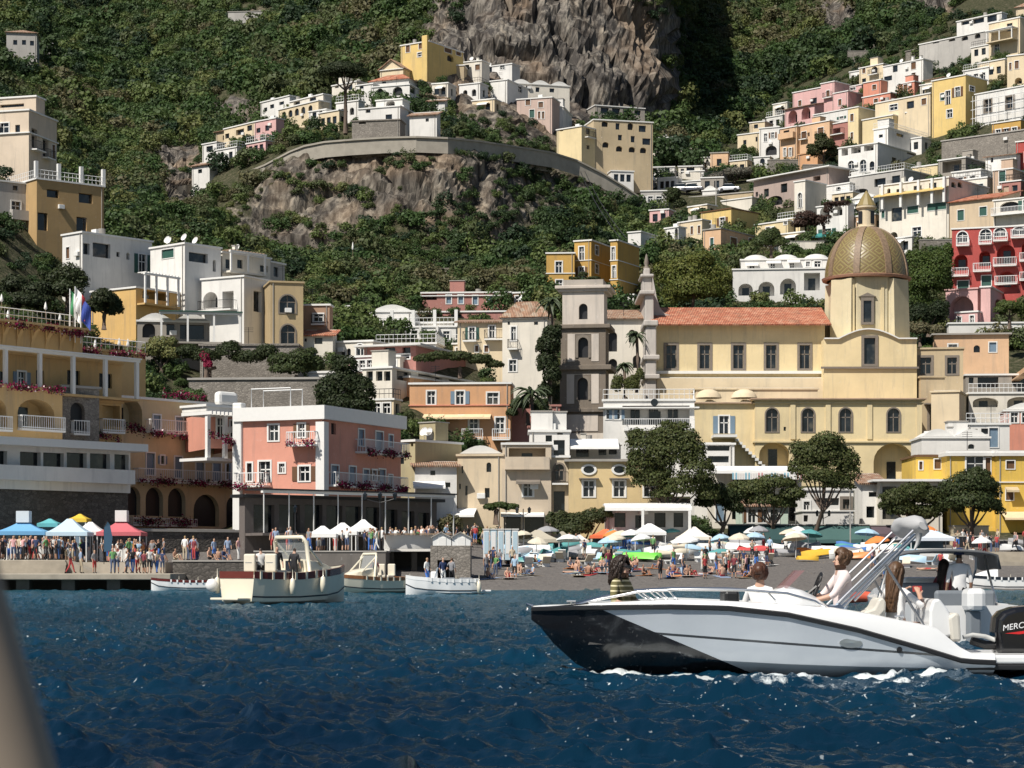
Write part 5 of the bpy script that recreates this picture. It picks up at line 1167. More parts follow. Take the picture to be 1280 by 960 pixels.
h = H('white house with a deep pergola terrace at its upper floor', (262,278,338), 316, 362, 42, 'warm', Y=256, win=[(286,330,8,12,'n'),(300,330,7,11,'n'),(330,336,10,8,'x')], clut=2); h.pergola(277,322,319,342,1.5,3,WOOD)
h = H('white corner house with an arched verandah under the pergola terrace', (252,305,338), 346, 400, 30, 'white', Y=249, win=[(263,375,18,20,'l'),(285,375,14,22,'L'),(322,377,10,26,'x')]); h.balcony(255,296,388,1.2,'iron')
h = H('tan house with two large arched windows right of the white terraces', (338,379), 353, 440, -14, (.47,.36,.21), Y=247, win=[(359.5,380,20,22,'y'),(360,418,18,24,'y')], cap='self')
h = H('grey-pink shaded house with louvred doors behind the tan house', (312,338,356), 328, 352, 30, 'grey', Y=262, win=[(345,340,6,12,'n')])
h = H('dark garden terrace house with a striped barrel vault', (172,262), 402, 442, -10, 'dim', Y=238, d=4, win=[(186,413,16,18,'z'),(213,412,10,14,'x'),(240,415,30,18,'x')], roof='vault'); h.pergola(200,300,396,430,2.5,4,FRAME_GREEN,False)
h = H('rubble garden wall above the pink hotel', (236,402), 474, 512, 4, 'stone', name='retaining_wall', cat='wall', Y=226, d=6, cap=CONC)
h = H('rubble wall under the garden terrace house', (250,372), 432, 478, 2, 'stone', name='retaining_wall', cat='wall', Y=234, d=5, cap='self')
SAL = (.66,.31,.23); AMB = (.62,.42,.20)
h = House('hotel', 'amber hotel top terrace on carved corbels with magenta flowers', (-60,103), 396, 455, -52, AMB, Y=186, d=9, fnd=12, cat='hotel'); h.walls('flat', plaster(AMB)); h.rail(hr=1.1)
cb = MB().mat(plaster(AMB))
for i in range(9):
    x = h.w*(i+.3)/9; pr = [(0, 0), (-.1, .5), (-.25, 1.0), (-.6, 1.5), (-1.3, 1.8), (-1.3, 2.0), (0, 2.0)]
    A_ = [(x, y, h.h-2.05+z) for y, z in pr]; B_ = [(x+.35, y, h.h-2.05+z) for y, z in pr]; cb.poly(A_); cb.poly(B_); cb.loft([A_, B_])
cb.build('corbel', h.root); MB().box(-.2, -1.35, h.h-.06, h.w+.3, -.18, h.h+.12).build('terrace_edge', h.root, m=plaster(AMB)); h.band(436, 1.4, .15, plaster(AMB))
h1 = h
h = House('hotel', 'lower amber terrace wing stepping down to the right', (92,182), 436, 500, -48, AMB, Y=199, d=6, fnd=8, cat='hotel'); h.walls('flat', plaster(AMB)); h.rail(hr=1.0); h2 = h
h = House('hotel', 'amber hotel gallery behind a white beam on square columns', (-60,152), 436, 482, -52, AMB, Y=176, d=8, fnd=12, cat='hotel'); h.win([(27,475,9,20,'d'),(50,472,10,18,'n'),(92,472,16,18,'n'),(132,476,16,18,'n'),(0,473,12,18,'n')]); h.walls('flat', 'self'); h.pergola(-60,152,445,492,2.2,6,FRAME_W,False,pw=.3)
h3 = h
h = House('hotel', 'amber arcade floor with arched loggias and carved white balconies', (-60,78), 478, 556, -52, AMB, Y=172, d=8, fnd=10, cat='hotel'); h.win([(45,517,46,36,'l'),(-3,517,22,36,'l'),(38,515,22,22,'w')]); h.walls('flat', plaster(AMB)); h.balcony(22,76,537,.6,'white'); h.balcony(-14,10,537,.6,'white'); h4 = h
h = House('hotel_tower', 'rough stone stair tower with one arched opening', (78,124), 484, 560, -40, 'stone', Y=183, d=6, fnd=8, cat='tower'); h.win([(97,520,18,34,'z')]); h.walls('flat', CONC); h.balcony(88,108,542,.6,'white')
h = House('hotel', 'narrow amber bay between the stone tower and the long wing', (122,152), 503, 600, -44, AMB, Y=187, d=6, fnd=8, cat='hotel'); h.win([(139,520,22,26,'L'),(128,524,4,26,'w')]); h.walls('flat', 'self'); h.balcony(122,150,540,.8,'white')
h = House('restaurant', 'white glass-fronted restaurant terrace on a rubble sea wall', (-60,163), 553, 592, -50, 'white', Y=164, d=6, fnd=1, cat='restaurant')
h.win([(-8,578,34,30,'x'),(38,579,26,28,'x'),(67,580,26,28,'x'),(96,580,25,28,'x'),(125,581,25,28,'x'),(152,582,18,28,'x')]); h.walls('flat', FRAME_W, over=1.0, capt=.6)
h.balcony(-58,160,599,.9,'solid',.95)
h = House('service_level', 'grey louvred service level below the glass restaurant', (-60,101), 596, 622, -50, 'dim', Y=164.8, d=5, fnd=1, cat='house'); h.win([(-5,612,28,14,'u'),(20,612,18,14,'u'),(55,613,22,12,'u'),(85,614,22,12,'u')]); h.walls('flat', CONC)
h = House('sea_wall', 'dark rubble sea wall with shade in its colour under the glass restaurant', (-60,160), 612, 720, -50, 'shaded_stone', Y=164.4, d=4, cat='wall'); h.walls('flat', STONE_D, over=0)
h = House('sea_wall', 'low rubble wall below the arcade of the yellow wing', (158,300), 664, 720, -36, 'shaded_stone', Y=176, d=3, cat='wall'); h.walls('flat', CONC, over=.1)
YW = (.66,.52,.32)
h = House('hotel', 'long yellow hotel wing with blue shutters and flower balconies', (150,301), 497, 690, -52, YW, Y=192, d=1.9, fnd=4, cat='hotel')
h.win([(164,517,28,36,'l'),(196,531,9,24,'u'),(224,533,9,23,'u'),(244,531,8,14,'u'),(188,580,10,27,'u'),(203,575,4,10,'w'),(223,584,9,26,'u'),(250,586,10,28,'u'),(271,587,10,28,'u'),(284.5,589,4,20,'a'),(291.5,590,4,22,'w'),
       (165,626,21,36,'z'),(193,627,22,36,'z'),(221,628,22,36,'z'),(258,638,32,40,'z'),(292,640,18,38,'z')])
h.walls('flat', FRAME_W, over=.3)
h.balcony(182,246,541,.7,'white'); h.balcony(166,298,603,.8,'white'); h.balcony(158,238,656,.9,'white',.5); h5 = h
h = H('salmon annex with two windows under the white roof pergola', (262,306), 513, 556, -24, SAL, Y=191, d=13, fnd=.3, win=[(276,535,9,24,'w'),(292,536,8,20,'w')])
h = House('pergola', 'white roof pergola with a little bell arch joining the two hotels', (258,303), 508, 513, -48, 'white', Y=188, d=3.2, fnd=.05, cat='pergola'); h.walls('flat', FRAME_W)
for x in (.1, h.w*.5, h.w-.5): MB().box(x, -.02, -4.0, x+.35, .3, -.06).build('pillar', h.root, m=FRAME_W)
MB().box(-.2, -.3, -4.25, h.w+.2, 3.3, -4.0).build('terrace', h.root, m=FRAME_W)
for i in range(9): MB().box(h.w*i/9, -.7, -.35, h.w*i/9+.12, 3.3, -.06).build('beam', h.root, m=FRAME_W)
MB().box(h.w-2.6, 0, h.h+.2, h.w-.4, .8, h.h+1.4).build('bell_arch', h.root, m=FRAME_W, bevel=.3)
h = House('hotel', 'salmon pink hotel with a white corner column and flower balconies', (299,403,501), 524, 690, 24, SAL, Y=184, cat='hotel')
h.win([(342,541,12,19,'w'),(352.5,585,7,11,'w'),(380.5,592,13,18,'w'),(331,590,14,26,'d'),(377,538,8,16,'w'),(312,590,6,22,'w'),
       (418.5,594,9,24,'u'),(440.5,596,8,25,'u'),(457.5,597,7,20,'u'),(468,594,5,12,'w'),(477.5,600,8,26,'u'),(488,604,5,20,'u'),(451.5,547,7,20,'u'),(474,551,9,22,'u'),(488.5,551,5,14,'u'),(417,536,6,14,'n')])
h.walls('flat', FRAME_W, over=.4, capt=1.15)
h.balcony(408,499,609,.9,'white'); h.balcony(444,499,567,1.0,'white'); h.balcony(300,337,607,1.0,'white'); h.balcony(365,400,556,1.0,'white')
MB().box(-.55, -.25, -3, .35, .6, h.h+1.6).build('pier', h.root, m=FRAME_W, bevel=.12)
f_, a_, z_, _ = h.loc(400, 620); MB().box(h.w-.45, -.35, -2, h.w+.35, .45, h.h*.98).build('corner_column', h.root, m=FRAME_W)
h6 = h
fm = MB()
for (a, b2) in ((.6, 4.4),): fm.tube([(a, 1, h.h+1), (a, 1, h.h+2.8), (b2, 1, h.h+2.8), (b2, 1, h.h+1)], .06, 5); fm.tube([(a, 3, h.h+1), (a, 3, h.h+2.8), (b2, 3, h.h+2.8), (b2, 3, h.h+1)], .06, 5)
fm.build('roof_frame', h.root, m=RAIL_W)
h = House('restaurant', 'long seafront restaurant with a dark flat roof and thin white posts', (306,546), 622, 690, -40, (.15,.13,.12), Y=171, d=.8, cat='restaurant')
h.win([(330,648,26,34,'x'),(362,648,26,34,'x'),(392,648,22,34,'x'),(418,648,20,32,'x'),(442,648,20,30,'x'),(466,648,18,28,'x'),(488,650,18,26,'x'),(510,651,16,24,'x'),(530,652,14,22,'x')]); h.walls('flat', IRON, over=.5, capt=.25)
h.pergola(308,545,620,668,2.4,9,IRON,False,pw=.07)
def wave_tile(n, L, seed, wind=(.8, .6), hrms=.05, lmin=.16, lmax=5.0):
    rg = np.random.default_rng(seed); k1 = 2*np.pi*np.fft.fftfreq(n, L/n); kx, ky = np.meshgrid(k1, k1, indexing='ij'); k = np.hypot(kx, ky)+1e-9
    c = (kx*wind[0]+ky*wind[1])/k
    A = np.where((k < 2*np.pi/lmin) & (k > 2*np.pi/lmax), k**-1.75*(.25+np.abs(c)**2), 0)*np.exp(-(2*np.pi/lmax*1.2/k)**2)
    f = np.fft.fft2(rg.normal(size=(n, n)))*A; h = np.real(np.fft.ifft2(f)); h -= h.mean(); h *= hrms/h.std()
    return h+.35*h*np.abs(h)/(2*hrms)        # sharpen the crests
T1, T2 = wave_tile(1024, 34.0, 5, hrms=.034, lmin=.12, lmax=3.0), wave_tile(512, 61.0, 9, (.95, -.3), .022, .5, 9.0)
def samp(T, L, x, y):
    n = T.shape[0]; u = (x/L*n) % n; v = (y/L*n) % n; i = u.astype(int); j = v.astype(int); a, b2 = u-i, v-j; i2, j2 = (i+1) % n, (j+1) % n; i %= n; j %= n
    return T[i, j]*(1-a)*(1-b2)+T[i2, j]*a*(1-b2)+T[i, j2]*(1-a)*b2+T[i2, j2]*a*b2
wp = np.concatenate([np.arange(-700, -60, 8.0), np.arange(-60, 1340, 2.2), np.arange(1340, 1990, 8.0)])
wr = np.concatenate([np.geomspace(6, 13.5, 30, endpoint=False), CH*F/(np.linspace(975, 736.5, 440)-712)])
WX = (wp[None, :]-640)/F*wr[:, None]; WY = np.broadcast_to(wr[:, None], WX.shape)
calm = np.interp(WY, [15, 60, 120, 160], [1, 1, .9, .55])
WZ = (samp(T1, 34.0, WX+100, WY+20)+samp(T2, 61.0, WX*.8-WY*.6+200, WX*.6+WY*.8+40))*calm
idx = np.arange(WX.size).reshape(WX.shape); Qw = np.stack([idx[:-1, :-1], idx[:-1, 1:], idx[1:, 1:], idx[1:, :-1]], -1).reshape(-1, 4)
foam = np.zeros(WX.shape)
def foam_line(pts, wdt, k=1.0):
    global foam
    for (x0, y0), (x1, y1) in zip(pts[:-1], pts[1:]):
        dx, dy = x1-x0, y1-y0; t = np.clip(((WX-x0)*dx+(WY-y0)*dy)/(dx*dx+dy*dy), 0, 1)
        d = np.hypot(WX-x0-t*dx, WY-y0-t*dy); foam = np.maximum(foam, k*np.clip(1.25-d/wdt, 0, 1))
def fx(px, Y): return ((px-640)/F*Y, Y)
foam_line([fx(752, 29.6), fx(800, 29.0), fx(900, 28.75), fx(1080, 28.7), fx(1300, 28.8)], .3, 1.12)
foam_line([fx(930, 28.1), fx(1100, 27.6), fx(1300, 27.4)], .4, .64)
foam_line([fx(990, 27.0), fx(1300, 26.6)], .6, .58)
foam_line([fx(252, 83.6), fx(300, 83.0), fx(345, 84.0)], .8, .9); foam_line([fx(140, 80), fx(200, 81.5), fx(290, 82)], 1.1, .5); foam_line([fx(95, 63), fx(140, 64)], .8, .4)
foam_line([fx(560, 121), fx(598, 122)], .8, .6); foam_line([fx(404, 103), fx(440, 105)], .8, .75); foam_line([fx(620, 150.0), fx(780, 150.2), fx(1000, 150.2), fx(1300, 150.2)], 1.0, .62)
foam_line([fx(440, 30.2), fx(475, 30.5), fx(520, 30.3)], .28, .42)
m, nt, b = new_mat('sea_water')
co = obj_co(nt)
n1 = noise_tex(nt, mapped(nt, (1, .55, 1), co=co), 3.0, 5, .65); n2 = noise_tex(nt, mapped(nt, (1, .4, 1), co=co), .06, 3); n3 = noise_tex(nt, mapped(nt, (1.6, .35, 1), co=co), 1.3, 6, .8)
sx = N(nt, 'ShaderNodeSeparateXYZ'); nt.links.new(co, sx.inputs[0])
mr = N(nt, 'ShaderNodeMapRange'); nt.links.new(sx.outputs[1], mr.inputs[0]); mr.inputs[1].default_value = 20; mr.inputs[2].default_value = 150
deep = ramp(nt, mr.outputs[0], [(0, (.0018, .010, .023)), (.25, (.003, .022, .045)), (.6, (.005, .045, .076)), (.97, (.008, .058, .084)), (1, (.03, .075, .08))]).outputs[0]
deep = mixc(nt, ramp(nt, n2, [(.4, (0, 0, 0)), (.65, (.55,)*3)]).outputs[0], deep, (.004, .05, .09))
fa = N(nt, 'ShaderNodeAttribute', attribute_name='foam').outputs['Fac']
fm = N(nt, 'ShaderNodeMath', operation='MULTIPLY_ADD'); nt.links.new(n3, fm.inputs[0]); fm.inputs[1].default_value = 2.4; fm.inputs[2].default_value = -1.53
fs = N(nt, 'ShaderNodeMath', operation='ADD'); nt.links.new(fm.outputs[0], fs.inputs[0]); nt.links.new(fa, fs.inputs[1])
fr = ramp(nt, fs.outputs[0], [(.22, (0, 0, 0)), (.5, (1, 1, 1))]).outputs[0]
fk = noise_tex(nt, mapped(nt, (1.2, .55, 1), co=co), 11.0, 2, .5); glint_r = ramp(nt, fk, [(.70, (0, 0, 0)), (.73, (1, 1, 1))]).outputs[0]; fx_ = ramp(nt, n2, [(.42, (0, 0, 0)), (.56, (1, 1, 1))]).outputs[0]; fr = mixc(nt, 1.0, fr, mixc(nt, 1.0, glint_r, fx_, 'MULTIPLY'), 'LIGHTEN')  # sun glints painted as white specks, lightened into the foam mask
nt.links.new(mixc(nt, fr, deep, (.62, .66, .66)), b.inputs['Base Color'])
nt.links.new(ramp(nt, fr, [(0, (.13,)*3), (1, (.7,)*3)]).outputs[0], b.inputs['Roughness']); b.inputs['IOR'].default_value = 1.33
b.inputs['Specular IOR Level'].default_value = 0
bump(nt, b, n1, .8, .05)
nl = b.inputs['Normal'].links[0].from_socket; gl = N(nt, 'ShaderNodeBsdfGlossy'); gl.inputs['Roughness'].default_value = .09; gl.inputs['Color'].default_value = (.75, .88, 1, 1); fn = N(nt, 'ShaderNodeFresnel'); fn.inputs[0].default_value = 1.33; nt.links.new(nl, gl.inputs['Normal']); nt.links.new(nl, fn.inputs['Normal'])
mn = N(nt, 'ShaderNodeMath', operation='MULTIPLY'); nt.links.new(fn.outputs[0], mn.inputs[0]); mn.inputs[1].default_value = .55; mi = N(nt, 'ShaderNodeMath', operation='MINIMUM'); nt.links.new(mn.outputs[0], mi.inputs[0]); mi.inputs[1].default_value = .27
ms = N(nt, 'ShaderNodeMixShader'); nt.links.new(mi.outputs[0], ms.inputs[0]); nt.links.new(b.outputs[0], ms.inputs[1]); nt.links.new(gl.outputs[0], ms.inputs[2]); nt.links.new(ms.outputs[0], nt.nodes['Material Output'].inputs['Surface'])
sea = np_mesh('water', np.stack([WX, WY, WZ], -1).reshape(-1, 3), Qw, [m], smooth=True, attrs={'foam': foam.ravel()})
tag(sea, 'dark blue choppy sea in front of the beach', kind='structure')

QC = plain('quay_concrete', (.34, .30, .24), .9, var=.35, scale=1.2); QD = plain('quay_dark_concrete', (.10, .09, .075), .9, var=.4, scale=1.0)
def rootbox(name, label, cat, loc=(0, 0, 0), rz=0, group=None): return empty(name, loc, rz, label, cat, group)
zq = ZP(717, 152)
t = rootbox('quay', 'low concrete quay on dark piles along the left shore', 'quay')
xl, xr_ = XP(-420, 152), XP(216, 152)
MB().box(xl, 151, zq-.42, xr_, 172, zq).build('deck', t, m=QC, bevel=.06)
mb = MB().mat(QD)
for i in range(16): x = xr_-.9-i*3.1; mb.box(x-.45, 151.6, -2, x+.45, 153, zq-.42)
mb.box(xl, 154.5, -2, xr_-.4, 156, zq-.43); mb.build('pile', t)['kind'] = 'stuff'
zt = ZP(700, 161)
t = rootbox('quay_terrace', 'stepped stone terrace on the quay where the crowd waits', 'terrace')
MB().box(xl, 160, zq-.2, XP(82, 160), 174, zt).build('platform', t, m=QC, bevel=.05)
mb = MB().mat(QC)
for i in range(4): mb.box(xl, 159.2-i*.0+.2*i, zq-.1, XP(80, 159), 160.0, zq+.23*(i+1)-.1)
mb.build('step', t)
MB().box(XP(82.2, 160), 162.5, zq-.2, XP(205, 162), 174, zt-.15).build('ramp', t, m=plain('pale_paving', (.42, .37, .30), .9, var=.2))
mb = MB().mat(QC); A_ = [(XP(82, 160), 160.2, zq), (XP(120, 160), 160.2, zq), (XP(82, 160), 160.2, zt)]; B_ = [(p[0], 162.4, p[2]) for p in A_]; mb.poly(A_); mb.loft([A_+[A_[0]], B_+[B_[0]]]); mb.build('cheek_wall', t)
def wallbox(label, px0, px1, top, base, Y, d=2, m=STONE, name='retaining_wall'):
    t = rootbox(name, label, 'wall', (XP(px0, Y), Y, ZP(base, Y))); w_ = XP(px1, Y)-XP(px0, Y); h_ = ZP(top, Y)-ZP(base, Y)
    MB().box(0, 0, -2, w_, d, h_).build('wall', t, m=m); MB().box(-.06, -.06, h_, w_+.06, d+.05, h_+.1).build('coping', t, m=CONC); return t
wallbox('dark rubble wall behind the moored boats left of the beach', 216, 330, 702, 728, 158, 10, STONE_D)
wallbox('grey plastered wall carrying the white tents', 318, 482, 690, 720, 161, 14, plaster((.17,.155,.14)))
t = rootbox('beach_terrace', 'white curved beach terrace standing over a dark hollow', 'terrace', (XP(480, 166), 166, 0))
zt0, zt1 = ZP(686, 166), ZP(669, 166); L_ = XP(548, 166)-XP(480, 166); mb = MB().mat(FRAME_W)
arc = [(L_*i/12, -.5*math.sin(math.pi*i/12)-.2, 0) for i in range(13)]
mb.loft([[(x, y, zt0) for x, y, _ in arc], [(x-.1, y-.25, zt1) for x, y, _ in arc], [(x, y-.08, zt1+.002) for x, y, _ in arc], [(x, y-.0, zt0) for x, y, _ in arc]]); mb.box(0, .2, zt0-.2, L_, 9, zt0); mb.build('parapet', t)
mb = MB().mat(QD)
for x in (.3, L_*.5, L_-.4): mb.box(x, .6, -1, x+.4, 1.0, zt0-.2)
mb.box(0, 5, -1, L_, 5.4, zt0-.2); mb.build('pile', t)['kind'] = 'stuff'
MB().box(-.1, -1.2, zt1+.02, L_+1, -.6, zt1+.12).build('handrail', t, m=WOOD)
t = rootbox('stone_kiosk', 'rough stone block with a cave mouth under two white cabins', 'kiosk', (XP(538, 160), 160, 0))
L_ = XP(588, 160)-XP(538, 160); z0, z1 = ZP(722, 160), ZP(682, 160); mb = MB().mat(STONE)
mb.box(0, 0, z0-2, .5, 5, z1); mb.box(L_-1.2, 0, z0-2, L_, 5, z1); mb.box(.502, .02, z0+(z1-z0)*.55, L_-1.202, 5, z1-.002); mb.box(.502, 3, z0-2, L_-1.202, 4.9, z0+(z1-z0)*.55-.004); mb.build('wall', t)
PLANK = plain('white_planks', (.72, .72, .70), .6, var=.08, scale=9)
for i, lb in enumerate(('white gabled beach cabin on the stone block, the left of the pair', 'white gabled beach cabin on the stone block, the right of the pair')):
    x0 = XP(541+24*i, 160); w_ = XP(564, 160)-XP(541, 160); r_ = rootbox('beach_cabin', lb, 'cabin', (x0, 160.1, z1), 0, 'beach cabins'); ce, cr_ = ZP(671, 160)-z1, ZP(665.5, 160)-z1
    mb = MB().mat(PLANK); 
    for yy in (0, 2.4): mb.poly([(0, yy, 0), (w_, yy, 0), (w_, yy, ce), (w_/2, yy, cr_), (0, yy, ce)])
    for xx in (0, w_): mb.poly([(xx, 0, 0), (xx, 2.4, 0), (xx, 2.4, ce), (xx, 0, ce)])
    mb.build('wall', r_); mb = MB().mat(ROOFGREY)
    for sg in (0, 1):
        a = (w_*sg+(.12 if sg else -.12), ce-.08); c_ = (w_/2, cr_+.02); mb.loft([[(a[0], -.15, a[1]), (a[0], 2.55, a[1])], [(c_[0], -.15, c_[1]), (c_[0], 2.55, c_[1])]])
    o = mb.build('roof', r_); md = o.modifiers.new('t', 'SOLIDIFY'); md.thickness = .06
    mb = MB().mat(FRAME_W); mb.box(w_*.3, -.04, 0, w_*.72, -.003, ce*.9); mb.build('door', r_)
BLUEP = plain('pale_blue_planks', (.42, .55, .62), .6, var=.12, scale=6)
for i in range(5):
    x = 604+9*i; Y = 176; r_ = rootbox('beach_cabin', ['first', 'second', 'third', 'fourth', 'fifth'][i]+' narrow blue-white beach cabin from the stone block', 'cabin', (XP(x, Y), Y, ZP(692, Y)), 0, 'narrow beach cabins'); w_ = .5
    mb = MB().mat(BLUEP if i % 2 else PLANK); mb.box(0, 0, -.5, w_, .8, 1.9); mb.build('wall', r_); MB().box(-.05, -.05, 1.9, w_+.05, .85, 1.98).build('roof', r_, m=ROOFWHITE); MB().box(.08, -.03, 0, w_-.08, -.003, 1.75).build('door', r_, m=PLANK if i % 2 else BLUEP)
def canvas(name, c): return plain(name, c, .75, var=.07)
def tent(label, px0, px1, ytop, yeave, base, c, Y=None, kind='tent', vent=None, counter=False, name='tent', depth=None, flat=.0):
    Y = Y or ground_Y((px0+px1)/2, base); x0, x1 = XP(px0, Y), XP(px1, Y); w_ = x1-x0; d_ = depth or min(w_, 4); z0 = ZP(base, Y)
    ze, zt = ZP(yeave, Y)-z0, ZP(ytop, Y)-z0; t = rootbox(name, label, 'tent' if name == 'tent' else name.replace('_', ' '), (x0, Y, z0)); mc = canvas('canvas_'+'_'.join(f'{int(q*99)}' for q in c), c)
    mb = MB().mat(mc); cx, cy = w_/2, d_/2; n = 6; hip = .12
    ring = lambda f, z: [(cx+(x-cx)*f, cy+(y-cy)*f, z) for x, y in ((0, 0), (w_, 0), (w_, d_), (0, d_), (0, 0))]
    secs = [ring(1, ze-.28), ring(1, ze)]+[ring(1-i/n*(1-hip), ze+(zt-ze)*((i/n)**1.35 if kind == 'tent' else i/n)) for i in range(1, n+1)]
    mb.loft(secs); mb.poly(secs[-1][:4]); mb.build('canopy', t)
    if vent is not None:
        mb = MB().mat(canvas('canvas_'+'_'.join(f'{int(q*99)}' for q in vent), vent)); mb.box(cx-w_*.13, cy-.5, zt-.1, cx+w_*.13, cy+.5, zt+.75); mb.build('vent', t)
    for (x, y) in ((.08, .08), (w_-.08, .08), (w_-.08, d_-.08), (.08, d_-.08)): MB().tube([(x, y, -.3), (x, y, ze)], .045, 6).build('pole', t, m=RAIL_W)
    if counter:
        MB().box(w_*.06, .3, 0, w_*.94, d_-.3, 1.0).build('counter', t, m=PLANK); MB().box(w_*.1, d_-.6, 1.0, w_*.9, d_-.5, ze-.1).build('back_panel', t, m=FRAME_BLUE)
    return t
tent('blue pyramid ticket kiosk roof at the left edge of the quay', -6, 56, 651, 664, 700, (.14,.36,.60), 163.6, depth=2.6, vent=(.6,.66,.7), counter=True, name='ticket_kiosk')
tent('small teal kiosk roof between the blue kiosk and pale tent', 46, 72, 648, 654, 700, (.12,.42,.45), 166.5, depth=2, counter=True, name='ticket_kiosk')
tent('pale blue open tent on thin white poles over the quay crowd', 57, 109, 648, 665, 700, (.48,.62,.72), 163.2, depth=2.6)
tent('small yellow kiosk cap behind the pale blue tent', 86, 108, 642, 648, 700, (.70,.48,.05), 169, depth=2, counter=True, name='ticket_kiosk')
tent('white open tent right behind the pale blue tent', 92, 128, 652, 664, 700, (.76,.76,.74), 167)
tent('red pyramid ticket kiosk roof with a white vent on the quay', 120, 176, 650, 665, 702, (.52,.12,.14), 165.5, depth=3, vent=(.70,.68,.66), counter=True, name='ticket_kiosk')
emb = MB().mat(canvas('yellow_emblem', (.7,.5,.1)))
tent('long white market tent above the grey wall, left end', 384, 420, 657, 667, 692, (.78,.78,.76), 166)
tent('white market tent in the middle of the row above the wall', 408, 446, 653, 664, 692, (.78,.78,.76), 168)
tent('white market tent at the right end of the row above the wall', 436, 470, 649, 660, 690, (.78,.78,.76), 170)
tent('orange red beach bar tent with a cross pole front', 738, 778, 661, 669, 692, (.78,.16,.06), 196, counter=True, name='beach_bar')
tent('white flat roofed ice cream stand on two posts', 793, 833, 654, 665, 690, (.80,.80,.78), 196, kind='flat', name='beach_bar')
tent('cream parasol stand with a wide pointed canopy', 847, 890, 658, 671, 690, (.74,.70,.60), 196)
tent('drab tan tent left of the orange beach bar', 645, 700, 662, 674, 694, (.42,.38,.30), 193)
tent('low khaki shelter with a grey canopy below the clipped bushes', 690, 716, 664, 672, 692, (.34,.31,.25), 196)
tent('small pale parasol between the khaki shelter and orange bar', 713, 736, 668, 675, 690, (.66,.60,.56), 197)
tent('white beach office with blue windows right of the canvas bundle', 1138, 1194, 662, 672, 700, (.62,.66,.72), 190, kind='flat', counter=True, name='beach_office')
def long_awning(label, px0, px1, ytop, ybot, base, c, Y):
    t = rootbox('shop_awning', label, 'awning', (XP(px0, Y), Y, ZP(base, Y))); z0 = ZP(base, Y); w_ = XP(px1, Y)-XP(px0, Y); mc = canvas('awning_'+'_'.join(f'{int(q*99)}' for q in c), c)
    zt_, zb_ = ZP(ytop, Y)-z0, ZP(ybot, Y)-z0; mb = MB().mat(mc); n = max(4, int(w_/1.2)); a = [(w_*i/n, 2.6, zt_) for i in range(n+1)]; b3 = [(w_*i/n, 0, zb_+.05*(i % 2)) for i in range(n+1)]; c3 = [(w_*i/n, -.01, zb_-.28) for i in range(n+1)]
    mb.loft([a, b3, c3]); o = mb.build('canvas', t); md = o.modifiers.new('t', 'SOLIDIFY'); md.thickness = .03
    for i in range(0, n+1, 3): MB().tube([(w_*i/n, .1, -.3), (w_*i/n, .1, zb_)], .05, 6).build('post', t, m=IRON)
    MB().box(0, 2.65, -.5, w_, 3.2, zt_).build('shop_front', t, m=plain('dark_shop_front', (.03,.03,.03), .6)); MB().box(0, 2.3, zt_+.02, w_, 4.5, zt_+.12).build('terrace_edge', t, m=CONC); return t
long_awning('long dark green awning in front of the beach cafes', 914, 1020, 656, 675, 698, (.022,.06,.06), 201)
long_awning('faded pale green awning right of the dark green one', 1018, 1092, 656, 675, 698, (.05,.11,.10), 201.5)
long_awning('plum coloured awning over a dark shop front', 1093, 1140, 657, 668, 696, (.10,.07,.08), 202)
wallbox('cream promenade wall at the right below the bright yellow house', 1190, 1236, 658, 672, 203, 1.5, plaster(PAL['cream']))
wallbox('black sign fence under the cream promenade wall', 1192, 1240, 671, 690, 201, .3, IRON)
wallbox('low concrete promenade parapet above the beach bars', 700, 916, 668, 690, 206.5, 1.0, CONC)
wallbox('low concrete promenade parapet behind the covered boats on the right', 1140, 1310, 676, 696, 207, 1.0, CONC)
t = rootbox('beach_steps', 'pale concrete steps down to the beach at the right edge', 'steps', (XP(1236, 176), 176, ZP(722, 176)))
for i in range(5): MB().box(.3*i*.6, i*1.6, -1, 5, 1.6*(i+1)-.004, .42*(i+1)).build('step', t, m=QC)
def flag(label, px, ytop, ybase, Y, cols):
    t = rootbox('flag', label, 'flag', (XP(px, Y), Y, ZP(ybase, Y)), 0, 'flags on the hotel terrace'); h_ = ZP(ytop, Y)-ZP(ybase, Y); MB().tube([(0, 0, -1.5), (0, 0, h_)], .05, 6).build('pole', t, m=RAIL_W)
    mb = MB(); n = 8
    for k, c in enumerate(cols):
        mb.mat(canvas('flag_'+'_'.join(f'{int(q*99)}' for q in c), c)); w0, w1 = 1.0*k/len(cols), 1.0*(k+1)/len(cols)
        mb.loft([[(.05+w*.8, .12*math.sin(w*6+i*.7)+.1*w, h_-.1-i*.3-w*.9) for i in range(n)] for w in np.linspace(w0, w1, 4)])
    mb.build('cloth', t)
flag('white flag with a green hoist strip on the hotel terrace', 87.5, 361, 405, 196, [(.05,.25,.1), (.75,.75,.73), (.75,.75,.73)])
flag('large white and red flag, middle of the three on the terrace', 94, 358, 407, 196, [(.8,.8,.78), (.78,.78,.76), (.5,.05,.06)])
flag('dark blue flag beside the white flags on the terrace', 101, 370, 408, 196, [(.03,.06,.3), (.03,.06,.3)])
t = rootbox('banner', 'dark blue feather banner standing on the quay', 'banner', (XP(130, 162), 162, zt-.1)); h_ = ZP(650, 162)-zt; MB().tube([(0, 0, -.2), (0, 0, h_*.85), (.25, 0, h_)], .03, 6).build('pole', t, m=IRON)
mb = MB().mat(canvas('navy_banner', (.04,.10,.17))); mb.loft([[(0, 0, .7), (0, 0, h_*.85), (.25, 0, h_)], [(.5, .1, .8), (.6, .12, h_*.6), (.42, .08, h_*.92)]]); o = mb.build('cloth', t); o.modifiers.new('t', 'SOLIDIFY').thickness = .02
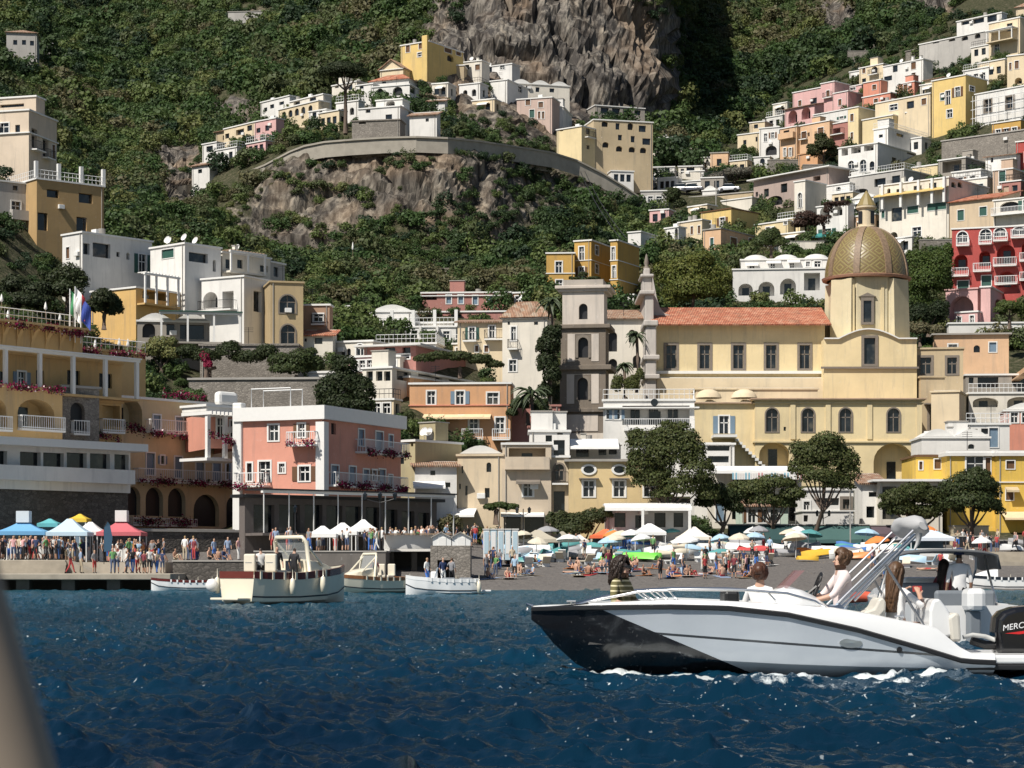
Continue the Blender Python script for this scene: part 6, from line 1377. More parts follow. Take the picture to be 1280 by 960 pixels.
def lamp(label, px, ytop, base, Y, arms=2):
    t = rootbox('street_lamp', label, 'street lamp', (XP(px, Y), Y, ZP(base, Y)), 0, 'promenade street lamps'); h_ = ZP(ytop, Y)-ZP(base, Y); MB().tube([(0, 0, -.3), (0, 0, .5), (0, 0, h_)], [.1, .06, .045], 8).build('post', t, m=IRON)
    for i in range(arms):
        sx_ = (i-(arms-1)/2)*1.1; mb = MB().mat(IRON); mb.tube([(0, 0, h_-.6), (sx_*.6, 0, h_-.45), (sx_, 0, h_-.3)], .03, 5); a = mb.build('arm', t)
        mb = MB().mat(GLASS); mb.lathe([(.1, -.3), (.17, .1), (.05, .25), (.001, .3)], 6, (sx_, 0, h_-.1)); mb.build('lantern', a)
lamp('two-armed black street lamp in front of the old beige house', 654, 636, 688, 200); lamp('two-armed black street lamp in front of the picture window cafe', 1029, 640, 690, 205); lamp('black street lamp beside the big pine trunk', 847, 640, 690, 200, 2)
lamp('tall black street lamp above the grey tent wall', 475, 618, 690, 163, 3); lamp('black lantern among the tables of the seafront restaurant', 369, 634, 690, 165, 1)
def small_boat(kind, c, c2):
    mb = MB(); m1 = plain('gelcoat_'+'_'.join(f'{int(q*99)}' for q in c), c, .45); m2 = canvas('tarp_'+'_'.join(f'{int(q*99)}' for q in c2), c2); L, Bm = 3.6, .75; secs = []; n = 9
    for i in range(n):
        u = i/(n-1); bw = Bm*(1-(max(0, u-.35)/.65)**2.2)*(.88 if i == 0 else 1)+.02; sh = .62+.22*u*u
        secs.append([(u*L-L/2, -bw, sh), (u*L-L/2, -bw*.8, .28+.2*u**3), (u*L-L/2, 0, .02+.4*max(0, u-.75)**1), (u*L-L/2, bw*.8, .28+.2*u**3), (u*L-L/2, bw, sh)])
    if kind == 'up':
        secs = [[(x, y, .95-z) for x, y, z in s] for s in secs]; mb.mat(m1).loft(secs); mb.poly(secs[0])
    else:
        mb.mat(m1).loft(secs); mb.poly(secs[0]); mb.mat(m2); top = []
        for s in secs:
            (x, y0, z), (_, y1, _) = s[0], s[-1]; hump = .34+.12*math.sin(x*2.1); top.append([(x, y0*1.06, z-.16), (x, y0*1.03, z+.02), (x, y0*.5, z+hump*.8), (x, 0, z+hump), (x, y1*.5, z+hump*.8), (x, y1*1.03, z+.02), (x, y1*1.06, z-.16)])
        mb.loft(top); mb.poly(top[0]); mb.poly(top[-1])
    o = mb.build('small_boat', smooth=True, angle=45); return o
rg = random.Random(3)
COLS = {'white': (.72,.72,.70), 'teal': (.08,.28,.28), 'pale blue': (.38,.54,.66), 'red': (.50,.06,.06), 'grey': (.30,.30,.31), 'orange': (.72,.22,.05), 'lime green': (.22,.75,.10), 'yellow': (.75,.45,.05), 'blue': (.06,.16,.42), 'cream': (.62,.56,.44)}
PB = {}
spots = [(706,690,'teal','t'),(722,686,'cream','t'),(733,694,'white','u'),(727,690,'white','u'),(747,690,'teal','t'),(755,684,'teal','t'),(779,684,'grey','t'),(775,690,'blue','t'),(800,688,'blue','t'),(811,692,'white','t'),(786,696,'teal','t'),(792,701,'lime green','u'),(803,702,'lime green','u'),(815,700,'lime green','u'),(772,704,'lime green','u'),(822,694,'white','u'),(838,688,'white','t'),(850,690,'cream','t'),
 (868,688,'pale blue','t'),(880,684,'white','u'),(872,694,'pale blue','t'),(890,690,'white','u'),(905,686,'cream','t'),(918,683,'white','u'),(928,690,'white','u'),(941,696,'red','t'),(953,690,'white','u'),(962,695,'red','u'),(948,686,'grey','t'),(972,690,'white','t'),(984,696,'grey','t'),(990,689,'grey','t'),(1002,687,'pale blue','t'),(1012,696,'orange','t'),(1020,698,'yellow','u'),(1010,702,'yellow','u'),(1024,689,'white','u'),(1031,694,'white','u'),(1066,694,'blue','t'),(1072,700,'orange','u'),(1060,687,'blue','t'),
 (1120,692,'white','t'),(1132,697,'pale blue','t'),(1140,704,'pale blue','u'),(1110,700,'white','t'),(652,690,'white','t'),(668,684,'teal','t'),(645,699,'grey','t'),(682,688,'white','u'),(660,706,'teal','u'),(676,702,'white','u'),(1262,690,'white','u'),(1275,684,'grey','t'),(1268,702,'white','u'),(702,683,'grey','t'),(763,688,'cream','u')]
ANCH = [(640,'left of the clipped bushes'),(688,'by the khaki shelter'),(720,'left of the orange bar'),(745,'in front of the orange bar'),(785,'by the ice cream stand'),(830,'right of the ice cream stand'),(860,'in front of the cream parasol'),(900,'right of the cream parasol'),(940,'before the dark green awning'),(985,'below the leaning pine'),(1030,'before the pale green awning'),(1085,'left of the beach office'),(1128,'by the beach office'),(1210,'near the right beach steps')]
def anchor(px): return min(ANCH, key=lambda a: abs(a[0]-px))[1]
used_l = {}
def ulabel(l):
    used_l[l] = used_l.get(l, 0)+1; return l
SZ = ['', 'larger', 'higher', 'lower', 'tilted', 'slanted']
spots += [(rg.choice([rg.uniform(840, 1010), rg.uniform(640, 720), rg.uniform(1050, 1130)]), rg.uniform(684, 699), rg.choice(['white', 'grey', 'cream', 'pale blue', 'white', 'teal']), rg.choice('tut')) for _ in range(40)]
for (px, py, cn, kd) in spots:
    key = (cn, kd)
    if key not in PB: PB[key] = small_boat('up' if kd == 'u' else 'tarp', COLS['white'] if kd == 't' and cn not in ('white',) else COLS[cn], COLS[cn]); o = PB[key]
    else: o = PB[key].copy(); COL.objects.link(o)
    Y = ground_Y(px, py); o.location = W(px, py, Y); o.rotation_euler = (rg.uniform(-.15, .15), rg.uniform(-.08, .08), rg.uniform(-.7, .7)+(math.pi if rg.random() < .5 else 0)); s = rg.uniform(.5, .82); o.scale = (s, s, s*rg.uniform(.9, 1.2))
    lb = f"{cn} {'upturned boat hull' if kd == 'u' else 'tarpaulin over a small boat'} {anchor(px)}"
    if lb in used_l: lb = f"{['smaller', 'tilted', 'second', 'other', 'low', 'slanted', 'narrow', 'shaded', 'faded', 'short'][used_l[lb]-1]} "+lb; used_l[lb] = 1
    ulabel(lb); tag(o, lb, 'boat', 'small boats drawn up on the beach')
for k in range(34):
    px, py = rg.choice([rg.uniform(838, 1012), rg.uniform(642, 724), rg.uniform(740, 840), rg.uniform(1060, 1240)]), rg.uniform(684, 702); cn = rg.choice(['white', 'cream', 'pale blue', 'white', 'cream', 'white', 'orange', 'grey', 'teal', 'cream']); Y = ground_Y(px, py); lb = f"{cn} beach parasol {anchor(px)}"
    if lb in used_l: lb = ['tilted ', 'smaller ', 'taller ', 'half folded ', 'faded ', 'wide '][used_l[lb]-1]+lb; used_l[lb.split(' ', 1)[1] if not lb.startswith('half') else lb[12:]] += 1
    ulabel(lb); t = empty('beach_parasol', W(px, py, Y), 0, lb, 'parasol', 'parasols on the beach'); MB().tube([(0, 0, -.2), (.08, 0, 2.0)], .03, 5).build('pole', t, m=RAIL_W); q = rg.uniform(.75, 1.15)
    mb = MB().mat(canvas('parasol_'+cn.replace(' ', '_'), COLS[cn])); mb.lathe([(1.05*q, 1.55), (1.0*q, 1.68), (.55*q, 1.95), (.001, 2.12)], 10, (.06, 0, rg.uniform(-.2, .1))); mb.build('canopy', t).rotation_euler = (rg.uniform(-.15, .15), rg.uniform(-.15, .15), 0)
for k in range(36):
    px, py = rg.choice([rg.uniform(700, 800), rg.uniform(800, 1010), rg.uniform(640, 690), rg.uniform(1060, 1230)]), rg.uniform(699, 709); Y = ground_Y(px, py); cn = rg.choice(['white', 'cream', 'pale blue']); t = empty('sun_lounger', W(px, py, Y), rg.uniform(-.4, .4)+math.pi*(k % 2), f"{cn} sun lounger {anchor(px)}", 'sun lounger', 'sun loungers on the shingle'); m_ = canvas('parasol_'+cn.replace(' ', '_'), COLS[cn])
    MB().box(-.32, -.9, .26, .32, .35, .34).build('seat', t, m=m_); b_ = MB().box(-.32, 0, 0, .32, .75, .07).build('backrest', t, m=m_); b_.location = (0, .36, .28); b_.rotation_euler = (.75, 0, 0); [MB().box(-.3, y, -.1, .3, y+.08, .255).build('leg', t, m=RAIL_W) for y in (-.7, .2)]
WHT = plain('white_gelcoat', (.76, .76, .75), .25, var=.03, coat=.4); CREAM_G = plain('cream_gelcoat', (.72, .66, .52), .3, var=.04, coat=.3); NAVY = plain('dark_boot_top', (.015, .02, .03), .35)
MAROON = plain('maroon_varnish', (.12, .02, .015), .25, var=.25, coat=.4); TEAK = plain('varnished_wood', (.32, .13, .05), .3, var=.3, scale=5, coat=.4); CHROME = plain('chrome', (.86, .85, .83), .28, metal=1, var=.02); SEATC = plain('cream_seat', (.68, .62, .5), .6); SEATG = plain('grey_seat', (.18, .20, .22), .6)
CLEARG = None
def clear_glass():
    if 'cg' in MATS: return MATS['cg']
    m, nt, b = new_mat('clear_windscreen'); b.inputs['Base Color'].default_value = (.75, .8, .8, 1); b.inputs['Roughness'].default_value = .03; b.inputs['Alpha'].default_value = .22; MATS['cg'] = m; return m
def hull_secs(L, stations, nz=5, x0=0.0):
    """stations: (u, half beam at sheer, z sheer, half beam chine, z chine, z keel)"""
    st = np.array(stations, float); secs = []
    for u in np.linspace(0, 1, 41):
        v = [np.interp(u, st[:, 0], st[:, k]) for k in range(1, 6)]; b_, zs, c_, zc, zk = v; x = x0+u*L; half = [(0, zk), (c_*.5, zk+(zc-zk)*.5), (c_, zc)]+[(c_+(b_-c_)*(k/nz)**.8, zc+(zs-zc)*k/nz) for k in range(1, nz+1)]
        secs.append([(x, -y, z) for y, z in half[::-1]]+[(x, y, z) for y, z in half[1:]])
    return secs
def edge_strip(secs, i_top, off, h, dz=0, out=.02):
    """rub strake along the sheer on both sides"""
    r = []
    for side, i in ((-1, 0), (1, -1)):
        pts = [Vector(s[i]) for s in secs]; r.append([[ (p.x, p.y+side*out, p.z+dz-h), (p.x, p.y+side*out*1.3, p.z+dz), (p.x, p.y-side*off, p.z+dz+.002)] for p in pts])
    return r
def gozzo(name, label, px, wl, rz, L, Bm, free, hull_m, band_m, windscreen=True, seats=True, fender=True, cabin=True, top_h=2.5):
    Y = CH*F/(wl-712); t = empty(name, (XP(px, Y), Y, 0), rz, label, 'boat', 'boats afloat near the shore')
    st = [(0, Bm*.42, free*.95, Bm*.36, .12, -.25), (.1, Bm*.47, free*.92, Bm*.42, .1, -.3), (.4, Bm*.5, free*.9, Bm*.46, .1, -.35), (.7, Bm*.42, free*1.02, Bm*.34, .15, -.35), (.88, Bm*.22, free*1.1, Bm*.14, .25, -.3), (1, .03, free*1.2, .015, .5, -.05)]
    secs = hull_secs(L, st); mb = MB().mat(hull_m).loft(secs); mb.poly(secs[0]); o = mb.build('hull', t, smooth=True, angle=40)
    mb = MB().mat(band_m)
    for side, i in ((-1, 0), (1, -1)):
        pts = [Vector(s[i]) for s in secs]; mb.loft([[(p.x, p.y+side*.015, p.z) for p in pts], [(p.x, p.y+side*.035, p.z+.26*free) for p in pts], [(p.x, p.y-side*.06, p.z+.27*free) for p in pts]])
    a, b2 = secs[0][0], secs[0][-1]; mb.poly([(-.02, a[1], a[2]), (-.02, b2[1], b2[2]), (-.02, b2[1], b2[2]+.26*free), (-.02, a[1], a[2]+.26*free)]); mb.build('bulwark', t)
    mb = MB().mat(hull_m); mb.loft([[(s[0][0], s[0][1]*.97, s[0][2]+.27*free-.02) if k == 0 else (s[-1][0], s[-1][1]*.97, s[-1][2]+.27*free-.02) for k in (0, 1)] for s in secs[17:]]); mb.loft([[(s[0][0], s[0][1]*.95, s[0][2]-.3*free), (s[0][0], s[-1][1]*.95, s[0][2]-.3*free)] for s in secs[:18]]); mb.build('deck', t)
    mb = MB().mat(NAVY)
    for side, i in ((-1, 4), (1, -5)):
        pts = [Vector(s[i]) for s in secs]; mb.loft([[(p.x, p.y+side*.012, p.z-.03) for p in pts], [(p.x, p.y+side*.02, p.z+.03) for p in pts]])
    mb.build('rubbing_strake', t)
    mb = MB().mat(hull_m)
    for k in range(7):
        u = .05+.1*k; s = secs[int(u*40)]
        for side, i in ((-1, 0), (1, -1)): x, y, z = s[i]; mb.box(x-.05, y+side*.02, z-.02, x+.05, y+side*.06, z+.27*free)
    mb.build('rail_post', t)['kind'] = 'stuff'
    MB().box(-.7, -Bm*.34, .16, .02, Bm*.34, .26).build('swim_platform', t, m=hull_m, bevel=.03)
    z1 = free*1.2
    if windscreen:
        xw = L*.52; hw = Bm*.4; mb = MB().mat(hull_m); mb.tube([(xw, -hw, z1-.2), (xw-.18, -hw*.96, top_h-.2), (xw-.25, -hw*.8, top_h), (xw-.25, hw*.8, top_h), (xw-.18, hw*.96, top_h-.2), (xw, hw, z1-.2)], .085, 8); mb.build('arch', t, smooth=True)
        mb = MB().mat(clear_glass()); mb.poly([(xw+.02, -hw*.95, z1+.2), (xw+.02, hw*.95, z1+.2), (xw-.2, hw*.8, top_h-.1), (xw-.2, -hw*.8, top_h-.1)]); mb.build('windscreen', t)
        for side in (-1, 1): MB().tube([(xw-.25, side*hw*.85, top_h-.15), (xw+.9, side*hw*.8, z1+.25)], .05, 6).build('stay', t, m=hull_m)
    if cabin:
        mb = MB().mat(hull_m); xs = np.linspace(L*.5, L*.86, 8); s2 = []
        for i, x in enumerate(xs):
            w_ = Bm*.36*(1-(i/7)**2*.6); h_ = z1+.45*(1-(i/7)**2)*.9+.12; s2.append([(x, -w_, z1-.1), (x, -w_*.92, h_-.08), (x, -w_*.6, h_), (x, w_*.6, h_), (x, w_*.92, h_-.08), (x, w_, z1-.1)])
        mb.loft(s2); mb.poly(s2[0]); mb.build('cabin', t, smooth=True, angle=50); MB().box(L*.495, -.35, z1-.5, L*.505, .35, z1+.45).build('hatch', t, m=NAVY)
    if seats:
        for sg in (-1, 1):
            mb = MB().mat(SEATC); y = sg*Bm*.26; mb.box(L*.22, y-.32, free*.5, L*.32, y+.32, free+.28); mb.box(L*.2, y-.33, free+.2, L*.225, y+.33, free+.95); mb.build('seat', t, bevel=.06)
            mb = MB().mat(SEATG); mb.box(L*.198, y-.2, free+.58, L*.2005, y+.2, free+.6); mb.build('seat_piping', t)
    if fender:
        for (u, side) in ((.02, 1), (.3, -1), (.62, -1)):
            s = secs[int(u*40)]; i = 0 if side < 0 else -1; x, y, z = s[i]; mb = MB().mat(CREAM_G); mb.lathe([(.001, -.34), (.1, -.3), (.13, 0), (.1, .3), (.02, .36), (.01, .7)], 10, (x, y+side*.16, z-.3)); mb.build('fender', t, smooth=True)
    return t
MAR_BAND = MAROON
gz = gozzo('motor_yacht', 'cream motor cruiser with a maroon bulwark and tall windscreen arch, moving away', 296, 755, R(48), 6.0, 2.5, 1.1, CREAM_G, MAROON, top_h=2.75)
mb = MB().mat(FRAME_W); mb.lathe([(.001, -.28), (.18, -.24), (.3, 0), (.18, .24), (.001, .28)], 14); o = mb.build('fender', gz, smooth=True, loc=(-.15, 1.35, .75))
wl_ = gozzo('wooden_launch', 'cream launch with a varnished wooden bulwark, bow to the left', 500, 740.5, R(222), 5.0, 1.9, .8, CREAM_G, TEAK, top_h=2.35)
gozzo('small_launch', 'small white and maroon boat tied behind the quay end', 268, 738.5, R(178), 4.2, 1.7, .6, WHT, MAROON, windscreen=False, cabin=False, seats=False)
gozzo('small_launch', 'dark hulled launch half hidden behind the cream motor cruiser', 422, 740, R(172), 5.2, 1.9, .7, WHT, NAVY, windscreen=False, cabin=True, seats=False)
gozzo('small_launch', 'white launch with black fenders moored behind the motor cruiser', 402, 738.8, R(160), 5.4, 2.0, .8, WHT, WHT, windscreen=False, cabin=True, seats=False)
wb = gozzo('motorboat', 'white open motorboat with grey cushions near the beach', 598, 743, R(183), 4.1, 1.9, .75, WHT, WHT, windscreen=False, cabin=False, seats=False)
for k, (x, y) in enumerate(((1.7, .45), (1.7, -.45), (.7, 0))): MB().box(x-.4, y-.35, .4, x+.4, y+.35, .95).mat(SEATG).build('cushion', wb, m=SEATG, bevel=.1)
mb = MB().mat(CHROME); mb.tube([(2.5, -.7, .8), (2.3, -.65, 1.5), (2.3, .65, 1.5), (2.5, .7, .8)], .04, 6); mb.build('rail', wb)
mb = MB().mat(WHT); mb.box(2.3, -.35, .4, 2.7, .35, 1.3); mb.build('console', wb, bevel=.08)
gozzo('small_launch', 'white beached launch at the right end of the beach', 1290, 737.5, R(170), 4.6, 1.8, .75, WHT, NAVY, windscreen=False, cabin=True, seats=False)

Y2 = 42.0; k2 = F/Y2
lt = empty('bimini_boat', (XP(1210, Y2), Y2, 0), R(96), 'white open boat with a dark grey bimini and white outboard, seen from astern', 'boat')
st = [(0, .98, .72, .9, .15, -.2), (.3, 1.05, .74, .95, .12, -.25), (.7, .9, .85, .7, .2, -.25), (.9, .45, 1.0, .3, .4, -.2), (1, .03, 1.1, .02, .7, .1)]
secs = hull_secs(5.6, st); mb = MB().mat(WHT).loft(secs); mb.poly(secs[0]); mb.build('hull', lt, smooth=True, angle=40)
mb = MB().mat(WHT); mb.loft([[(s[0][0], s[0][1]*.98, s[0][2]), (s[0][0], s[0][1]*.8, s[0][2]+.03), (s[0][0], s[0][1]*.78, .35), (s[0][0], s[-1][1]*.78, .35), (s[0][0], s[-1][1]*.8, s[-1][2]+.03), (s[0][0], s[-1][1]*.98, s[-1][2])] for s in secs[:30]]); mb.build('deck', lt)
for (x, y0, y1, zs_) in ((.75, -.75, .45, .98), (2.1, -.05, .72, 1.12)):
    MB().box(x, y0, .4, x+.5, y1, zs_-.34).build('seat', lt, m=SEATG, bevel=.06); MB().box(x-.14, y0, .5, x, y1, zs_+.02).build('backrest', lt, m=SEATG, bevel=.06)
MB().box(2.6, -.5, .35, 3.1, .5, 1.25).build('console', lt, m=WHT, bevel=.08)
for y in (-.92, .92): MB().tube([(1.1, y, .75), (1.6, y, 1.35), (1.8, y*.98, 1.7), (2.3, y*.98, 1.7), (2.4, y, 1.4), (3.0, y, .8)], .025, 6).build('bimini_frame', lt, m=CHROME)
mb = MB().mat(canvas('dark_grey_canvas', (.10, .105, .11))); s2 = []
for x in np.linspace(1.25, 2.6, 6): s2.append([(x, 1.02*math.sin(a), 1.62+.12*math.cos(a)+.02*math.sin(x*5)-(.22 if abs(a) > 1.5 else 0)) for a in np.linspace(-1.57, 1.57, 11)])
mb.loft(s2); o = mb.build('bimini', lt, smooth=True); o.modifiers.new('t', 'SOLIDIFY').thickness = .05
mb = MB().mat(WHT); mb.box(-.55, -.2, .62, -.02, .16, 1.05); mb.build('outboard_cowl', lt, bevel=.1); mb = MB().mat(SEATG); mb.box(-.42, -.12, -.5, -.15, .1, .62); mb.build('outboard_leg', lt, bevel=.03)

SY = 30.15; S = 29.0/F           # metres per photo pixel on its near side
OFFY = -1.15
def sx_(px): return (px-640)/F*(SY+OFFY)-(665-640)/F*29.0
def sz_(py): return CH+(HY-py)/F*(SY+OFFY)
sb = empty('speedboat', (XP(665, 29.0), SY, 0), 0, 'grey speedboat with a black bow and black outboard crossing close by', 'speedboat')
L = sx_(1246)
stn = [(0, .05, .85, .02, .72, .80), (.04, .28, .86, .1, .55, .45), (.1, .55, .875, .3, .43, .12), (.18, .78, .89, .55, .34, -.12), (.3, 1.0, .90, .82, .26, -.3), (.42, 1.1, .885, .97, .2, -.36), (.55, 1.15, .80, 1.03, .16, -.38), (.7, 1.15, .60, 1.05, .13, -.38), (.85, 1.12, .34, 1.04, .11, -.38), (.93, 1.1, .19, 1.03, .09, -.38), (1, 1.08, .17, 1.02, .08, -.38)]
secs = hull_secs(L, stn, 8)
m, nt, b = new_mat('two_tone_hull')
tc = N(nt, 'ShaderNodeTexCoord').outputs['Object']; sp = N(nt, 'ShaderNodeSeparateXYZ'); nt.links.new(tc, sp.inputs[0])
def lin(a, c, d, s2): 
    q = N(nt, 'ShaderNodeMath', operation='MULTIPLY_ADD'); nt.links.new(sp.outputs[2], q.inputs[0]); q.inputs[1].default_value = c; nt.links.new(sp.outputs[0], q.inputs[2])
    g = N(nt, 'ShaderNodeMath', operation=s2); nt.links.new(q.outputs[0], g.inputs[0]); g.inputs[1].default_value = d; return g.outputs[0]
isblk = lin(0, 2.36, 2.98, 'LESS_THAN')
ln = N(nt, 'ShaderNodeMath', operation='MULTIPLY_ADD'); nt.links.new(sp.outputs[0], ln.inputs[0]); ln.inputs[1].default_value = .075; nt.links.new(sp.outputs[2], ln.inputs[2])
l2 = N(nt, 'ShaderNodeMath', operation='COMPARE'); nt.links.new(ln.outputs[0], l2.inputs[0]); l2.inputs[1].default_value = .68; l2.inputs[2].default_value = .016
fl = noise_tex(nt, mapped(nt, (1, 1, 1), co=tc), 2.0, 5, .7); fl2 = noise_tex(nt, tc, 14, 3)
grey = mixc(nt, fl, (.44, .48, .525), (.52, .56, .60))
grey = mixc(nt, l2.outputs[0], grey, (.05, .055, .06))
sc1 = ramp(nt, fl2, [(.66, (0, 0, 0)), (.72, (.5,)*3)]).outputs[0]
blk = mixc(nt, sc1, mixc(nt, fl, (.008, .008, .009), (.02, .02, .022)), (.25, .25, .24))
nt.links.new(mixc(nt, isblk, grey, blk), b.inputs['Base Color']); b.inputs['Roughness'].default_value = .2; b.inputs['Coat Weight'].default_value = .6; b.inputs['Coat Roughness'].default_value = .05
mb = MB().mat(m).loft(secs); mb.poly(secs[-1]); mb.build('hull', sb, smooth=True, angle=35)
BLK = plain('black_rubber', (.012, .012, .013), .45); WH2 = plain('white_moulding', (.74, .745, .74), .3, var=.03, coat=.3)
def topz(x): return float(np.interp(x, [0, .4, .75, 2.0, 3.05, 3.9, 4.35, 5.3, 5.72, 6.6], [.88, .91, .945, 1.0, .955, .90, .83, .64, .30, .29]))
def inner(u): return float(np.interp(u, [0, .1, .2, .4, 1], [.02, .16, .5, .86, .9]))
strake, gun = MB().mat(BLK), MB().mat(WH2)
for side, i in ((-1, 0), (1, -1)):
    A_, B_ = [], []
    for s in secs:
        x, y, z = s[i]; ay = abs(y); zg = max(topz(x), z+.05); inn = max(.0, ay-.2)
        A_.append([(x, side*(ay+.005), z-.025), (x, side*(ay+.035), z-.01), (x, side*(ay+.035), z+.03), (x, side*(ay+.0), z+.045)])
        B_.append([(x, side*(ay+.002), z+.03), (x, side*(ay-.02), z+(zg-z)*.6), (x, side*(max(0, ay-.07)), zg), (x, side*inn, zg+.012), (x, side*max(0, inn-.02), min(zg-.02, max(.42, z-.12 if x < 1.2 else .42)))])
    strake.loft(A_); gun.loft(B_)
strake.build('rub_strake', sb); gun.build('gunwale', sb, smooth=True, angle=35)
mb = MB().mat(plain('black_deck', (.03, .03, .032), .5)); mb.loft([[(s[0][0], s[0][1]*.93, topz(s[0][0])+.006), (s[0][0], 0, topz(s[0][0])+.02), (s[0][0], -s[0][1]*.93, topz(s[0][0])+.006)] for s in secs[:6]]); mb.build('foredeck', sb)
mb = MB().mat(WH2); mb.loft([[(s[0][0], -max(0, abs(s[0][1])-.21), .4), (s[0][0], max(0, abs(s[0][1])-.21), .4)] for s in secs[5:37]]); mb.build('sole', sb)
OFFY = -1.0
MB().box(sx_(1205), -1.02, .16, sx_(1300), 1.02, .275).build('swim_platform', sb, m=WH2, bevel=.03); MB().box(sx_(1206), -1.05, .08, sx_(1302), 1.05, .155).build('platform_trim', sb, m=BLK, bevel=.02)
mb = MB().mat(BLK); mb.box(sx_(1130), -1.0, -.3, sx_(1246), 1.0, .03); mb.build('antifouling', sb)
OFFY = -1.1
mb = MB().mat(CHROME)
RP = [(722, 757), (760, 748), (800, 740), (850, 737), (930, 737.5), (985, 742), (1020, 752), (1035, 762)]
for side in (-1, 1):
    pts = []
    for (px, py) in RP:
        x = sx_(px); hb = float(np.interp(x/L, [q[0] for q in stn], [q[1] for q in stn])); pts.append((x, side*max(.04, hb-.12), sz_(py)))
    mb.tube(pts, .019, 8)
    for (pa, pb) in (((805, 741), (820, 754)), ((822, 740), (836, 754)), ((838, 739), (848, 753)), ((960, 740), (975, 757))):
        xa, xb = sx_(pa[0]), sx_(pb[0]); ha = float(np.interp(xa/L, [q[0] for q in stn], [q[1] for q in stn])); mb.tube([(xa, side*(ha-.12), sz_(pa[1])), (xb, side*(ha-.1), topz(xb))], .014, 6)
mb.build('rail', sb, smooth=True)
MB().box(sx_(911), -.55, topz(2.5)-.2, sx_(930), .2, sz_(739)).build('seat_box', sb, m=BLK, bevel=.04)
OFFY = 0
mb = MB().mat(WH2); s2 = []
for (px, pt_, pw) in ((950, 757, .3), (962, 740, .42), (980, 732, .5), (1000, 738, .5), (1020, 748, .45), (1034, 760, .4)):
    x, z = sx_(px), sz_(pt_); s2.append([(x, -pw-.12, .5), (x, -pw, z-.06), (x, -pw*.7, z), (x, pw*.7, z), (x, pw, z-.06), (x, pw+.12, .5)])
mb.loft(s2); mb.poly(s2[0]); mb.poly(s2[-1]); mb.build('console', sb, smooth=True, angle=50)
m2, nt2, b2_ = new_mat('tinted_windscreen'); b2_.inputs['Base Color'].default_value = (.28, .12, .12, 1); b2_.inputs['Roughness'].default_value = .05; b2_.inputs['Alpha'].default_value = .5
mb = MB().mat(m2); mb.loft([[(sx_(970)+.1*abs(a)**2, a*.46, sz_(735)) for a in np.linspace(-1, 1, 7)], [(sx_(992)+.1*abs(a)**2, a*.40, sz_(713)) for a in np.linspace(-1, 1, 7)]]); mb.build('windscreen', sb)
mb = MB().mat(BLK); c_ = Vector((sx_(1021), 0.0, sz_(733))); ring = [c_+Vector((.06*math.sin(a), .19*math.cos(a), .18*math.sin(a))) for a in np.linspace(0, 2*math.pi, 17)]; mb.tube(ring, .017, 6, cap=False)
for a in (0, 2.1, 4.2): mb.tube([c_, c_+Vector((.06*math.sin(a), .19*math.cos(a), .18*math.sin(a)))], .012, 5)
mb.tube([c_, c_+Vector((-.12, 0, -.1))], .025, 6); mb.build('steering_wheel', sb)
for k, (a, b3, y) in enumerate((((1036, 752), (1128, 664), -.85), ((1040, 754), (1131, 668), -.80), ((1044, 757), (1133, 671), -.75), ((1058, 750), (1136, 668), -.7), ((1036, 752), (1128, 664), .85), ((1044, 757), (1134, 670), .8))): MB().tube([(sx_(a[0]), y, sz_(a[1])), (sx_(b3[0]), y*.96, sz_(b3[1]))], .0165, 8).build('bimini_pole', sb, m=CHROME)
for sg in (-1, 1): MB().tube([(sx_(1094), .84*sg, sz_(706)), (sx_(1142), .98*sg, sz_(786))], .018, 8).build('bimini_stay', sb, m=plain('dull_steel', (.3, .3, .3), .35, metal=.8))
mb = MB().mat(canvas('light_grey_canvas', (.42, .42, .42))); s2 = []; rg2 = random.Random(5)
for yy in np.linspace(-.98, .98, 15):
    e = max(.35, 1-(abs(yy)/.98)**6*.8); s2.append([(sx_(1137)+.155*e*math.cos(a)*(1+.12*math.sin(a*3+yy*4)), yy, sz_(659)+.135*e*math.sin(a)*(1+.12*math.cos(a*2-yy*5))-.03*math.cos(a)) for a in np.linspace(0, 2*math.pi, 15)])
mb.loft(s2); mb.poly(s2[0]); mb.poly(s2[-1]); mb.build('canvas_roll', sb, smooth=True)
mb = MB().mat(canvas('light_grey_canvas', (.42, .42, .42))); mb.tube([(sx_(1133), -.95, sz_(668)), (sx_(1131), -.97, sz_(680)), (sx_(1127), -.96, sz_(688))], [.05, .03, .015], 6); mb.build('strap', sb, smooth=True)
def pad(name, pts, y0, y1, m):
    mb = MB().mat(m); A_ = [(sx_(x), y0, sz_(y)) for x, y in pts]; B_ = [(sx_(x), y1, sz_(y)) for x, y in pts]; mb.poly(A_); mb.poly(B_[::-1]); mb.loft([A_+[A_[0]], B_+[B_[0]]]); return mb.build(name, sb, bevel=.035, merge=True)
BEIGE = plain('beige_vinyl', (.60, .57, .50), .5)
pad('seat', [(1070, 776), (1074, 764), (1086, 760), (1092, 748), (1097, 746), (1101, 752), (1099, 782), (1072, 790)], -.45, .2, BEIGE)
pad('bench', [(1150, 762), (1154, 749), (1162, 747), (1172, 760), (1180, 776), (1184, 792), (1150, 800)], -.7, .7, WH2)
pad('bench_back', [(1173, 770), (1180, 764), (1186, 766), (1188, 800), (1176, 800)], -.75, -.3, BEIGE)
pad('locker', [(1100, 790), (1104, 778), (1150, 780), (1152, 800), (1102, 805)], -.8, .8, WH2)
OFFY = -1.15
mb = MB().mat(CHROME); hb = 1.115; x0, z0 = sx_(1064), sz_(804)
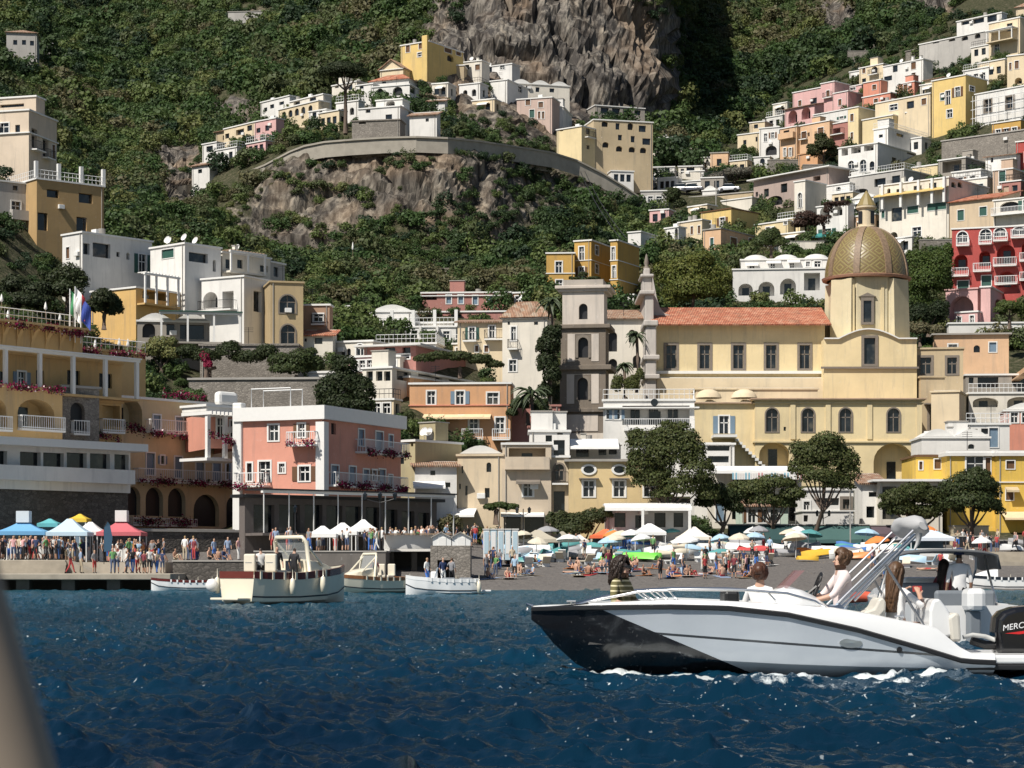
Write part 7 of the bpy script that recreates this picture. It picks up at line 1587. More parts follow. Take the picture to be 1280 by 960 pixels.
mb.loft([[(x0+r1*math.cos(a), -hb-dy, z0+r2*math.sin(a)-.03*r1*math.cos(a)) for a in np.linspace(0, 2*math.pi, 25)] for r1, r2, dy in ((.16, .068, -.02), (.15, .062, .012), (.1, .03, .012), (.001, .001, .014))]); mb.build('side_plate', sb, smooth=True, angle=30)
mb = MB().mat(CHROME); mb.tube([(.02, 0, .9), (-.06, 0, .93), (-.05, 0, .85)], .025, 6); mb.tube([(sx_(705), -.02, .45), (sx_(703), -.05, .42)], .02, 6)
for px in (716, 1126): x = sx_(px); hb2 = float(np.interp(x/L, [q[0] for q in stn], [q[1] for q in stn])); mb.tube([(x-.06, -hb2+.1, topz(x)+.05), (x+.06, -hb2+.1, topz(x)+.05)], .014, 6); mb.tube([(x, -hb2+.1, topz(x)), (x, -hb2+.1, topz(x)+.05)], .014, 6)
mb.build('fittings', sb)
mb = MB().mat(BLK); x0, z0 = sx_(1125), sz_(812); mb.lathe([(.001, .02), (.03, .02), (.04, 0)], 10, (0, 0, 0)); mb.v = [(x0+v[0], -1.11-v[2], z0+v[1]) for v in mb.v]; mb.build('skin_fitting', sb)
OFFY = 0
mb = MB().mat(plain('pale_hose', (.5, .5, .48), .5)); mb.tube([(sx_(1200), -.2, sz_(796)), (sx_(1212), -.2, sz_(793)), (sx_(1228), -.18, sz_(795)), (sx_(1242), -.15, sz_(800))], .03, 8); mb.build('hose', sb, smooth=True)
OB = plain('gloss_black_cowl', (.008, .008, .009), .18, coat=.6)
ox = sx_(1240); prof = [(1242, 816), (1239, 790), (1241, 772), (1248, 764), (1262, 759), (1282, 757), (1298, 760), (1306, 772), (1306, 800), (1298, 816)]
mb = MB().mat(OB); s2 = []
for yy, e in ((-.24, .78), (-.225, .92), (-.17, 1.0), (0, 1.03), (.17, 1.0), (.225, .92), (.24, .78)):
    cx, cz = sx_(1273), sz_(788); s2.append([(cx+(sx_(x)-cx)*e, yy-.05, cz+(sz_(y)-cz)*e) for x, y in prof+[prof[0]]])
mb.loft(s2); mb.poly(s2[0]); mb.poly(s2[-1]); cow = mb.build('outboard', sb, bevel=.03, merge=True)
MB().box(sx_(1256), -.18, -.5, sx_(1292), .1, sz_(815)).build('leg', cow, m=OB, bevel=.04)
mb = MB().mat(BLK); mb.tube([(sx_(1212), -.1, sz_(800)), (sx_(1230), -.1, sz_(806)), (sx_(1246), -.1, sz_(806))], .06, 8); mb.build('mount', cow)
fc = bpy.data.curves.new('lettering', 'FONT'); fc.body = 'MERCURY'; fc.size = .112; fc.extrude = .003; fc.shear = .25; fc.space_character = 1.02
_t = bpy.data.objects.new('tmp', fc); COL.objects.link(_t); _m = bpy.data.meshes.new_from_object(_t.evaluated_get(bpy.context.evaluated_depsgraph_get())); bpy.data.objects.remove(_t); fo = bpy.data.objects.new('lettering', _m); COL.objects.link(fo); _m.materials.clear(); _m.materials.append(plain('white_decal', (.8, .8, .8), .4)); fo.parent = cow; fo.rotation_euler = (R(90), R(-9), 0); fo.location = (sx_(1247), -.298, sz_(788)); fo.scale = (1.0, 1, 1)
mb = MB().mat(plain('red_decal', (.55, .02, .02), .4)); mb.poly([(sx_(1250), -.297, sz_(791)), (sx_(1280), -.297, sz_(787)), (sx_(1300), -.297, sz_(788)), (sx_(1268), -.297, sz_(792))]); mb.build('stripe', cow)
mb = MB().mat(plain('orange_rope_float', (.6, .1, .05), .6)); mb.tube([(XP(1058, 90), 90, .25), (XP(1082, 90), 90, .3), (XP(1104, 90), 90, .2)], .22, 8); o = mb.build('float_line', smooth=True); tag(o, 'red floating line of buoys beyond the speedboat cockpit', 'buoy line')
Yp = .85; mb = MB().mat(plain('brown_varnished_post', (.24, .195, .15), .5, var=.2, scale=20)); rr = .021; off = rr/Yp*F
pts = [(XP(px-off, Yp), Yp, ZP(py, Yp)) for px, py in ((-25, 640), (-8, 700), (10, 765), (29, 830), (47, 890), (64, 950), (92, 1050), (127, 1180))]
mb.tube(pts, rr, 14); o = mb.build('windscreen_post', smooth=True); tag(o, 'blurred brown post of the photographer\'s boat in the lower left corner', 'post')
SKIN = plain('skin', (.50, .30, .21), .55, var=.08); SKIN2 = plain('tanned_skin', (.36, .20, .13), .55, var=.08)
HAIRS = [plain('dark_brown_hair', (.025, .014, .009), .5, var=.4, scale=30), plain('brown_hair', (.09, .045, .02), .5, var=.4, scale=30), plain('blond_hair', (.36, .24, .11), .5, var=.3, scale=30), plain('auburn_hair', (.075, .028, .013), .5, var=.5, scale=40)]
def skin_mesh(name, J, E, subdiv=1):
    """J: name -> (x, y, z, rx, ry); one continuous skin over the skeleton"""
    names = list(J); ix = {n: i for i, n in enumerate(names)}; me = bpy.data.meshes.new(name)
    me.from_pydata([J[n][:3] for n in names], [(ix[a], ix[b2]) for a, b2 in E], []); o = bpy.data.objects.new(name, me); COL.objects.link(o)
    o.modifiers.new('skin', 'SKIN').use_smooth_shade = True
    if not me.skin_vertices: 
        bm = bmesh.new(); bm.from_mesh(me); bm.verts.layers.skin.verify(); bm.to_mesh(me); bm.free()
    for n in names:
        v = me.skin_vertices[0].data[ix[n]]; v.radius = (J[n][3], J[n][4]); v.use_root = (n == 'pelvis')
    if subdiv: o.modifiers.new('sub', 'SUBSURF').levels = subdiv; o.modifiers['sub'].render_levels = subdiv
    dg = bpy.context.evaluated_depsgraph_get(); em = bpy.data.meshes.new_from_object(o.evaluated_get(dg)); bpy.data.objects.remove(o); bpy.data.meshes.remove(me)
    em.polygons.foreach_set('use_smooth', [True]*len(em.polygons)); em.name = name; return em
BODY_E = [('pelvis','spine'),('spine','chest'),('chest','neck'),('neck','jaw'),('jaw','head'),('head','top')]+[(a+s, b2+s) for s in 'lr' for a, b2 in (('sho','elb'),('elb','wri'),('wri','hand'),('hip','knee'),('knee','ank'),('ank','toe'))]+[('chest','shol'),('chest','shor'),('pelvis','hipl'),('pelvis','hipr')]
def body(pose, fem=False):
    J = {'pelvis': (0,0,.95,.15,.11), 'spine': (0,.01,1.12,.125,.095), 'chest': (0,.01,1.32,.15,.105), 'neck': (0,0,1.46,.055,.055), 'jaw': (0,-.02,1.54,.065,.075), 'head': (0,-.01,1.62,.078,.092), 'top': (0,0,1.69,.055,.065)}
    for s, g in (('l', -1), ('r', 1)):
        J.update({'sho'+s: (g*.17,.01,1.39,.06,.06), 'elb'+s: (g*.23,.03,1.12,.043,.043), 'wri'+s: (g*.24,-.06,.90,.03,.03), 'hand'+s: (g*.24,-.09,.81,.038,.022), 'hip'+s: (g*.095,0,.88,.095,.09), 'knee'+s: (g*.11,-.02,.50,.062,.062), 'ank'+s: (g*.11,.02,.09,.042,.042), 'toe'+s: (g*.12,-.14,.035,.042,.03)})
    P = {}
    if pose == 'stand2': P = {'elbr': (.30,.06,1.16), 'wrir': (.20,-.1,1.02), 'handr': (.14,-.14,1.0), 'kneel': (-.1,-.08,.5), 'ankl': (-.13,-.06,.09), 'toel': (-.15,-.2,.035)}
    if pose == 'walk': P = {'kneel': (-.1,-.16,.52), 'ankl': (-.1,-.26,.1), 'toel': (-.1,-.40,.06), 'kneer': (.1,.06,.5), 'ankr': (.1,.28,.13), 'toer': (.1,.2,.03), 'elbl': (-.23,.14,1.14), 'wril': (-.23,.1,.92), 'handl': (-.23,.08,.84), 'wrir': (.24,-.2,.95), 'handr': (.24,-.26,.88), 'elbr': (.23,-.03,1.13)}
    if pose == 'armup': P = {'elbr': (.28,-.12,1.3), 'wrir': (.16,-.28,1.45), 'handr': (.12,-.3,1.52), 'elbl': (-.28,-.12,1.28), 'wril': (-.12,-.28,1.42), 'handl': (-.08,-.3,1.5)}
    if pose in ('sit', 'sitback', 'hold'):
        for k in ('pelvis','spine','chest','neck','jaw','head','top'): x,y,z,a,b2 = J[k]; J[k] = (x,y,z-.78,a,b2)
        for s, g in (('l', -1), ('r', 1)):
            for k in ('sho','elb','wri','hand'): x,y,z,a,b2 = J[k+s]; J[k+s] = (x,y,z-.78,a,b2)
            J['hip'+s] = (g*.1,-.05,.13,.095,.09); J['knee'+s] = (g*.13,-.42,.16+(.32 if pose == 'sit' else .0),.065,.065); J['ank'+s] = (g*.12,-.5 if pose != 'sit' else -.62,.04 if pose == 'sit' else -.3,.042,.042); J['toe'+s] = (g*.12,-.62 if pose != 'sit' else -.75,.03 if pose == 'sit' else -.36,.04,.03)
            J['elb'+s] = (g*.25,-.05,.34,.043,.043); J['wri'+s] = (g*.17,-.25,.25,.03,.03); J['hand'+s] = (g*.14,-.33,.22,.038,.022)
    if pose == 'lie':
        for k, v in list(J.items()): x,y,z,a,b2 = v; J[k] = (x, z-.95, .12-y*.6+(.0), a, b2)
    for k, v in P.items(): J[k] = (*v, *J[k][3:])
    if fem:
        for k in ('shol','shor'): x,y,z,a,b2 = J[k]; J[k] = (x*.9,y,z,a*.85,b2*.85)
        x,y,z,a,b2 = J['spine']; J['spine'] = (x,y,z,a*.85,b2*.88)
    return J
SEG = {'head': [('jaw','head'),('head','top')], 'torso': [('pelvis','spine'),('spine','chest'),('chest','shol'),('chest','shor')], 'neck': [('neck','jaw')], 'uarm': [('shol','elbl'),('shor','elbr')], 'farm': [('elbl','wril'),('elbr','wrir'),('wril','handl'),('wrir','handr')], 'thigh': [('hipl','kneel'),('hipr','kneer'),('pelvis','hipl'),('pelvis','hipr')], 'shin': [('kneel','ankl'),('kneer','ankr')], 'foot': [('ankl','toel'),('ankr','toer')]}
ORDER = ['skin', 'shirt', 'legs', 'hair', 'sleeve', 'shin', 'shoe']
def classify(me, J, hairfront=-.35):
    C = np.array([p.center[:] for p in me.polygons]); best = np.full(len(C), 9e9); lab = np.zeros(len(C), int); z = {'head': 0, 'neck': 0, 'torso': 1, 'uarm': 4, 'farm': 0, 'thigh': 2, 'shin': 5, 'foot': 6}
    for reg, segs in SEG.items():
        for a, b2 in segs:
            A, B = np.array(J[a][:3]), np.array(J[b2][:3]); d = B-A; t = np.clip(((C-A)@d)/(d@d+1e-9), 0, 1); q = np.linalg.norm(C-A-t[:, None]*d, axis=1)-.5*(J[a][3]+J[b2][3])*.6
            m_ = q < best; best[m_] = q[m_]; lab[m_] = z[reg]
    up = np.array(J['top'][:3])-np.array(J['jaw'][:3]); up /= np.linalg.norm(up); hc = np.array(J['head'][:3]); rel_ = C-hc; hh = rel_@up; fwd = np.array([0, -1, 0]) if abs(up[2]) > .5 else np.array([0, 0, 1.]); ff = rel_@fwd
    near = np.linalg.norm(rel_, axis=1) < .2; lab[near & (lab == 0) & ((hh > .045) | ((ff < .0) & (hh > -.06)))] = 3
    me.polygons.foreach_set('material_index', lab.astype(np.int32))
    for i in range(7): me.materials.append(SKIN)
POSES = ['stand', 'stand2', 'walk', 'armup', 'sit', 'lie']; PM = {}
for ps in POSES:
    J = body(ps); me = skin_mesh('person_'+ps, J, BODY_E, 1); classify(me, J); PM[ps] = me
CL = {n: canvas('cloth_'+n.replace(' ', '_'), c) for n, c in {'white': (.70,.69,.66), 'black': (.015,.015,.018), 'grey': (.22,.22,.23), 'navy': (.02,.035,.10), 'red': (.42,.05,.05), 'pale blue': (.34,.48,.62), 'pink': (.58,.32,.32), 'green': (.12,.28,.10), 'beige': (.50,.42,.30), 'orange': (.62,.24,.08), 'striped blue': (.25,.32,.45), 'maroon': (.18,.03,.04)}.items()}
BT = {'dark': CL['black'], 'white': CL['white'], 'denim': canvas('denim', (.07,.10,.18)), 'beige': CL['beige'], 'red': CL['red'], 'blue': canvas('bright_blue', (.05,.16,.5))}
rp = random.Random(21)
QA = [(10,'by the blue kiosk'),(62,'left of the pale tent'),(85,'under the pale tent'),(112,'right of the pale tent'),(133,'beside the feather banner'),(150,'before the red kiosk'),(178,'right of the red kiosk'),(205,'near the quay end'),(232,'on the rubble wall'),(262,'in the rubble lane'),(395,'under the white tents'),(425,'under the middle white tent'),(455,'by the right white tent'),(500,'behind the terrace parapet'),(540,'above the beach cabins'),(580,'left of the clipped bushes'),(620,'by the narrow cabins'),(655,'below the tan tent'),(690,'on the open shingle'),(725,'at the water line'),(755,'seaward of the orange bar'),(800,'by the lime green kayaks'),(860,'before the cream parasol'),(900,'before the white hulls'),(940,'beside the red tarpaulin'),(1000,'before the orange tarpaulin'),(1080,'left of the beach office'),(1150,'before the beach office'),(1205,'by the bimini boat'),(1250,'near the right steps'),(1276,'at the right edge')]
nper = [0]
def place_person(px, py, pose, Y=None, z=None, faces=None, group='people crowding the waterfront', s=1.0):
    shirt, bot = rp.choice(list(CL)+['white', 'black', 'white', 'grey', 'navy', 'black', 'white']), rp.choice(list(BT)+['dark', 'dark', 'denim', 'dark']); bare = pose in ('sit', 'lie') and rp.random() < .55
    o = bpy.data.objects.new('person', PM[pose]); COL.objects.link(o); sk = rp.choice([SKIN, SKIN, SKIN2]); hr = rp.choice(HAIRS[:3]); shorts = rp.random() < .55; sleeve = rp.random() < .5
    ms = [sk, sk if bare else CL[shirt], BT[bot], hr, (sk if (bare or not sleeve) else CL[shirt]), (sk if shorts or bare else BT[bot]), CL['black'] if not bare else sk]
    for i, m_ in enumerate(ms): o.material_slots[i].link = 'OBJECT'; o.material_slots[i].material = m_
    if Y is None: Y = ground_Y(px, py)
    p = W(px, py, Y); 
    if z is not None: p.z = z
    o.location = p; o.rotation_euler = (0, 0, faces if faces is not None else rp.uniform(-3.14, 3.14)); q = s*rp.uniform(.93, 1.07); o.scale = (q, q, q)
    an = min(QA, key=lambda a: abs(a[0]-px))[1]; verb = {'stand': 'standing', 'stand2': 'standing', 'walk': 'walking', 'armup': 'photographing', 'sit': 'sitting', 'lie': 'lying'}[pose]
    lb = f"{'bare ' if bare else ''}person{'' if bare else ' in '+shirt+' top'} and {bot} {'shorts' if shorts or bare else 'trousers'} {verb} {an}".replace('person and', 'person in')
    if pose in ('lie', 'sit') and z is None:
        cn = rp.choice(['white', 'red', 'pale blue', 'pink', 'beige', 'striped blue', 'orange', 'navy']); q_ = MB().box(-.45, -.95, .03, .45, .95, .05).build('beach_towel', m=CL[cn]); q_.location = p; q_.rotation_euler = (-.08, 0, o.rotation_euler.z); tag(q_, f"{cn} beach towel under a bather {an}", 'towel', 'towels on the beach')
    tag(o, lb, 'person', group); ulabel(lb); return o
ST = ['stand', 'stand', 'stand2', 'walk', 'armup']
zq_, zt_q = zq, zt
for i in range(92):     # upper terrace of the quay
    px = rp.uniform(-8, 206); Y = rp.uniform(162.8, 168) if px > 80 else rp.uniform(160.4, 163.4)
    place_person(px, 700, rp.choice(ST), Y, zt_q-(.15 if px > 82 else 0))
for px in (88, 101, 118, 141, 146, 158, 166, 172, 180, 187, 196, 203, 160, 176, 192): place_person(px, 717, rp.choice(['stand', 'stand2', 'walk']), 152.6+rp.random()*4, zq_)
for i in range(16): px = rp.uniform(216, 300); place_person(px, 700, rp.choice(['stand', 'sit', 'stand2']), rp.uniform(158.5, 167), ZP(702, 158)+.1)
for i in range(28): px = rp.uniform(330, 478); place_person(px, 690, rp.choice(ST), rp.uniform(161.5, 172), ZP(690, 161)+.1)
for i in range(26): px = rp.uniform(484, 548); place_person(px, 672, rp.choice(ST), rp.uniform(167, 174), zt0)
for i in range(18): px = rp.uniform(552, 640); place_person(px, rp.uniform(690, 676), rp.choice(ST), None)
for i in range(92):
    px = rp.choice([rp.uniform(604, 680), rp.uniform(712, 800), rp.uniform(800, 962), rp.uniform(840, 962)]); place_person(px, rp.uniform(707, 725), rp.choice(['sit', 'lie', 'sit', 'stand', 'stand2']), None)
for i in range(22): px = rp.uniform(700, 1000); place_person(px, rp.uniform(684, 702), rp.choice(ST+['sit']), None)
for i in range(14): px = rp.uniform(1085, 1240); place_person(px, rp.uniform(698, 726), rp.choice(['sit', 'stand', 'lie', 'walk']), None)
for i in range(18): px = rp.uniform(1196, 1284); place_person(px, rp.uniform(682, 692), rp.choice(ST), None)

def near_person(parent_loc, label, J, mats, rz=0, s=1.0, hair=None, hands=True, glasses=False, sub=2, cap=None):
    E = list(BODY_E)
    if hands:
        for sd in 'lr':
            w_, h_ = Vector(J['wri'+sd][:3]), Vector(J['hand'+sd][:3]); f = (h_-w_).normalized(); side = f.cross(Vector((0, 0, 1))); side = side.normalized() if side.length > .1 else Vector((1, 0, 0)); dn = side.cross(f)
            g = 1 if sd == 'r' else -1
            for k, (o_, ln) in enumerate(((-.028, .062), (-.009, .075), (.011, .07), (.030, .055))):
                a = h_+side*o_+f*.02; b3 = a+f*ln*.55+dn*(-.008)*0; c3 = b3+f*ln*.35-Vector((0, 0, .028)); J[f'f{sd}{k}a'] = (*a, .011, .011); J[f'f{sd}{k}b'] = (*b3, .0095, .0095); J[f'f{sd}{k}c'] = (*c3, .008, .008); E += [('hand'+sd, f'f{sd}{k}a'), (f'f{sd}{k}a', f'f{sd}{k}b'), (f'f{sd}{k}b', f'f{sd}{k}c')]
            a = w_+(h_-w_)*.45-side*.035*g; b3 = a-side*.03*g+f*.045; J[f't{sd}a'] = (*a, .014, .014); J[f't{sd}b'] = (*b3, .0095, .0095); E += [('wri'+sd, f't{sd}a'), (f't{sd}a', f't{sd}b')]
    hd = Vector(J['head'][:3]); jw = Vector(J['jaw'][:3]); J['nose'] = (hd.x, hd.y-.085, hd.z-.035, .013, .013); J['nose2'] = (hd.x, hd.y-.115, hd.z-.045, .009, .009); E += [('head', 'nose'), ('nose', 'nose2')]
    me = skin_mesh('person', J, E, sub); classify(me, J)
    o = bpy.data.objects.new('person', me); COL.objects.link(o)
    for i, m_ in enumerate(mats): me.materials[i] = m_
    o.location = parent_loc; o.rotation_euler = (0, 0, rz); o.scale = (s, s, s); tag(o, label, 'person')
    mb = MB().mat(plain('dark_eye', (.02, .015, .01), .3))
    for g in (-1, 1): mb.lathe([(.001, .006), (.012, .004), (.014, 0)], 8, (0, 0, 0)); n0 = len(mb.v)-24; mb.v[n0:] = [(hd.x+g*.034+v[0], hd.y-.088-v[2], hd.z-.005+v[1]*.6) for v in mb.v[n0:]]
    mb.build('eyes', o)
    mb = MB().mat(plain('lips', (.40, .13, .11), .5)); mb.box(hd.x-.024, jw.y-.083, hd.z-.078, hd.x+.024, jw.y-.07, hd.z-.066); mb.build('mouth', o, bevel=.005)
    if glasses: mb = MB().mat(BLK); mb.box(hd.x-.07, hd.y-.105, hd.z-.02, hd.x+.07, hd.y-.094, hd.z+.015); mb.box(hd.x-.078, hd.y-.1, hd.z-.005, hd.x-.07, hd.y+.02, hd.z+.008); mb.box(hd.x+.07, hd.y-.1, hd.z-.005, hd.x+.078, hd.y+.02, hd.z+.008); mb.build('sunglasses', o, bevel=.006)
    if hair:
        kind, hm = hair; mb = MB().mat(hm); n = 18
        drop = {'curly': .27, 'bun': .10, 'long': .52, 'short': .08}[kind]; rw_ = {'curly': .102, 'bun': .092, 'long': .088, 'short': .092}[kind]; secs = []
        K = 14
        for i in range(K+1):
            u = i/K
            if u < .35: t = u/.35; z_ = .125*math.cos(t*R(90))+.0; r_ = rw_*math.sin(t*R(90))
            else: t = (u-.35)/.65; z_ = -drop*t; r_ = rw_*(1+.12*math.sin(t*3.1)-(.35*t if kind in ('long', 'bun', 'short') else .1*t))
            open_ = R(58) if u > .22 else R(58)*u/.22*.6; sec = []
            for j in range(n+1):
                a = -R(90)+open_+(2*math.pi-2*open_)*j/n; wob = 1+.09*math.sin(a*5+u*9)+(.05*math.sin(a*7+u*15) if kind == 'curly' else .03*math.sin(a*9))
                yy = .03*max(0, -z_/.2) if kind in ('long', 'curly') else .0
                sec.append((hd.x+r_*wob*math.cos(a), hd.y+.012+yy+r_*1.08*wob*math.sin(a), hd.z+.02+z_))
            secs.append(sec)
        mb.loft(secs); mb.poly(secs[0][:])
        rh = random.Random(len(label))
        for _ in range(260 if kind != 'short' else 60):       # loose strands over the shell
            j = rh.uniform(0, n); j0 = int(j) % n; pts = []
            for i in range(rh.randint(1, 4), K+1-(rh.randint(0, 3))):
                p, q_ = Vector(secs[i][j0]), Vector(secs[i][j0+1]); w0 = p+(q_-p)*(j-int(j)); o_ = w0-Vector((hd.x, hd.y+.012, w0.z)); amp_ = .014 if kind == 'curly' else .006
                pts.append(w0+o_*(.06+.1*math.sin(i*1.1+j*3)*(1.6 if kind == 'curly' else .5))+Vector((amp_*math.sin(i*1.7+j*5), amp_*math.cos(i*1.3+j*7), 0)))
            if len(pts) > 2: mb.tube(pts, [.0045]*(len(pts)-1)+[.001], 4, cap=False)
        if kind in ('bun',): mb.lathe([(.001, .055), (.04, .04), (.055, 0), (.04, -.04), (.001, -.055)], 10, (hd.x, hd.y+.1, hd.z+.05))
        h_ = mb.build('hair', o, smooth=True); md = h_.modifiers.new('t', 'SOLIDIFY'); md.thickness = .02; md.offset = -1
    if cap: mb = MB().mat(cap); mb.lathe([(.098, -.02), (.1, .03), (.085, .09), (.05, .115), (.001, .125)], 16, (hd.x, hd.y, hd.z+.02)); mb.box(hd.x-.07, hd.y-.2, hd.z+.0, hd.x+.07, hd.y-.07, hd.z+.015); mb.build('cap', o, smooth=True, angle=40)
    return o
def stripes():
    m, nt, b = new_mat('striped_knit'); tc = N(nt, 'ShaderNodeTexCoord').outputs['Object']; w_ = N(nt, 'ShaderNodeTexWave', wave_type='BANDS', bands_direction='Z'); w_.inputs['Scale'].default_value = 4.6; w_.inputs['Distortion'].default_value = .6; nt.links.new(tc, w_.inputs[0])
    nt.links.new(ramp(nt, w_.outputs['Fac'], [(.78, (.13, .115, .045)), (.86, (.62, .56, .36))]).outputs[0], b.inputs['Base Color']); b.inputs['Roughness'].default_value = .9; return m
STR = stripes(); W_CL = canvas('white_linen', (.74, .73, .72)); PK = canvas('pale_pink_linen', (.70, .60, .58)); JEAN = canvas('pale_jeans', (.34, .42, .52))
def seat(px, py, dy): return W(px, py, SY+dy)
J = body('hold', True); J.update({'elbl': (-.27,-.05,.36,.045,.045), 'wril': (-.2,-.3,.3,.03,.03), 'handl': (-.17,-.39,.29,.038,.022), 'elbr': (.27,-.02,.36,.045,.045), 'wrir': (.22,-.28,.3,.03,.03), 'handr': (.2,-.37,.29,.038,.022)})
for k in ('chest', 'spine', 'shol', 'shor', 'elbl', 'elbr', 'wril', 'wrir'): x,y,z,a,b2 = J[k]; J[k] = (x*1.06,y,z,a*1.22,b2*1.3)
near_person(seat(777, 786, -.25), 'woman with dark curly hair and a striped olive jumper sitting in the bow', J, [SKIN, STR, BT['denim'], HAIRS[0], STR, BT['denim'], CL['black']], R(56), 1.0, ('curly', HAIRS[0]), glasses=True)
J = body('hold', True)
near_person(seat(950, 792, .15), 'woman with tied auburn hair in a white shirt sitting ahead of the windscreen', J, [SKIN, W_CL, BT['denim'], HAIRS[3], W_CL, SKIN, CL['black']], R(165), .98, ('bun', HAIRS[3]))
J = body('hold', False); J.update({'elbl': (-.25,-.2,.34,.05,.05), 'wril': (-.18,-.42,.28,.032,.032), 'handl': (-.15,-.5,.3,.038,.022), 'elbr': (.25,-.18,.34,.05,.05), 'wrir': (.18,-.40,.28,.032,.032), 'handr': (.14,-.48,.3,.038,.022)})
for k in ('shol', 'shor'): x,y,z,a,b2 = J[k]; J[k] = (x,y,z,.08,.08)
for k in ('chest', 'spine'): x,y,z,a,b2 = J[k]; J[k] = (x,y,z,a*1.12,b2*1.2)
near_person(seat(1052, 776, -.1), 'person in a loose pale pink shirt at the wheel of the speedboat', J, [SKIN, PK, JEAN, HAIRS[1], PK, JEAN, CL['black']], R(-84), 1.0, ('bun', HAIRS[1]))
J = body('hold', True); J.update({'elbr': (.34,-.12,.42,.045,.045), 'wrir': (.22,-.3,.58,.03,.03), 'handr': (.15,-.36,.64,.036,.022), 'elbl': (-.34,-.12,.42,.045,.045), 'wril': (-.12,-.32,.56,.03,.03), 'handl': (-.04,-.37,.63,.036,.022)})
wm = near_person(seat(1120, 798, -.2), 'woman with very long brown hair photographing the shore from the stern seat', J, [SKIN, W_CL, SKIN2, HAIRS[1], W_CL, SKIN, CL['black']], R(128), 1.04, ('long', HAIRS[1]))
MB().box(-.075, -.42, .60, .085, -.408, .68).build('phone', wm, m=plain('red_phone_case', (.35,.04,.04), .4), bevel=.008)
J = body('stand'); Yb = 43.6
near_person(Vector((XP(1199, Yb), Yb, ZP(712, Yb)-1.33)), 'man in a white shirt and dark cap standing under the bimini, back turned', J, [SKIN2, W_CL, BT['dark'], HAIRS[0], W_CL, BT['dark'], CL['black']], R(180), 1.0, None, hands=False, sub=1, cap=CL['navy'])
J = body('stand2'); near_person(Vector((XP(1180, Yb+.8), Yb+.8, ZP(718, Yb)-1.38)), 'person in a brown top with dark hair, left of the man under the bimini', J, [SKIN, CL['maroon'], BT['denim'], HAIRS[0], CL['maroon'], BT['denim'], CL['black']], R(120), .95, ('long', HAIRS[0]), hands=False, sub=1)
for (lx, ly, lb, a, top, s) in ((1.7, .45, 'woman in a white blouse and black skirt standing in the cream motor cruiser', 200, CL['white'], 1.0), (2.0, -.2, 'man in black standing in the middle of the cream motor cruiser', 20, CL['black'], 1.03), (2.7, -.5, 'person in dark clothes at the helm of the cream motor cruiser', 160, CL['black'], 1.0)):
    J = body('stand2' if 'woman' in lb else 'stand'); near_person(gz.location+Matrix.Rotation(R(48), 3, 'Z') @ Vector((lx, ly, .62)), lb, J, [SKIN, top, BT['dark'], HAIRS[0], SKIN if 'woman' in lb else top, BT['dark'], CL['black']], R(a), s, None, hands=False, sub=1)
for (px, Yc, z, lb, top, a) in ((535, 126.5, .45, 'person in a navy top on the white open motorboat', 'navy', 30), (540, 127, .45, 'person in a grey top on the white open motorboat', 'grey', 150), (505, 133.6, .9, 'person in a white top standing at the wheel of the white open motorboat', 'white', 60), (457, 131, .5, 'person in a dark top steering the wooden launch', 'black', 80), (470, 131.5, .5, 'person in a maroon top in the wooden launch', 'maroon', 200)):
    o = place_person(px, 700, 'stand2', Yc, z, R(a)); o['label'] = lb; o['group'] = 'crews of the small boats'
    bt_, lx, ly = {535: (wb, 2.0, .2), 540: (wb, 1.5, -.3), 505: (wb, 2.9, .1), 457: (wl_, 2.2, .2), 470: (wl_, 1.7, -.3)}[px]; o.location = bt_.location+Matrix.Rotation(bt_.rotation_euler.z, 3, 'Z') @ Vector((lx, ly, .42)); o.scale = (.98, .98, .98)
    for i in (1, 4): o.material_slots[i].material = CL[top]
PINE = leaf_mat('pine_needles', True)
def tree(name, label, px, base, lobes, leaf, n, tint, Y=None, trunk=None, lean=0, group=None, seed=1, limbs=True, tr=.22, cat='tree'):
    """lobes in photo pixels round the trunk base column: (px, py, rx, ry)"""
    Y = Y or ground_Y(px, base); t = empty(name, W(px, base, Y), 0, label, cat, group); rng = np.random.default_rng(seed); k = Y/F; L = []
    leaf *= .56; n = int(n*4.2)
    for (lx, ly, rx, ry) in [q for l in lobes for q in (l, *[(l[0]+rng.uniform(-.8, .8)*l[2], l[1]+rng.uniform(-.75, .6)*l[3], l[2]*rng.uniform(.3, .5), l[3]*rng.uniform(.35, .55)) for _ in range(4)])]: L.append(((lx-px)*k, rng.uniform(-.35, .35)*rx*k, (base-ly)*k, rx*k, rx*k*.85, ry*k))
    q = crown(n, L, leaf, rng, shell=.62); g = np.array(tint); tn = g*(.75+.5*rng.random((n, 1)))
    tn[:, 0] *= .9+.25*rng.random(n); quads_obj('crown', q, tn, LEAF, t)
    top = max(l[2] for l in L); cx = sum(l[0] for l in L)/len(L); low = min(l[2]-l[5]*.3 for l in L)
    if trunk is None: trunk = max(.3, low)
    mb = MB().mat(BARK); fork = Vector((lean*k+cx*.35, 0, trunk*.8)); mb.tube([(0, 0, -1), (lean*k*.3, .05, trunk*.35), fork], [tr*1.3, tr, tr*.85], 8)
    if limbs:
        for l in L[:45:5]: e = Vector((l[0], l[1], l[2]-l[5]*.1)); mid = (fork+e)/2+Vector((0, 0, -.12*(e-fork).length)); mb.tube([fork-Vector((0, 0, .2)), mid, e], [tr*.55, tr*.4, tr*.15], 6)
    mb.build('trunk', t, smooth=True); return t
PT_ = (.072, .088, .028)
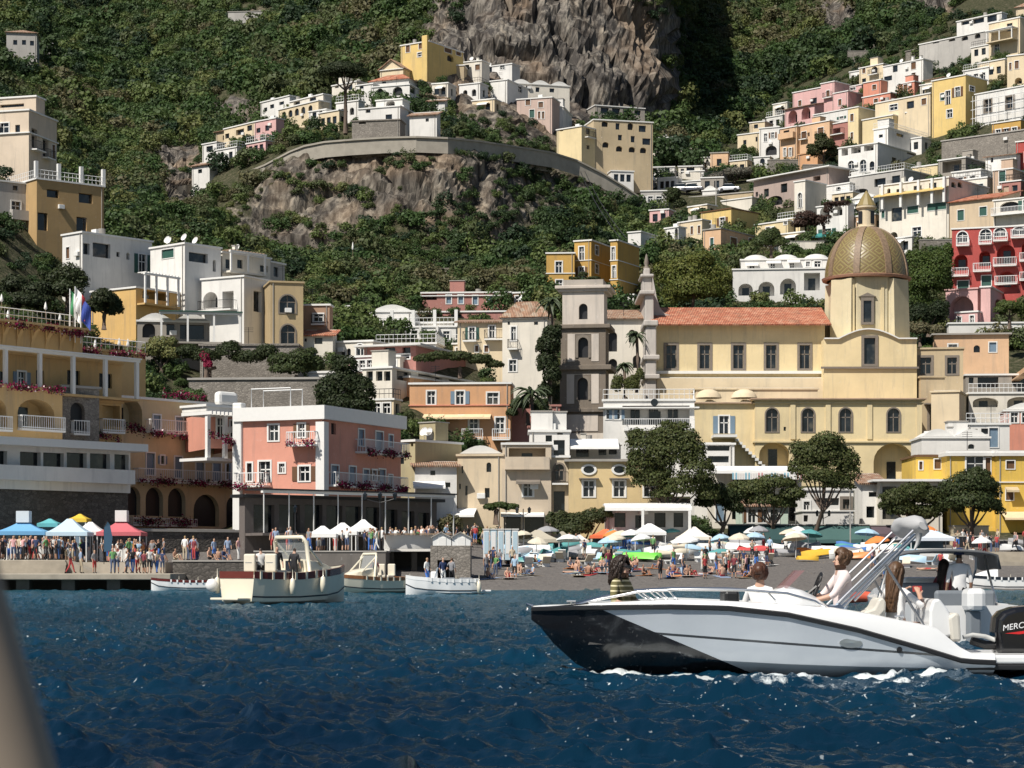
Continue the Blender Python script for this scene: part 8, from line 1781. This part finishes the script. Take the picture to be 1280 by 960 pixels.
tree('pine_tree', 'tall rounded pine with a straight trunk in front of the oval window house', 832, 690, [(832,570,34,26),(808,560,26,24),(856,566,28,26),(800,585,20,18),(870,590,24,22),(838,545,26,18),(815,600,26,18),(850,608,30,18),(880,606,18,16),(795,548,12,14),(862,548,14,12),(886,620,14,10),(826,618,16,8)], .17, 7000, PT_, 199.5, 1.6*3, 0, 'promenade pines', 1)
tree('pine_tree', 'dark shaded pine growing between the tall pine and the flat one', 896, 692, [(890,616,20,14),(908,622,18,12),(880,628,14,10),(916,634,14,10)], .17, 2200, (.034,.048,.016), 202, 3.2, 8, 'promenade pines', 2)
tree('pine_tree', 'flat topped pine with a forked leaning trunk above the green awning', 962, 694, [(940,612,28,13),(968,604,26,12),(990,618,18,11),(922,618,18,12),(955,626,26,10),(980,630,16,9)], .17, 3600, PT_, 203, 3.6, 6, 'promenade pines', 3)
tree('pine_tree', 'upright bushy pine on a slanted trunk beside the picture window cafe', 1016, 694, [(1030,566,30,20),(1012,570,22,18),(1050,576,24,22),(1000,562,14,13),(1034,552,22,13),(1062,592,16,18),(1022,596,28,16),(1046,604,22,14),(1000,584,16,12)], .17, 5200, PT_, 203, 5.2, 8, 'promenade pines', 4)
tree('pine_tree', 'low spreading pine left of the round bushy pine on the right', 1150, 690, [(1120,624,20,14),(1140,618,22,15),(1162,622,22,15),(1182,628,18,15),(1128,638,20,12),(1156,640,24,11),(1112,632,12,12)], .17, 4200, (.056,.070,.022), 203, 2.8, 4, 'promenade pines', 5)
tree('pine_tree', 'round bushy pine in front of the bright yellow houses', 1216, 690, [(1214,604,28,18),(1232,614,22,18),(1196,612,24,18),(1210,628,34,16),(1238,632,16,16),(1190,630,18,14),(1222,594,16,10)], .17, 4800, (.044,.060,.020), 202, 2.9, -2, 'promenade pines', 6)
tree('umbrella_pine', 'dark umbrella pine with a tall bare trunk on the promontory', 432, 160, [(430,90,24,9),(412,90,13,8),(448,92,13,8),(425,82,16,6),(440,84,14,6)], .22, 2600, (.028,.040,.015), 394, 8.6, 0, None, 7, tr=.35)
tree('broadleaf_tree', 'large light green broadleaf tree behind the church facade', 866, 392, [(862,340,28,20),(840,348,22,22),(890,344,22,20),(866,362,36,20),(846,370,22,16),(890,366,18,14),(876,326,18,12),(908,360,8,10)], .22, 5200, (.115,.135,.030), 285, 3, 0, None, 8)
tree('cypress_bush', 'dense dark bush left of the bell tower', 687, 500, [(687,430,14,16),(690,416,12,10),(684,452,14,16),(690,470,12,14),(682,490,12,12)], .2, 2800, (.030,.044,.016), 238, 1, 0, None, 9)
tree('hedge', 'clipped rounded bushes behind the tan tent', 728, 690, [(702,652,16,13),(724,654,20,14),(742,648,15,13),(756,642,9,9),(714,662,26,10),(690,650,8,10)], .15, 4200, (.052,.066,.024), 199, .6, 0, None, 10, cat='hedge')
tree('broadleaf_tree', 'dark dome shaped tree above the pink hotel', 432, 520, [(430,480,26,24),(412,490,20,22),(452,490,18,20),(432,456,16,12),(424,506,28,16),(452,508,18,12)], .2, 4600, (.030,.044,.016), 226, 2, 0, None, 11)
tree('ivy_bank', 'bright green ivy covered bank right of the dome', 1160, 410, [(1150,330,20,20),(1172,334,20,22),(1158,352,26,20),(1178,352,14,22),(1148,372,16,18),(1165,384,22,14),(1185,318,7,16)], .2, 5200, (.065,.10,.022), 300, .5, 0, None, 12, limbs=False, cat='ivy')
tree('shrub', 'dark green shrub below the ivy bank', 1160, 412, [(1150,392,16,14),(1172,390,14,14)], .2, 1600, (.026,.040,.016), 296, .5, 0, None, 13, cat='shrub')
tree('broadleaf_tree', 'spreading tree before the orange base house on the right slope', 1030, 212, [(1030,182,14,10),(1018,190,10,9),(1042,190,10,8),(1026,172,8,6)], .25, 1800, (.046,.056,.020), None, 2, 0, None, 14)
tree('broadleaf_tree', 'green tree in front of the scaffolded white house', 1204, 152, [(1202,126,11,9),(1212,134,9,10),(1196,138,8,8),(1204,144,10,8)], .25, 1600, (.060,.085,.024), None, 1, 0, None, 15)
tree('broadleaf_tree', 'dark green tree below the rubble stone terrace wall', 1206, 196, [(1200,180,14,9),(1214,186,12,8),(1190,190,12,7)], .25, 1500, (.05,.07,.022), None, 1, 0, None, 16)
tree('broadleaf_tree', 'round tree beside the ochre house with white corners', 964, 314, [(962,296,14,10),(952,302,12,9),(974,304,10,8)], .25, 1600, (.056,.078,.024), 330, 1, 0, None, 17)
tree('broadleaf_tree', 'round garden tree above the amber hotel flags', 130, 400, [(130,374,16,13),(120,384,14,12),(142,386,12,12)], .2, 1900, (.034,.046,.018), 226, 1, 0, None, 18)
tree('broadleaf_tree', 'large dark garden tree under the white sun house', 84, 380, [(84,344,20,16),(66,352,16,14),(100,352,12,14),(80,364,26,14),(52,362,12,12)], .2, 2800, (.036,.050,.018), 238, 2, 0, None, 19)
tree('broadleaf_tree', 'dark hedge tree below the grey-white plastered house', 30, 390, [(20,356,20,12),(44,366,20,14),(4,368,16,14),(30,378,34,12)], .2, 2800, (.032,.044,.018), 236, 1, 0, None, 20)
tree('shrub', 'pale yellow green shrub below the striped barrel vault', 202, 462, [(200,434,18,14),(188,440,12,12),(214,444,12,10)], .18, 1900, (.16,.17,.06), 232, .5, 0, None, 21, cat='shrub')
tree('shrub', 'dark green garden shrubs right of the pale yellow shrub', 262, 464, [(236,440,16,10),(258,446,20,10),(286,440,18,12),(310,448,20,10),(334,442,16,12)], .18, 3000, (.036,.050,.018), 231, .5, 0, None, 22, limbs=False, cat='shrub')
tree('shrub', 'green shrubs hanging over the rubble wall by the tan house', 370, 474, [(352,452,18,12),(376,450,18,14),(394,456,12,12),(362,462,26,8)], .18, 2600, (.048,.068,.022), 229, .5, 0, None, 23, limbs=False, cat='shrub')
tree('ivy_bank', 'long vine hedge on the roof edge of the orange hotel', 575, 462, [(530,448,14,6),(550,446,16,7),(575,446,18,7),(600,450,16,8),(618,456,12,6)], .18, 2600, (.050,.066,.022), 243, .4, 0, None, 24, limbs=False, cat='vine')
tree('bougainvillea', 'crimson bougainvillea on the garden terrace left of the tan house', 258, 462, [(257,448,6,8),(260,456,6,6)], .14, 700, (.26,.02,.06), 229.5, .4, 0, None, 25, limbs=False, cat='shrub')
tree('vine', 'dark reddish vine over the white terrace with low arches', 1030, 284, [(1008,272,16,9),(1024,276,14,8),(1036,262,6,9),(1046,254,18,2.5),(1000,280,12,6)], .2, 1700, (.060,.036,.026), 309, .4, 0, None, 26, limbs=False, cat='vine')
tree('shrub', 'dry grey scrub below the square salmon house', 918, 226, [(900,222,16,6),(920,218,20,8),(942,216,14,8),(958,222,12,6)], .28, 2000, (.12,.115,.09), 424, .4, 0, None, 27, limbs=False, cat='shrub')
tree('shrub', 'dark climbing shrub on the white gabled house in the gully', 928, 202, [(928,196,5,9),(930,186,4,6)], .22, 600, (.05,.08,.02), 438, .4, 0, None, 28, limbs=False, cat='shrub')
tree('broadleaf_tree', 'green tree growing inside the pink side court at the right', 1262, 402, [(1262,384,14,8),(1250,388,9,6),(1274,388,10,8)], .18, 1500, (.08,.11,.03), 285, 1, 0, None, 29)
tree('shrub', 'silvery dry garden below the ivy bank', 1150, 424, [(1136,410,10,8),(1152,412,14,9),(1170,414,12,8)], .2, 1500, (.14,.13,.07), 288, .4, 0, None, 30, limbs=False, cat='shrub')
tree('broadleaf_tree', 'olive green tree left of the long concrete road wall', 836, 268, [(836,246,13,11),(846,256,12,10),(826,258,12,10)], .28, 1900, (.045,.060,.022), 405, 2, 0, None, 31)
tree('shrub', 'green creeper around the arched terrace below the old beige house', 620, 642, [(612,634,8,5),(626,632,12,5),(640,634,8,5)], .14, 900, (.05,.075,.02), 201, .5, 0, None, 32, limbs=False, cat='shrub')
def palm(label, px, py, base, Y, r=1.6, seed=1):
    t = empty('palm_tree', W(px, base, Y), 0, label, 'palm tree'); h = ZP(py, Y)-ZP(base, Y); rg = random.Random(seed); MB().mat(BARK).tube([(0, 0, -1), (.1, 0, h*.5), (0, 0, h)], [.22, .18, .16], 8).build('trunk', t, smooth=True)
    mb = MB().mat(plain('palm_frond', (.045, .065, .025), .6, var=.3, scale=2))
    for i in range(26):
        a = rg.uniform(0, 6.28); up = rg.uniform(-.2, 1.2); p = []; 
        for k in range(7): u = k/6; p.append(Vector((math.cos(a)*r*u, math.sin(a)*r*u, h+r*(up*u-1.1*u*u))))
        sd = Vector((-math.sin(a), math.cos(a), 0)); mb.loft([[q+sd*(.22*math.sin(math.pi*min(1, k/6+.12)))*sg-Vector((0, 0, .12*abs(sg))) for k, q in enumerate(p)] for sg in (-1, 0, 1)])
    mb.build('crown', t); return t
palm('palm with a shaggy crown left of the bell tower top', 690, 376, 440, 244, 1.9, 1); palm('palm beside the dark red garden wall under the bell tower', 664, 492, 530, 234, 2.2, 2); palm('slender palm between the bell tower and the church facade', 796, 418, 480, 256, 1.3, 3); palm('thin bent palm in the church forecourt', 780, 456, 490, 254, 1.2, 4)
tree('shrub', 'garden shrubs at the foot of the bell tower', 660, 520, [(650,506,12,9),(676,510,10,10),(640,516,8,6)], .18, 1500, (.04,.06,.02), 236, .4, 0, None, 33, limbs=False, cat='shrub')
tree('shrub', 'cactus and creepers in the court right of the bell tower', 782, 500, [(772,480,8,12),(790,482,10,12),(800,470,6,10)], .16, 1500, (.085,.10,.03), 253, .4, 0, None, 34, limbs=False, cat='shrub')
tree('plant_bed', 'weeds growing on top of the bell tower', 729, 352, [(718,348,7,2),(729,344,6,4),(742,348,9,2)], .12, 500, (.045,.06,.02), 241.5, .2, 0, None, 35, limbs=False, cat='plants')
FLM = leaf_mat('flower_petals', True, transl=.2)
def flowers(label, pts, Y0, Y1, h, seed, name='flower_box'):  # balcony flower boxes: petunias in separate clumps, nothing climbs
    """a run of petunias along a railing between photo points"""
    rng = np.random.default_rng(seed); (xa, ya), (xb, yb) = pts; A = np.array(W(xa, ya, Y0)); B = np.array(W(xb, yb, Y1)); Ln = np.linalg.norm(B-A); n = int(Ln*190)
    u = rng.random(n)[:, None]; gap = rng.random(n) < .6+.5*np.sin(u[:, 0]*Ln*1.7+seed); c = A*(1-u)+B*u; c += rng.normal(size=(n, 3))*np.array([.10, .10, h*.32]); c = c[gap]; n = len(c)
    d = rng.normal(size=(n, 3)); d /= np.linalg.norm(d, axis=1, keepdims=True); t = np.cross(d, rng.normal(size=(n, 3))); t /= np.linalg.norm(t, axis=1, keepdims=True); b3 = np.cross(d, t); s = .075*(.6+.8*rng.random((n, 1)))
    q = np.stack([c-t*s, c-b3*s, c+t*s, c+b3*s], 1); col = np.where(rng.random((n, 1)) < .72, np.array([[.20, .008, .055]]), np.array([[.05, .08, .03]])); col[rng.random(n) < .06] = (.6, .5, .5)
    o = quads_obj(name, q, col*(.6+.8*rng.random((n, 1))), FLM); return tag(o, label, 'flower box', 'magenta flower boxes on the hotel balconies')
def on(h, px0, px1, py, out, label, hh, seed):
    f, a0, z, Y0 = h.loc(px0, py); f1, a1, z1, Y1 = h.loc(px1, py); fm, am, zm, Ym = h.loc((px0+px1)/2, py)
    if f != fm: a0 = 0
    if f1 != fm: a1 = 0
    M = h.root.matrix_basis; A = M @ Vector(h.pt(fm, a0, zm, -out)); B = M @ Vector(h.pt(fm, a1, zm, -out)); px = lambda p: (640+p.x/p.y*F, HY-(p.z-CH)/p.y*F)
    return flowers(label, (px(A), px(B)), A.y, B.y, hh, seed)
on(h5, 182, 214, 543, .75, 'dark magenta flowers, left half of the upper yellow wing balcony', .5, 1); on(h5, 218, 246, 546, .75, 'dark magenta flowers, right half of the upper yellow wing balcony', .5, 2)
on(h5, 166, 214, 602, .85, 'magenta flowers along the left half of the lower yellow wing balcony', .5, 3); on(h5, 218, 298, 605, .85, 'magenta flowers along the right half of the lower yellow wing balcony', .5, 4)
on(h5, 160, 238, 653, .95, 'magenta flowers above the seaside arches of the yellow wing', .7, 5)
on(h6, 409, 498, 609, .95, 'magenta flowers on the lower right balcony of the pink hotel', .5, 6); on(h6, 446, 498, 567, 1.05, 'magenta flowers on the curved upper balcony of the pink hotel', .5, 7); on(h6, 300, 337, 608, 1.05, 'magenta flowers on the lower left balcony of the pink hotel', .5, 8); on(h6, 365, 400, 555, 1.05, 'magenta flowers beside the white column of the pink hotel', .5, 9)
on(h1, -58, 60, 405, 1.2, 'magenta flowers along the top amber terrace', .6, 10); on(h1, 62, 103, 417, 1.2, 'magenta flowers at the right end of the top amber terrace', .6, 11); on(h2, 94, 180, 441, .15, 'magenta flowers along the stepped lower amber terrace', .6, 12)
on(h4, -30, 78, 484, .3, 'pink and white flowers above the amber arcade loggias', .5, 13)
flowers('dark magenta flowers under the narrow amber bay balcony', ((122, 543), (150, 550)), 185.6, 188, .5, 14); flowers('dark magenta flowers on the balcony left of the pink hotel bell arch', ((262, 541), (300, 556)), 184, 188, .5, 15); flowers('magenta flowers on the roof terrace edge of the yellow wing', ((204, 492), (256, 498)), 197, 202, .6, 16)
flowers('dark magenta flowers hanging from the loggia of the yellow wing', ((152, 531), (182, 539)), 190.6, 193, .6, 17)
for i, (px, py, Y) in enumerate(((2, 368, 194), (10, 388, 193), (57, 378, 203), (75, 392, 202), (119, 425, 204), (149, 423, 207), (160, 424, 207), (441, 303, 330), (963, 0, 0))):
    if Y == 0: continue
    t = empty('closed_parasol', W(px, py+14, Y), 0, ['closed white parasol at the far left terrace end', 'low closed parasol by the left terrace railing', 'tall closed parasol in the middle of the top terrace', 'small closed parasol near the flags', 'closed parasol on the stepped lower terrace', 'closed parasol beside the garden wall, left one', 'closed parasol beside the garden wall, right one', 'closed parasol on the mid slope terrace'][i], 'parasol', 'closed parasols on the hotel terraces'); hh = 15*Y/F
    MB().tube([(0, 0, -.4), (0, 0, hh*.5)], .03, 6).build('pole', t, m=WOOD); mb = MB().mat(CLOTH_W); mb.lathe([(.05, hh*.3), (.16, hh*.42), (.13, hh*.6), (.07, hh*.85), (.001, hh)], 8); mb.build('canopy', t, smooth=True)
RW = [(222,236),(250,230),(290,224),(330,208),(362,191),(380,184),(405,179),(440,176),(480,173.5),(520,172.5),(560,174),(600,178),(640,184),(690,192),(722,202),(752,217),(780,234),(806,252)]
t = empty('road_wall', W(520, 178, 368), 0, 'long curving stone wall of the coast road round the promontory', 'wall'); mb = MB().mat(plain('pale_road_wall', (.34, .31, .26), .95, var=.3, scale=.8)); secs = []
for px, py in [(RW[i][0]+(RW[i+1][0]-RW[i][0])*k/4, RW[i][1]+(RW[i+1][1]-RW[i][1])*k/4) for i in range(len(RW)-1) for k in range(4)]+[RW[-1]]:
    c = column(px); Y = c[8, 0]-1.0; p = W(px, py, Y)-t.location; hgt = 9*Y/F; secs.append([(p.x, p.y, p.z-hgt-1.2), (p.x, p.y, p.z), (p.x, p.y-.25, p.z), (p.x, p.y-.25, p.z+.3), (p.x, p.y+.7, p.z+.3), (p.x, p.y+1.2, p.z-1)])
mb.loft(secs); mb.build('wall', t)
t = empty('road_wall', W(470, 182, 370), 0, 'shadowed arcade of stone below the promontory road wall', 'wall'); mb = MB().mat(STONE); secs = []
for px, py in [(440,185),(470,183),(500,182),(530,182),(560,184),(590,187),(620,191),(650,196),(690,203)]:
    c = column(px); Y = c[8, 0]-.2; p = W(px, py, Y)-t.location; secs.append([(p.x, p.y+.6, p.z-12*Y/F), (p.x, p.y, p.z+.4), (p.x, p.y+2, p.z+.4)])
mb.loft(secs); mb.build('wall', t)
for i, (a, b2, y0, y1, lb) in enumerate(((960, 1005, 200, 216, 'rough stone terrace wall below the twin window house'), (1004, 1046, 206, 222, 'grey stone terrace wall under the spreading tree'), (1150, 1200, 300, 316, 'stone terrace wall above the ivy bank'), (1100, 1180, 300, 312, 'pale balustrade wall under the yellow awning building'), (940, 1030, 302, 316, 'white garden wall above the arched white hotel'), (1060, 1094, 64, 74, 'small stone wall above the cream arched balcony house'))):
    Y = ground_Y((a+b2)/2, y1)-.5; wallbox(lb, a, b2, y0, y1, Y, 1.0, STONE if 'stone' in lb else plaster(PAL['warm']), 'terrace_wall')
for i, (px, y0, y1, Y, lb) in enumerate(((221, 0, 14, 735, 'thin pole on the upper grey terrace wall, right one'), (207, 4, 15, 735, 'thin pole on the upper grey terrace wall, left one'), (746, 160, 200, 428, 'wooden pole carrying the cable down from the gully'), (895, 224, 262, 398, 'grey lamp post beside the concrete road wall'), (1063, 640, 696, 200, 'wooden mast left of the plum awning'))):
    t = empty('utility_pole', W(px, y1, Y), 0, lb, 'pole'); MB().tube([(0, 0, -1), (0, 0, (y1-y0)*Y/F)], .09 if Y > 300 else .07, 6).build('post', t, m=CONC)
mb = MB().mat(IRON); A, B = W(716, 190, 425), W(776, 298, 290)
for o_ in (0, .8): mb.tube([A+(B-A)*u+Vector((o_, 0, -6*u*(1-u))) for u in np.linspace(0, 1, 20)], .06, 4)
tag(mb.build('cable'), 'pair of thin cables sagging from the promontory to the ochre house', 'cable')
CLEAR.append((838, 946, 390, 426))
for i, (px, c, lb) in enumerate(((852, (.6,.6,.6), 'white car parked on the road wall, left of the vaulted hut'), (866, (.1,.1,.12), 'black car parked on the road wall'), (912, (.55,.56,.58), 'silver car parked beside the dry scrub'))):
    Y = ground_Y(px, 240)-.5; t = empty('parked_car', W(px, 240, Y), R(-20), lb, 'car', 'cars parked on the gully road'); cm = plain('car_paint_%d' % i, c, .3, coat=.5); mb = MB().mat(cm)
    pr = [(-2, .25), (-2.05, .75), (-1.3, .9), (2.0, .8), (2.1, .3)]; A_ = [(x, -.85, z) for x, z in pr]; B_ = [(x, .85, z) for x, z in pr]; mb.poly(A_); mb.poly(B_); mb.loft([A_+[A_[0]], B_+[B_[0]]]); mb.build('body', t, bevel=.08)
    mb = MB().mat(GLASS); pr = [(-1.5, .85), (-.9, 1.42), (.7, 1.42), (1.3, .86)]; A_ = [(x, -.74, z) for x, z in pr]; B_ = [(x, .74, z) for x, z in pr]; mb.poly(A_); mb.poly(B_); mb.loft([A_, B_]); mb.build('windows', t); MB().box(-.85, -.72, 1.415, .65, .72, 1.47).build('roof', t, m=cm)
    for x in (-1.3, 1.3):
        for y in (-.86, .7):
            mb = MB().mat(IRON); mb.lathe([(.001, 0), (.32, 0), (.32, .16), (.001, .16)], 14); mb.v = [(x+v[0], y+v[2], .32+v[1]) for v in mb.v]; mb.build('wheel', t)
RWX, RWY = zip(*RW)
def in_clear(px, Y, py):
    for (a, b2, y0, y1) in CLEAR:
        if a <= px <= b2 and y0 <= Y <= y1: return True
    return False
def wild(px, py, Y, r):
    left = (px < 130) & (Y > 300)
    mid = (px >= 130) & (px < 500) & (Y > 262)
    c = (px >= 500) & (px < 690) & (Y > 302)
    d = (px >= 690) & (px < 900) & (Y > 300)
    e = (px >= 900) & (Y > 330)
    m = left | mid | c | d | e
    return m & (py > -60) & (px > -200) & (px < 1480)
BND = lambda px: np.interp(px, [860,885,925,985,1045,1075,1145,1195,1260,1480], [230,200,160,112,94,74,44,10,-15,-60])
def grow(name, n, cond, smin, smax, protos, label, seed, gap=0, keep=lambda px, py, r, u: u > r*1.25):
    rng = np.random.default_rng(seed)
    p, px, py, Y, r = cell_sample(n, rng, cond)
    u = rng.random(n)
    pts, sz, tn = [], [], []; acc = np.zeros((n, 4)); n_acc = 0
    for k in range(n):
        if not keep(px[k], py[k], r[k], u[k]): continue
        if in_clear(px[k], Y[k], py[k]): continue
        if 222 < px[k] < 806 and -5 < py[k]-np.interp(px[k], RWX, RWY) < 17 and Y[k] < 430: continue
        s = smin+(smax-smin)*rng.random()**1.6
        if r[k] > .35: s *= .55
        if gap:
            if n_acc and np.any(((acc[:n_acc, :3]-p[k])**2).sum(1) < (gap*(acc[:n_acc, 3]+s))**2): continue
            acc[n_acc] = (*p[k], s); n_acc += 1
        z = p[k].copy(); z[2] -= .25*s
        pts.append(z); sz.append(s)
        g = mnoise.noise(Vector((z[0]*.02, z[1]*.02, z[2]*.02)))
        i = int(np.clip(3.6+g*4+rng.normal()*2.1, 0, 7)); tn.append(GREENS[[0, 3, 7, 1, 2, 5, 4, 6][i]])
    return scatter(name, pts, sz, protos, rng, tn, label)
grow('woodland', 11000, lambda px, py, Y, r: wild(px, py, Y, r) & (Y > 440) & (py > -45) & ((px < 860) | (py < BND(px))), 2.4, 5.6, PROTO, 'dense evergreen woodland covering the steep mountain side', 3, .55)
grow('undergrowth', 2600, lambda px, py, Y, r: wild(px, py, Y, r) & (Y > 440) & (py > -45) & ((px < 860) | (py < BND(px))), 1.2, 2.4, PROTO, 'low undergrowth between the trees of the mountain side', 8)
grow('cliff_scrub', 9000, lambda px, py, Y, r: wild(px, py, Y, r) & (Y <= 440) & (px < 960), 1.0, 3.2, PROTO, 'olive green scrub clinging to the rocky promontory', 4, .45, keep=lambda px, py, r, u: u > r*(.95+1.3*mnoise.noise(Vector((px*.03, py*.045, 3)))) and not (245 < px < 545 and 60 < py < 166 and u < .75))
grow('terrace_scrub', 4200, lambda px, py, Y, r: (px >= 900) & (Y > 290) & (Y <= 560) & (py > 20) & (px < 1480), .8, 2.1, PROTO_S, 'low green growth between the terraced houses on the right slope', 5)
grow('garden_scrub', 2400, lambda px, py, Y, r: (px < 900) & (Y > 196) & (Y <= 300), .7, 1.6, PROTO_S, 'low green growth on the terraces above the left hotels', 6)
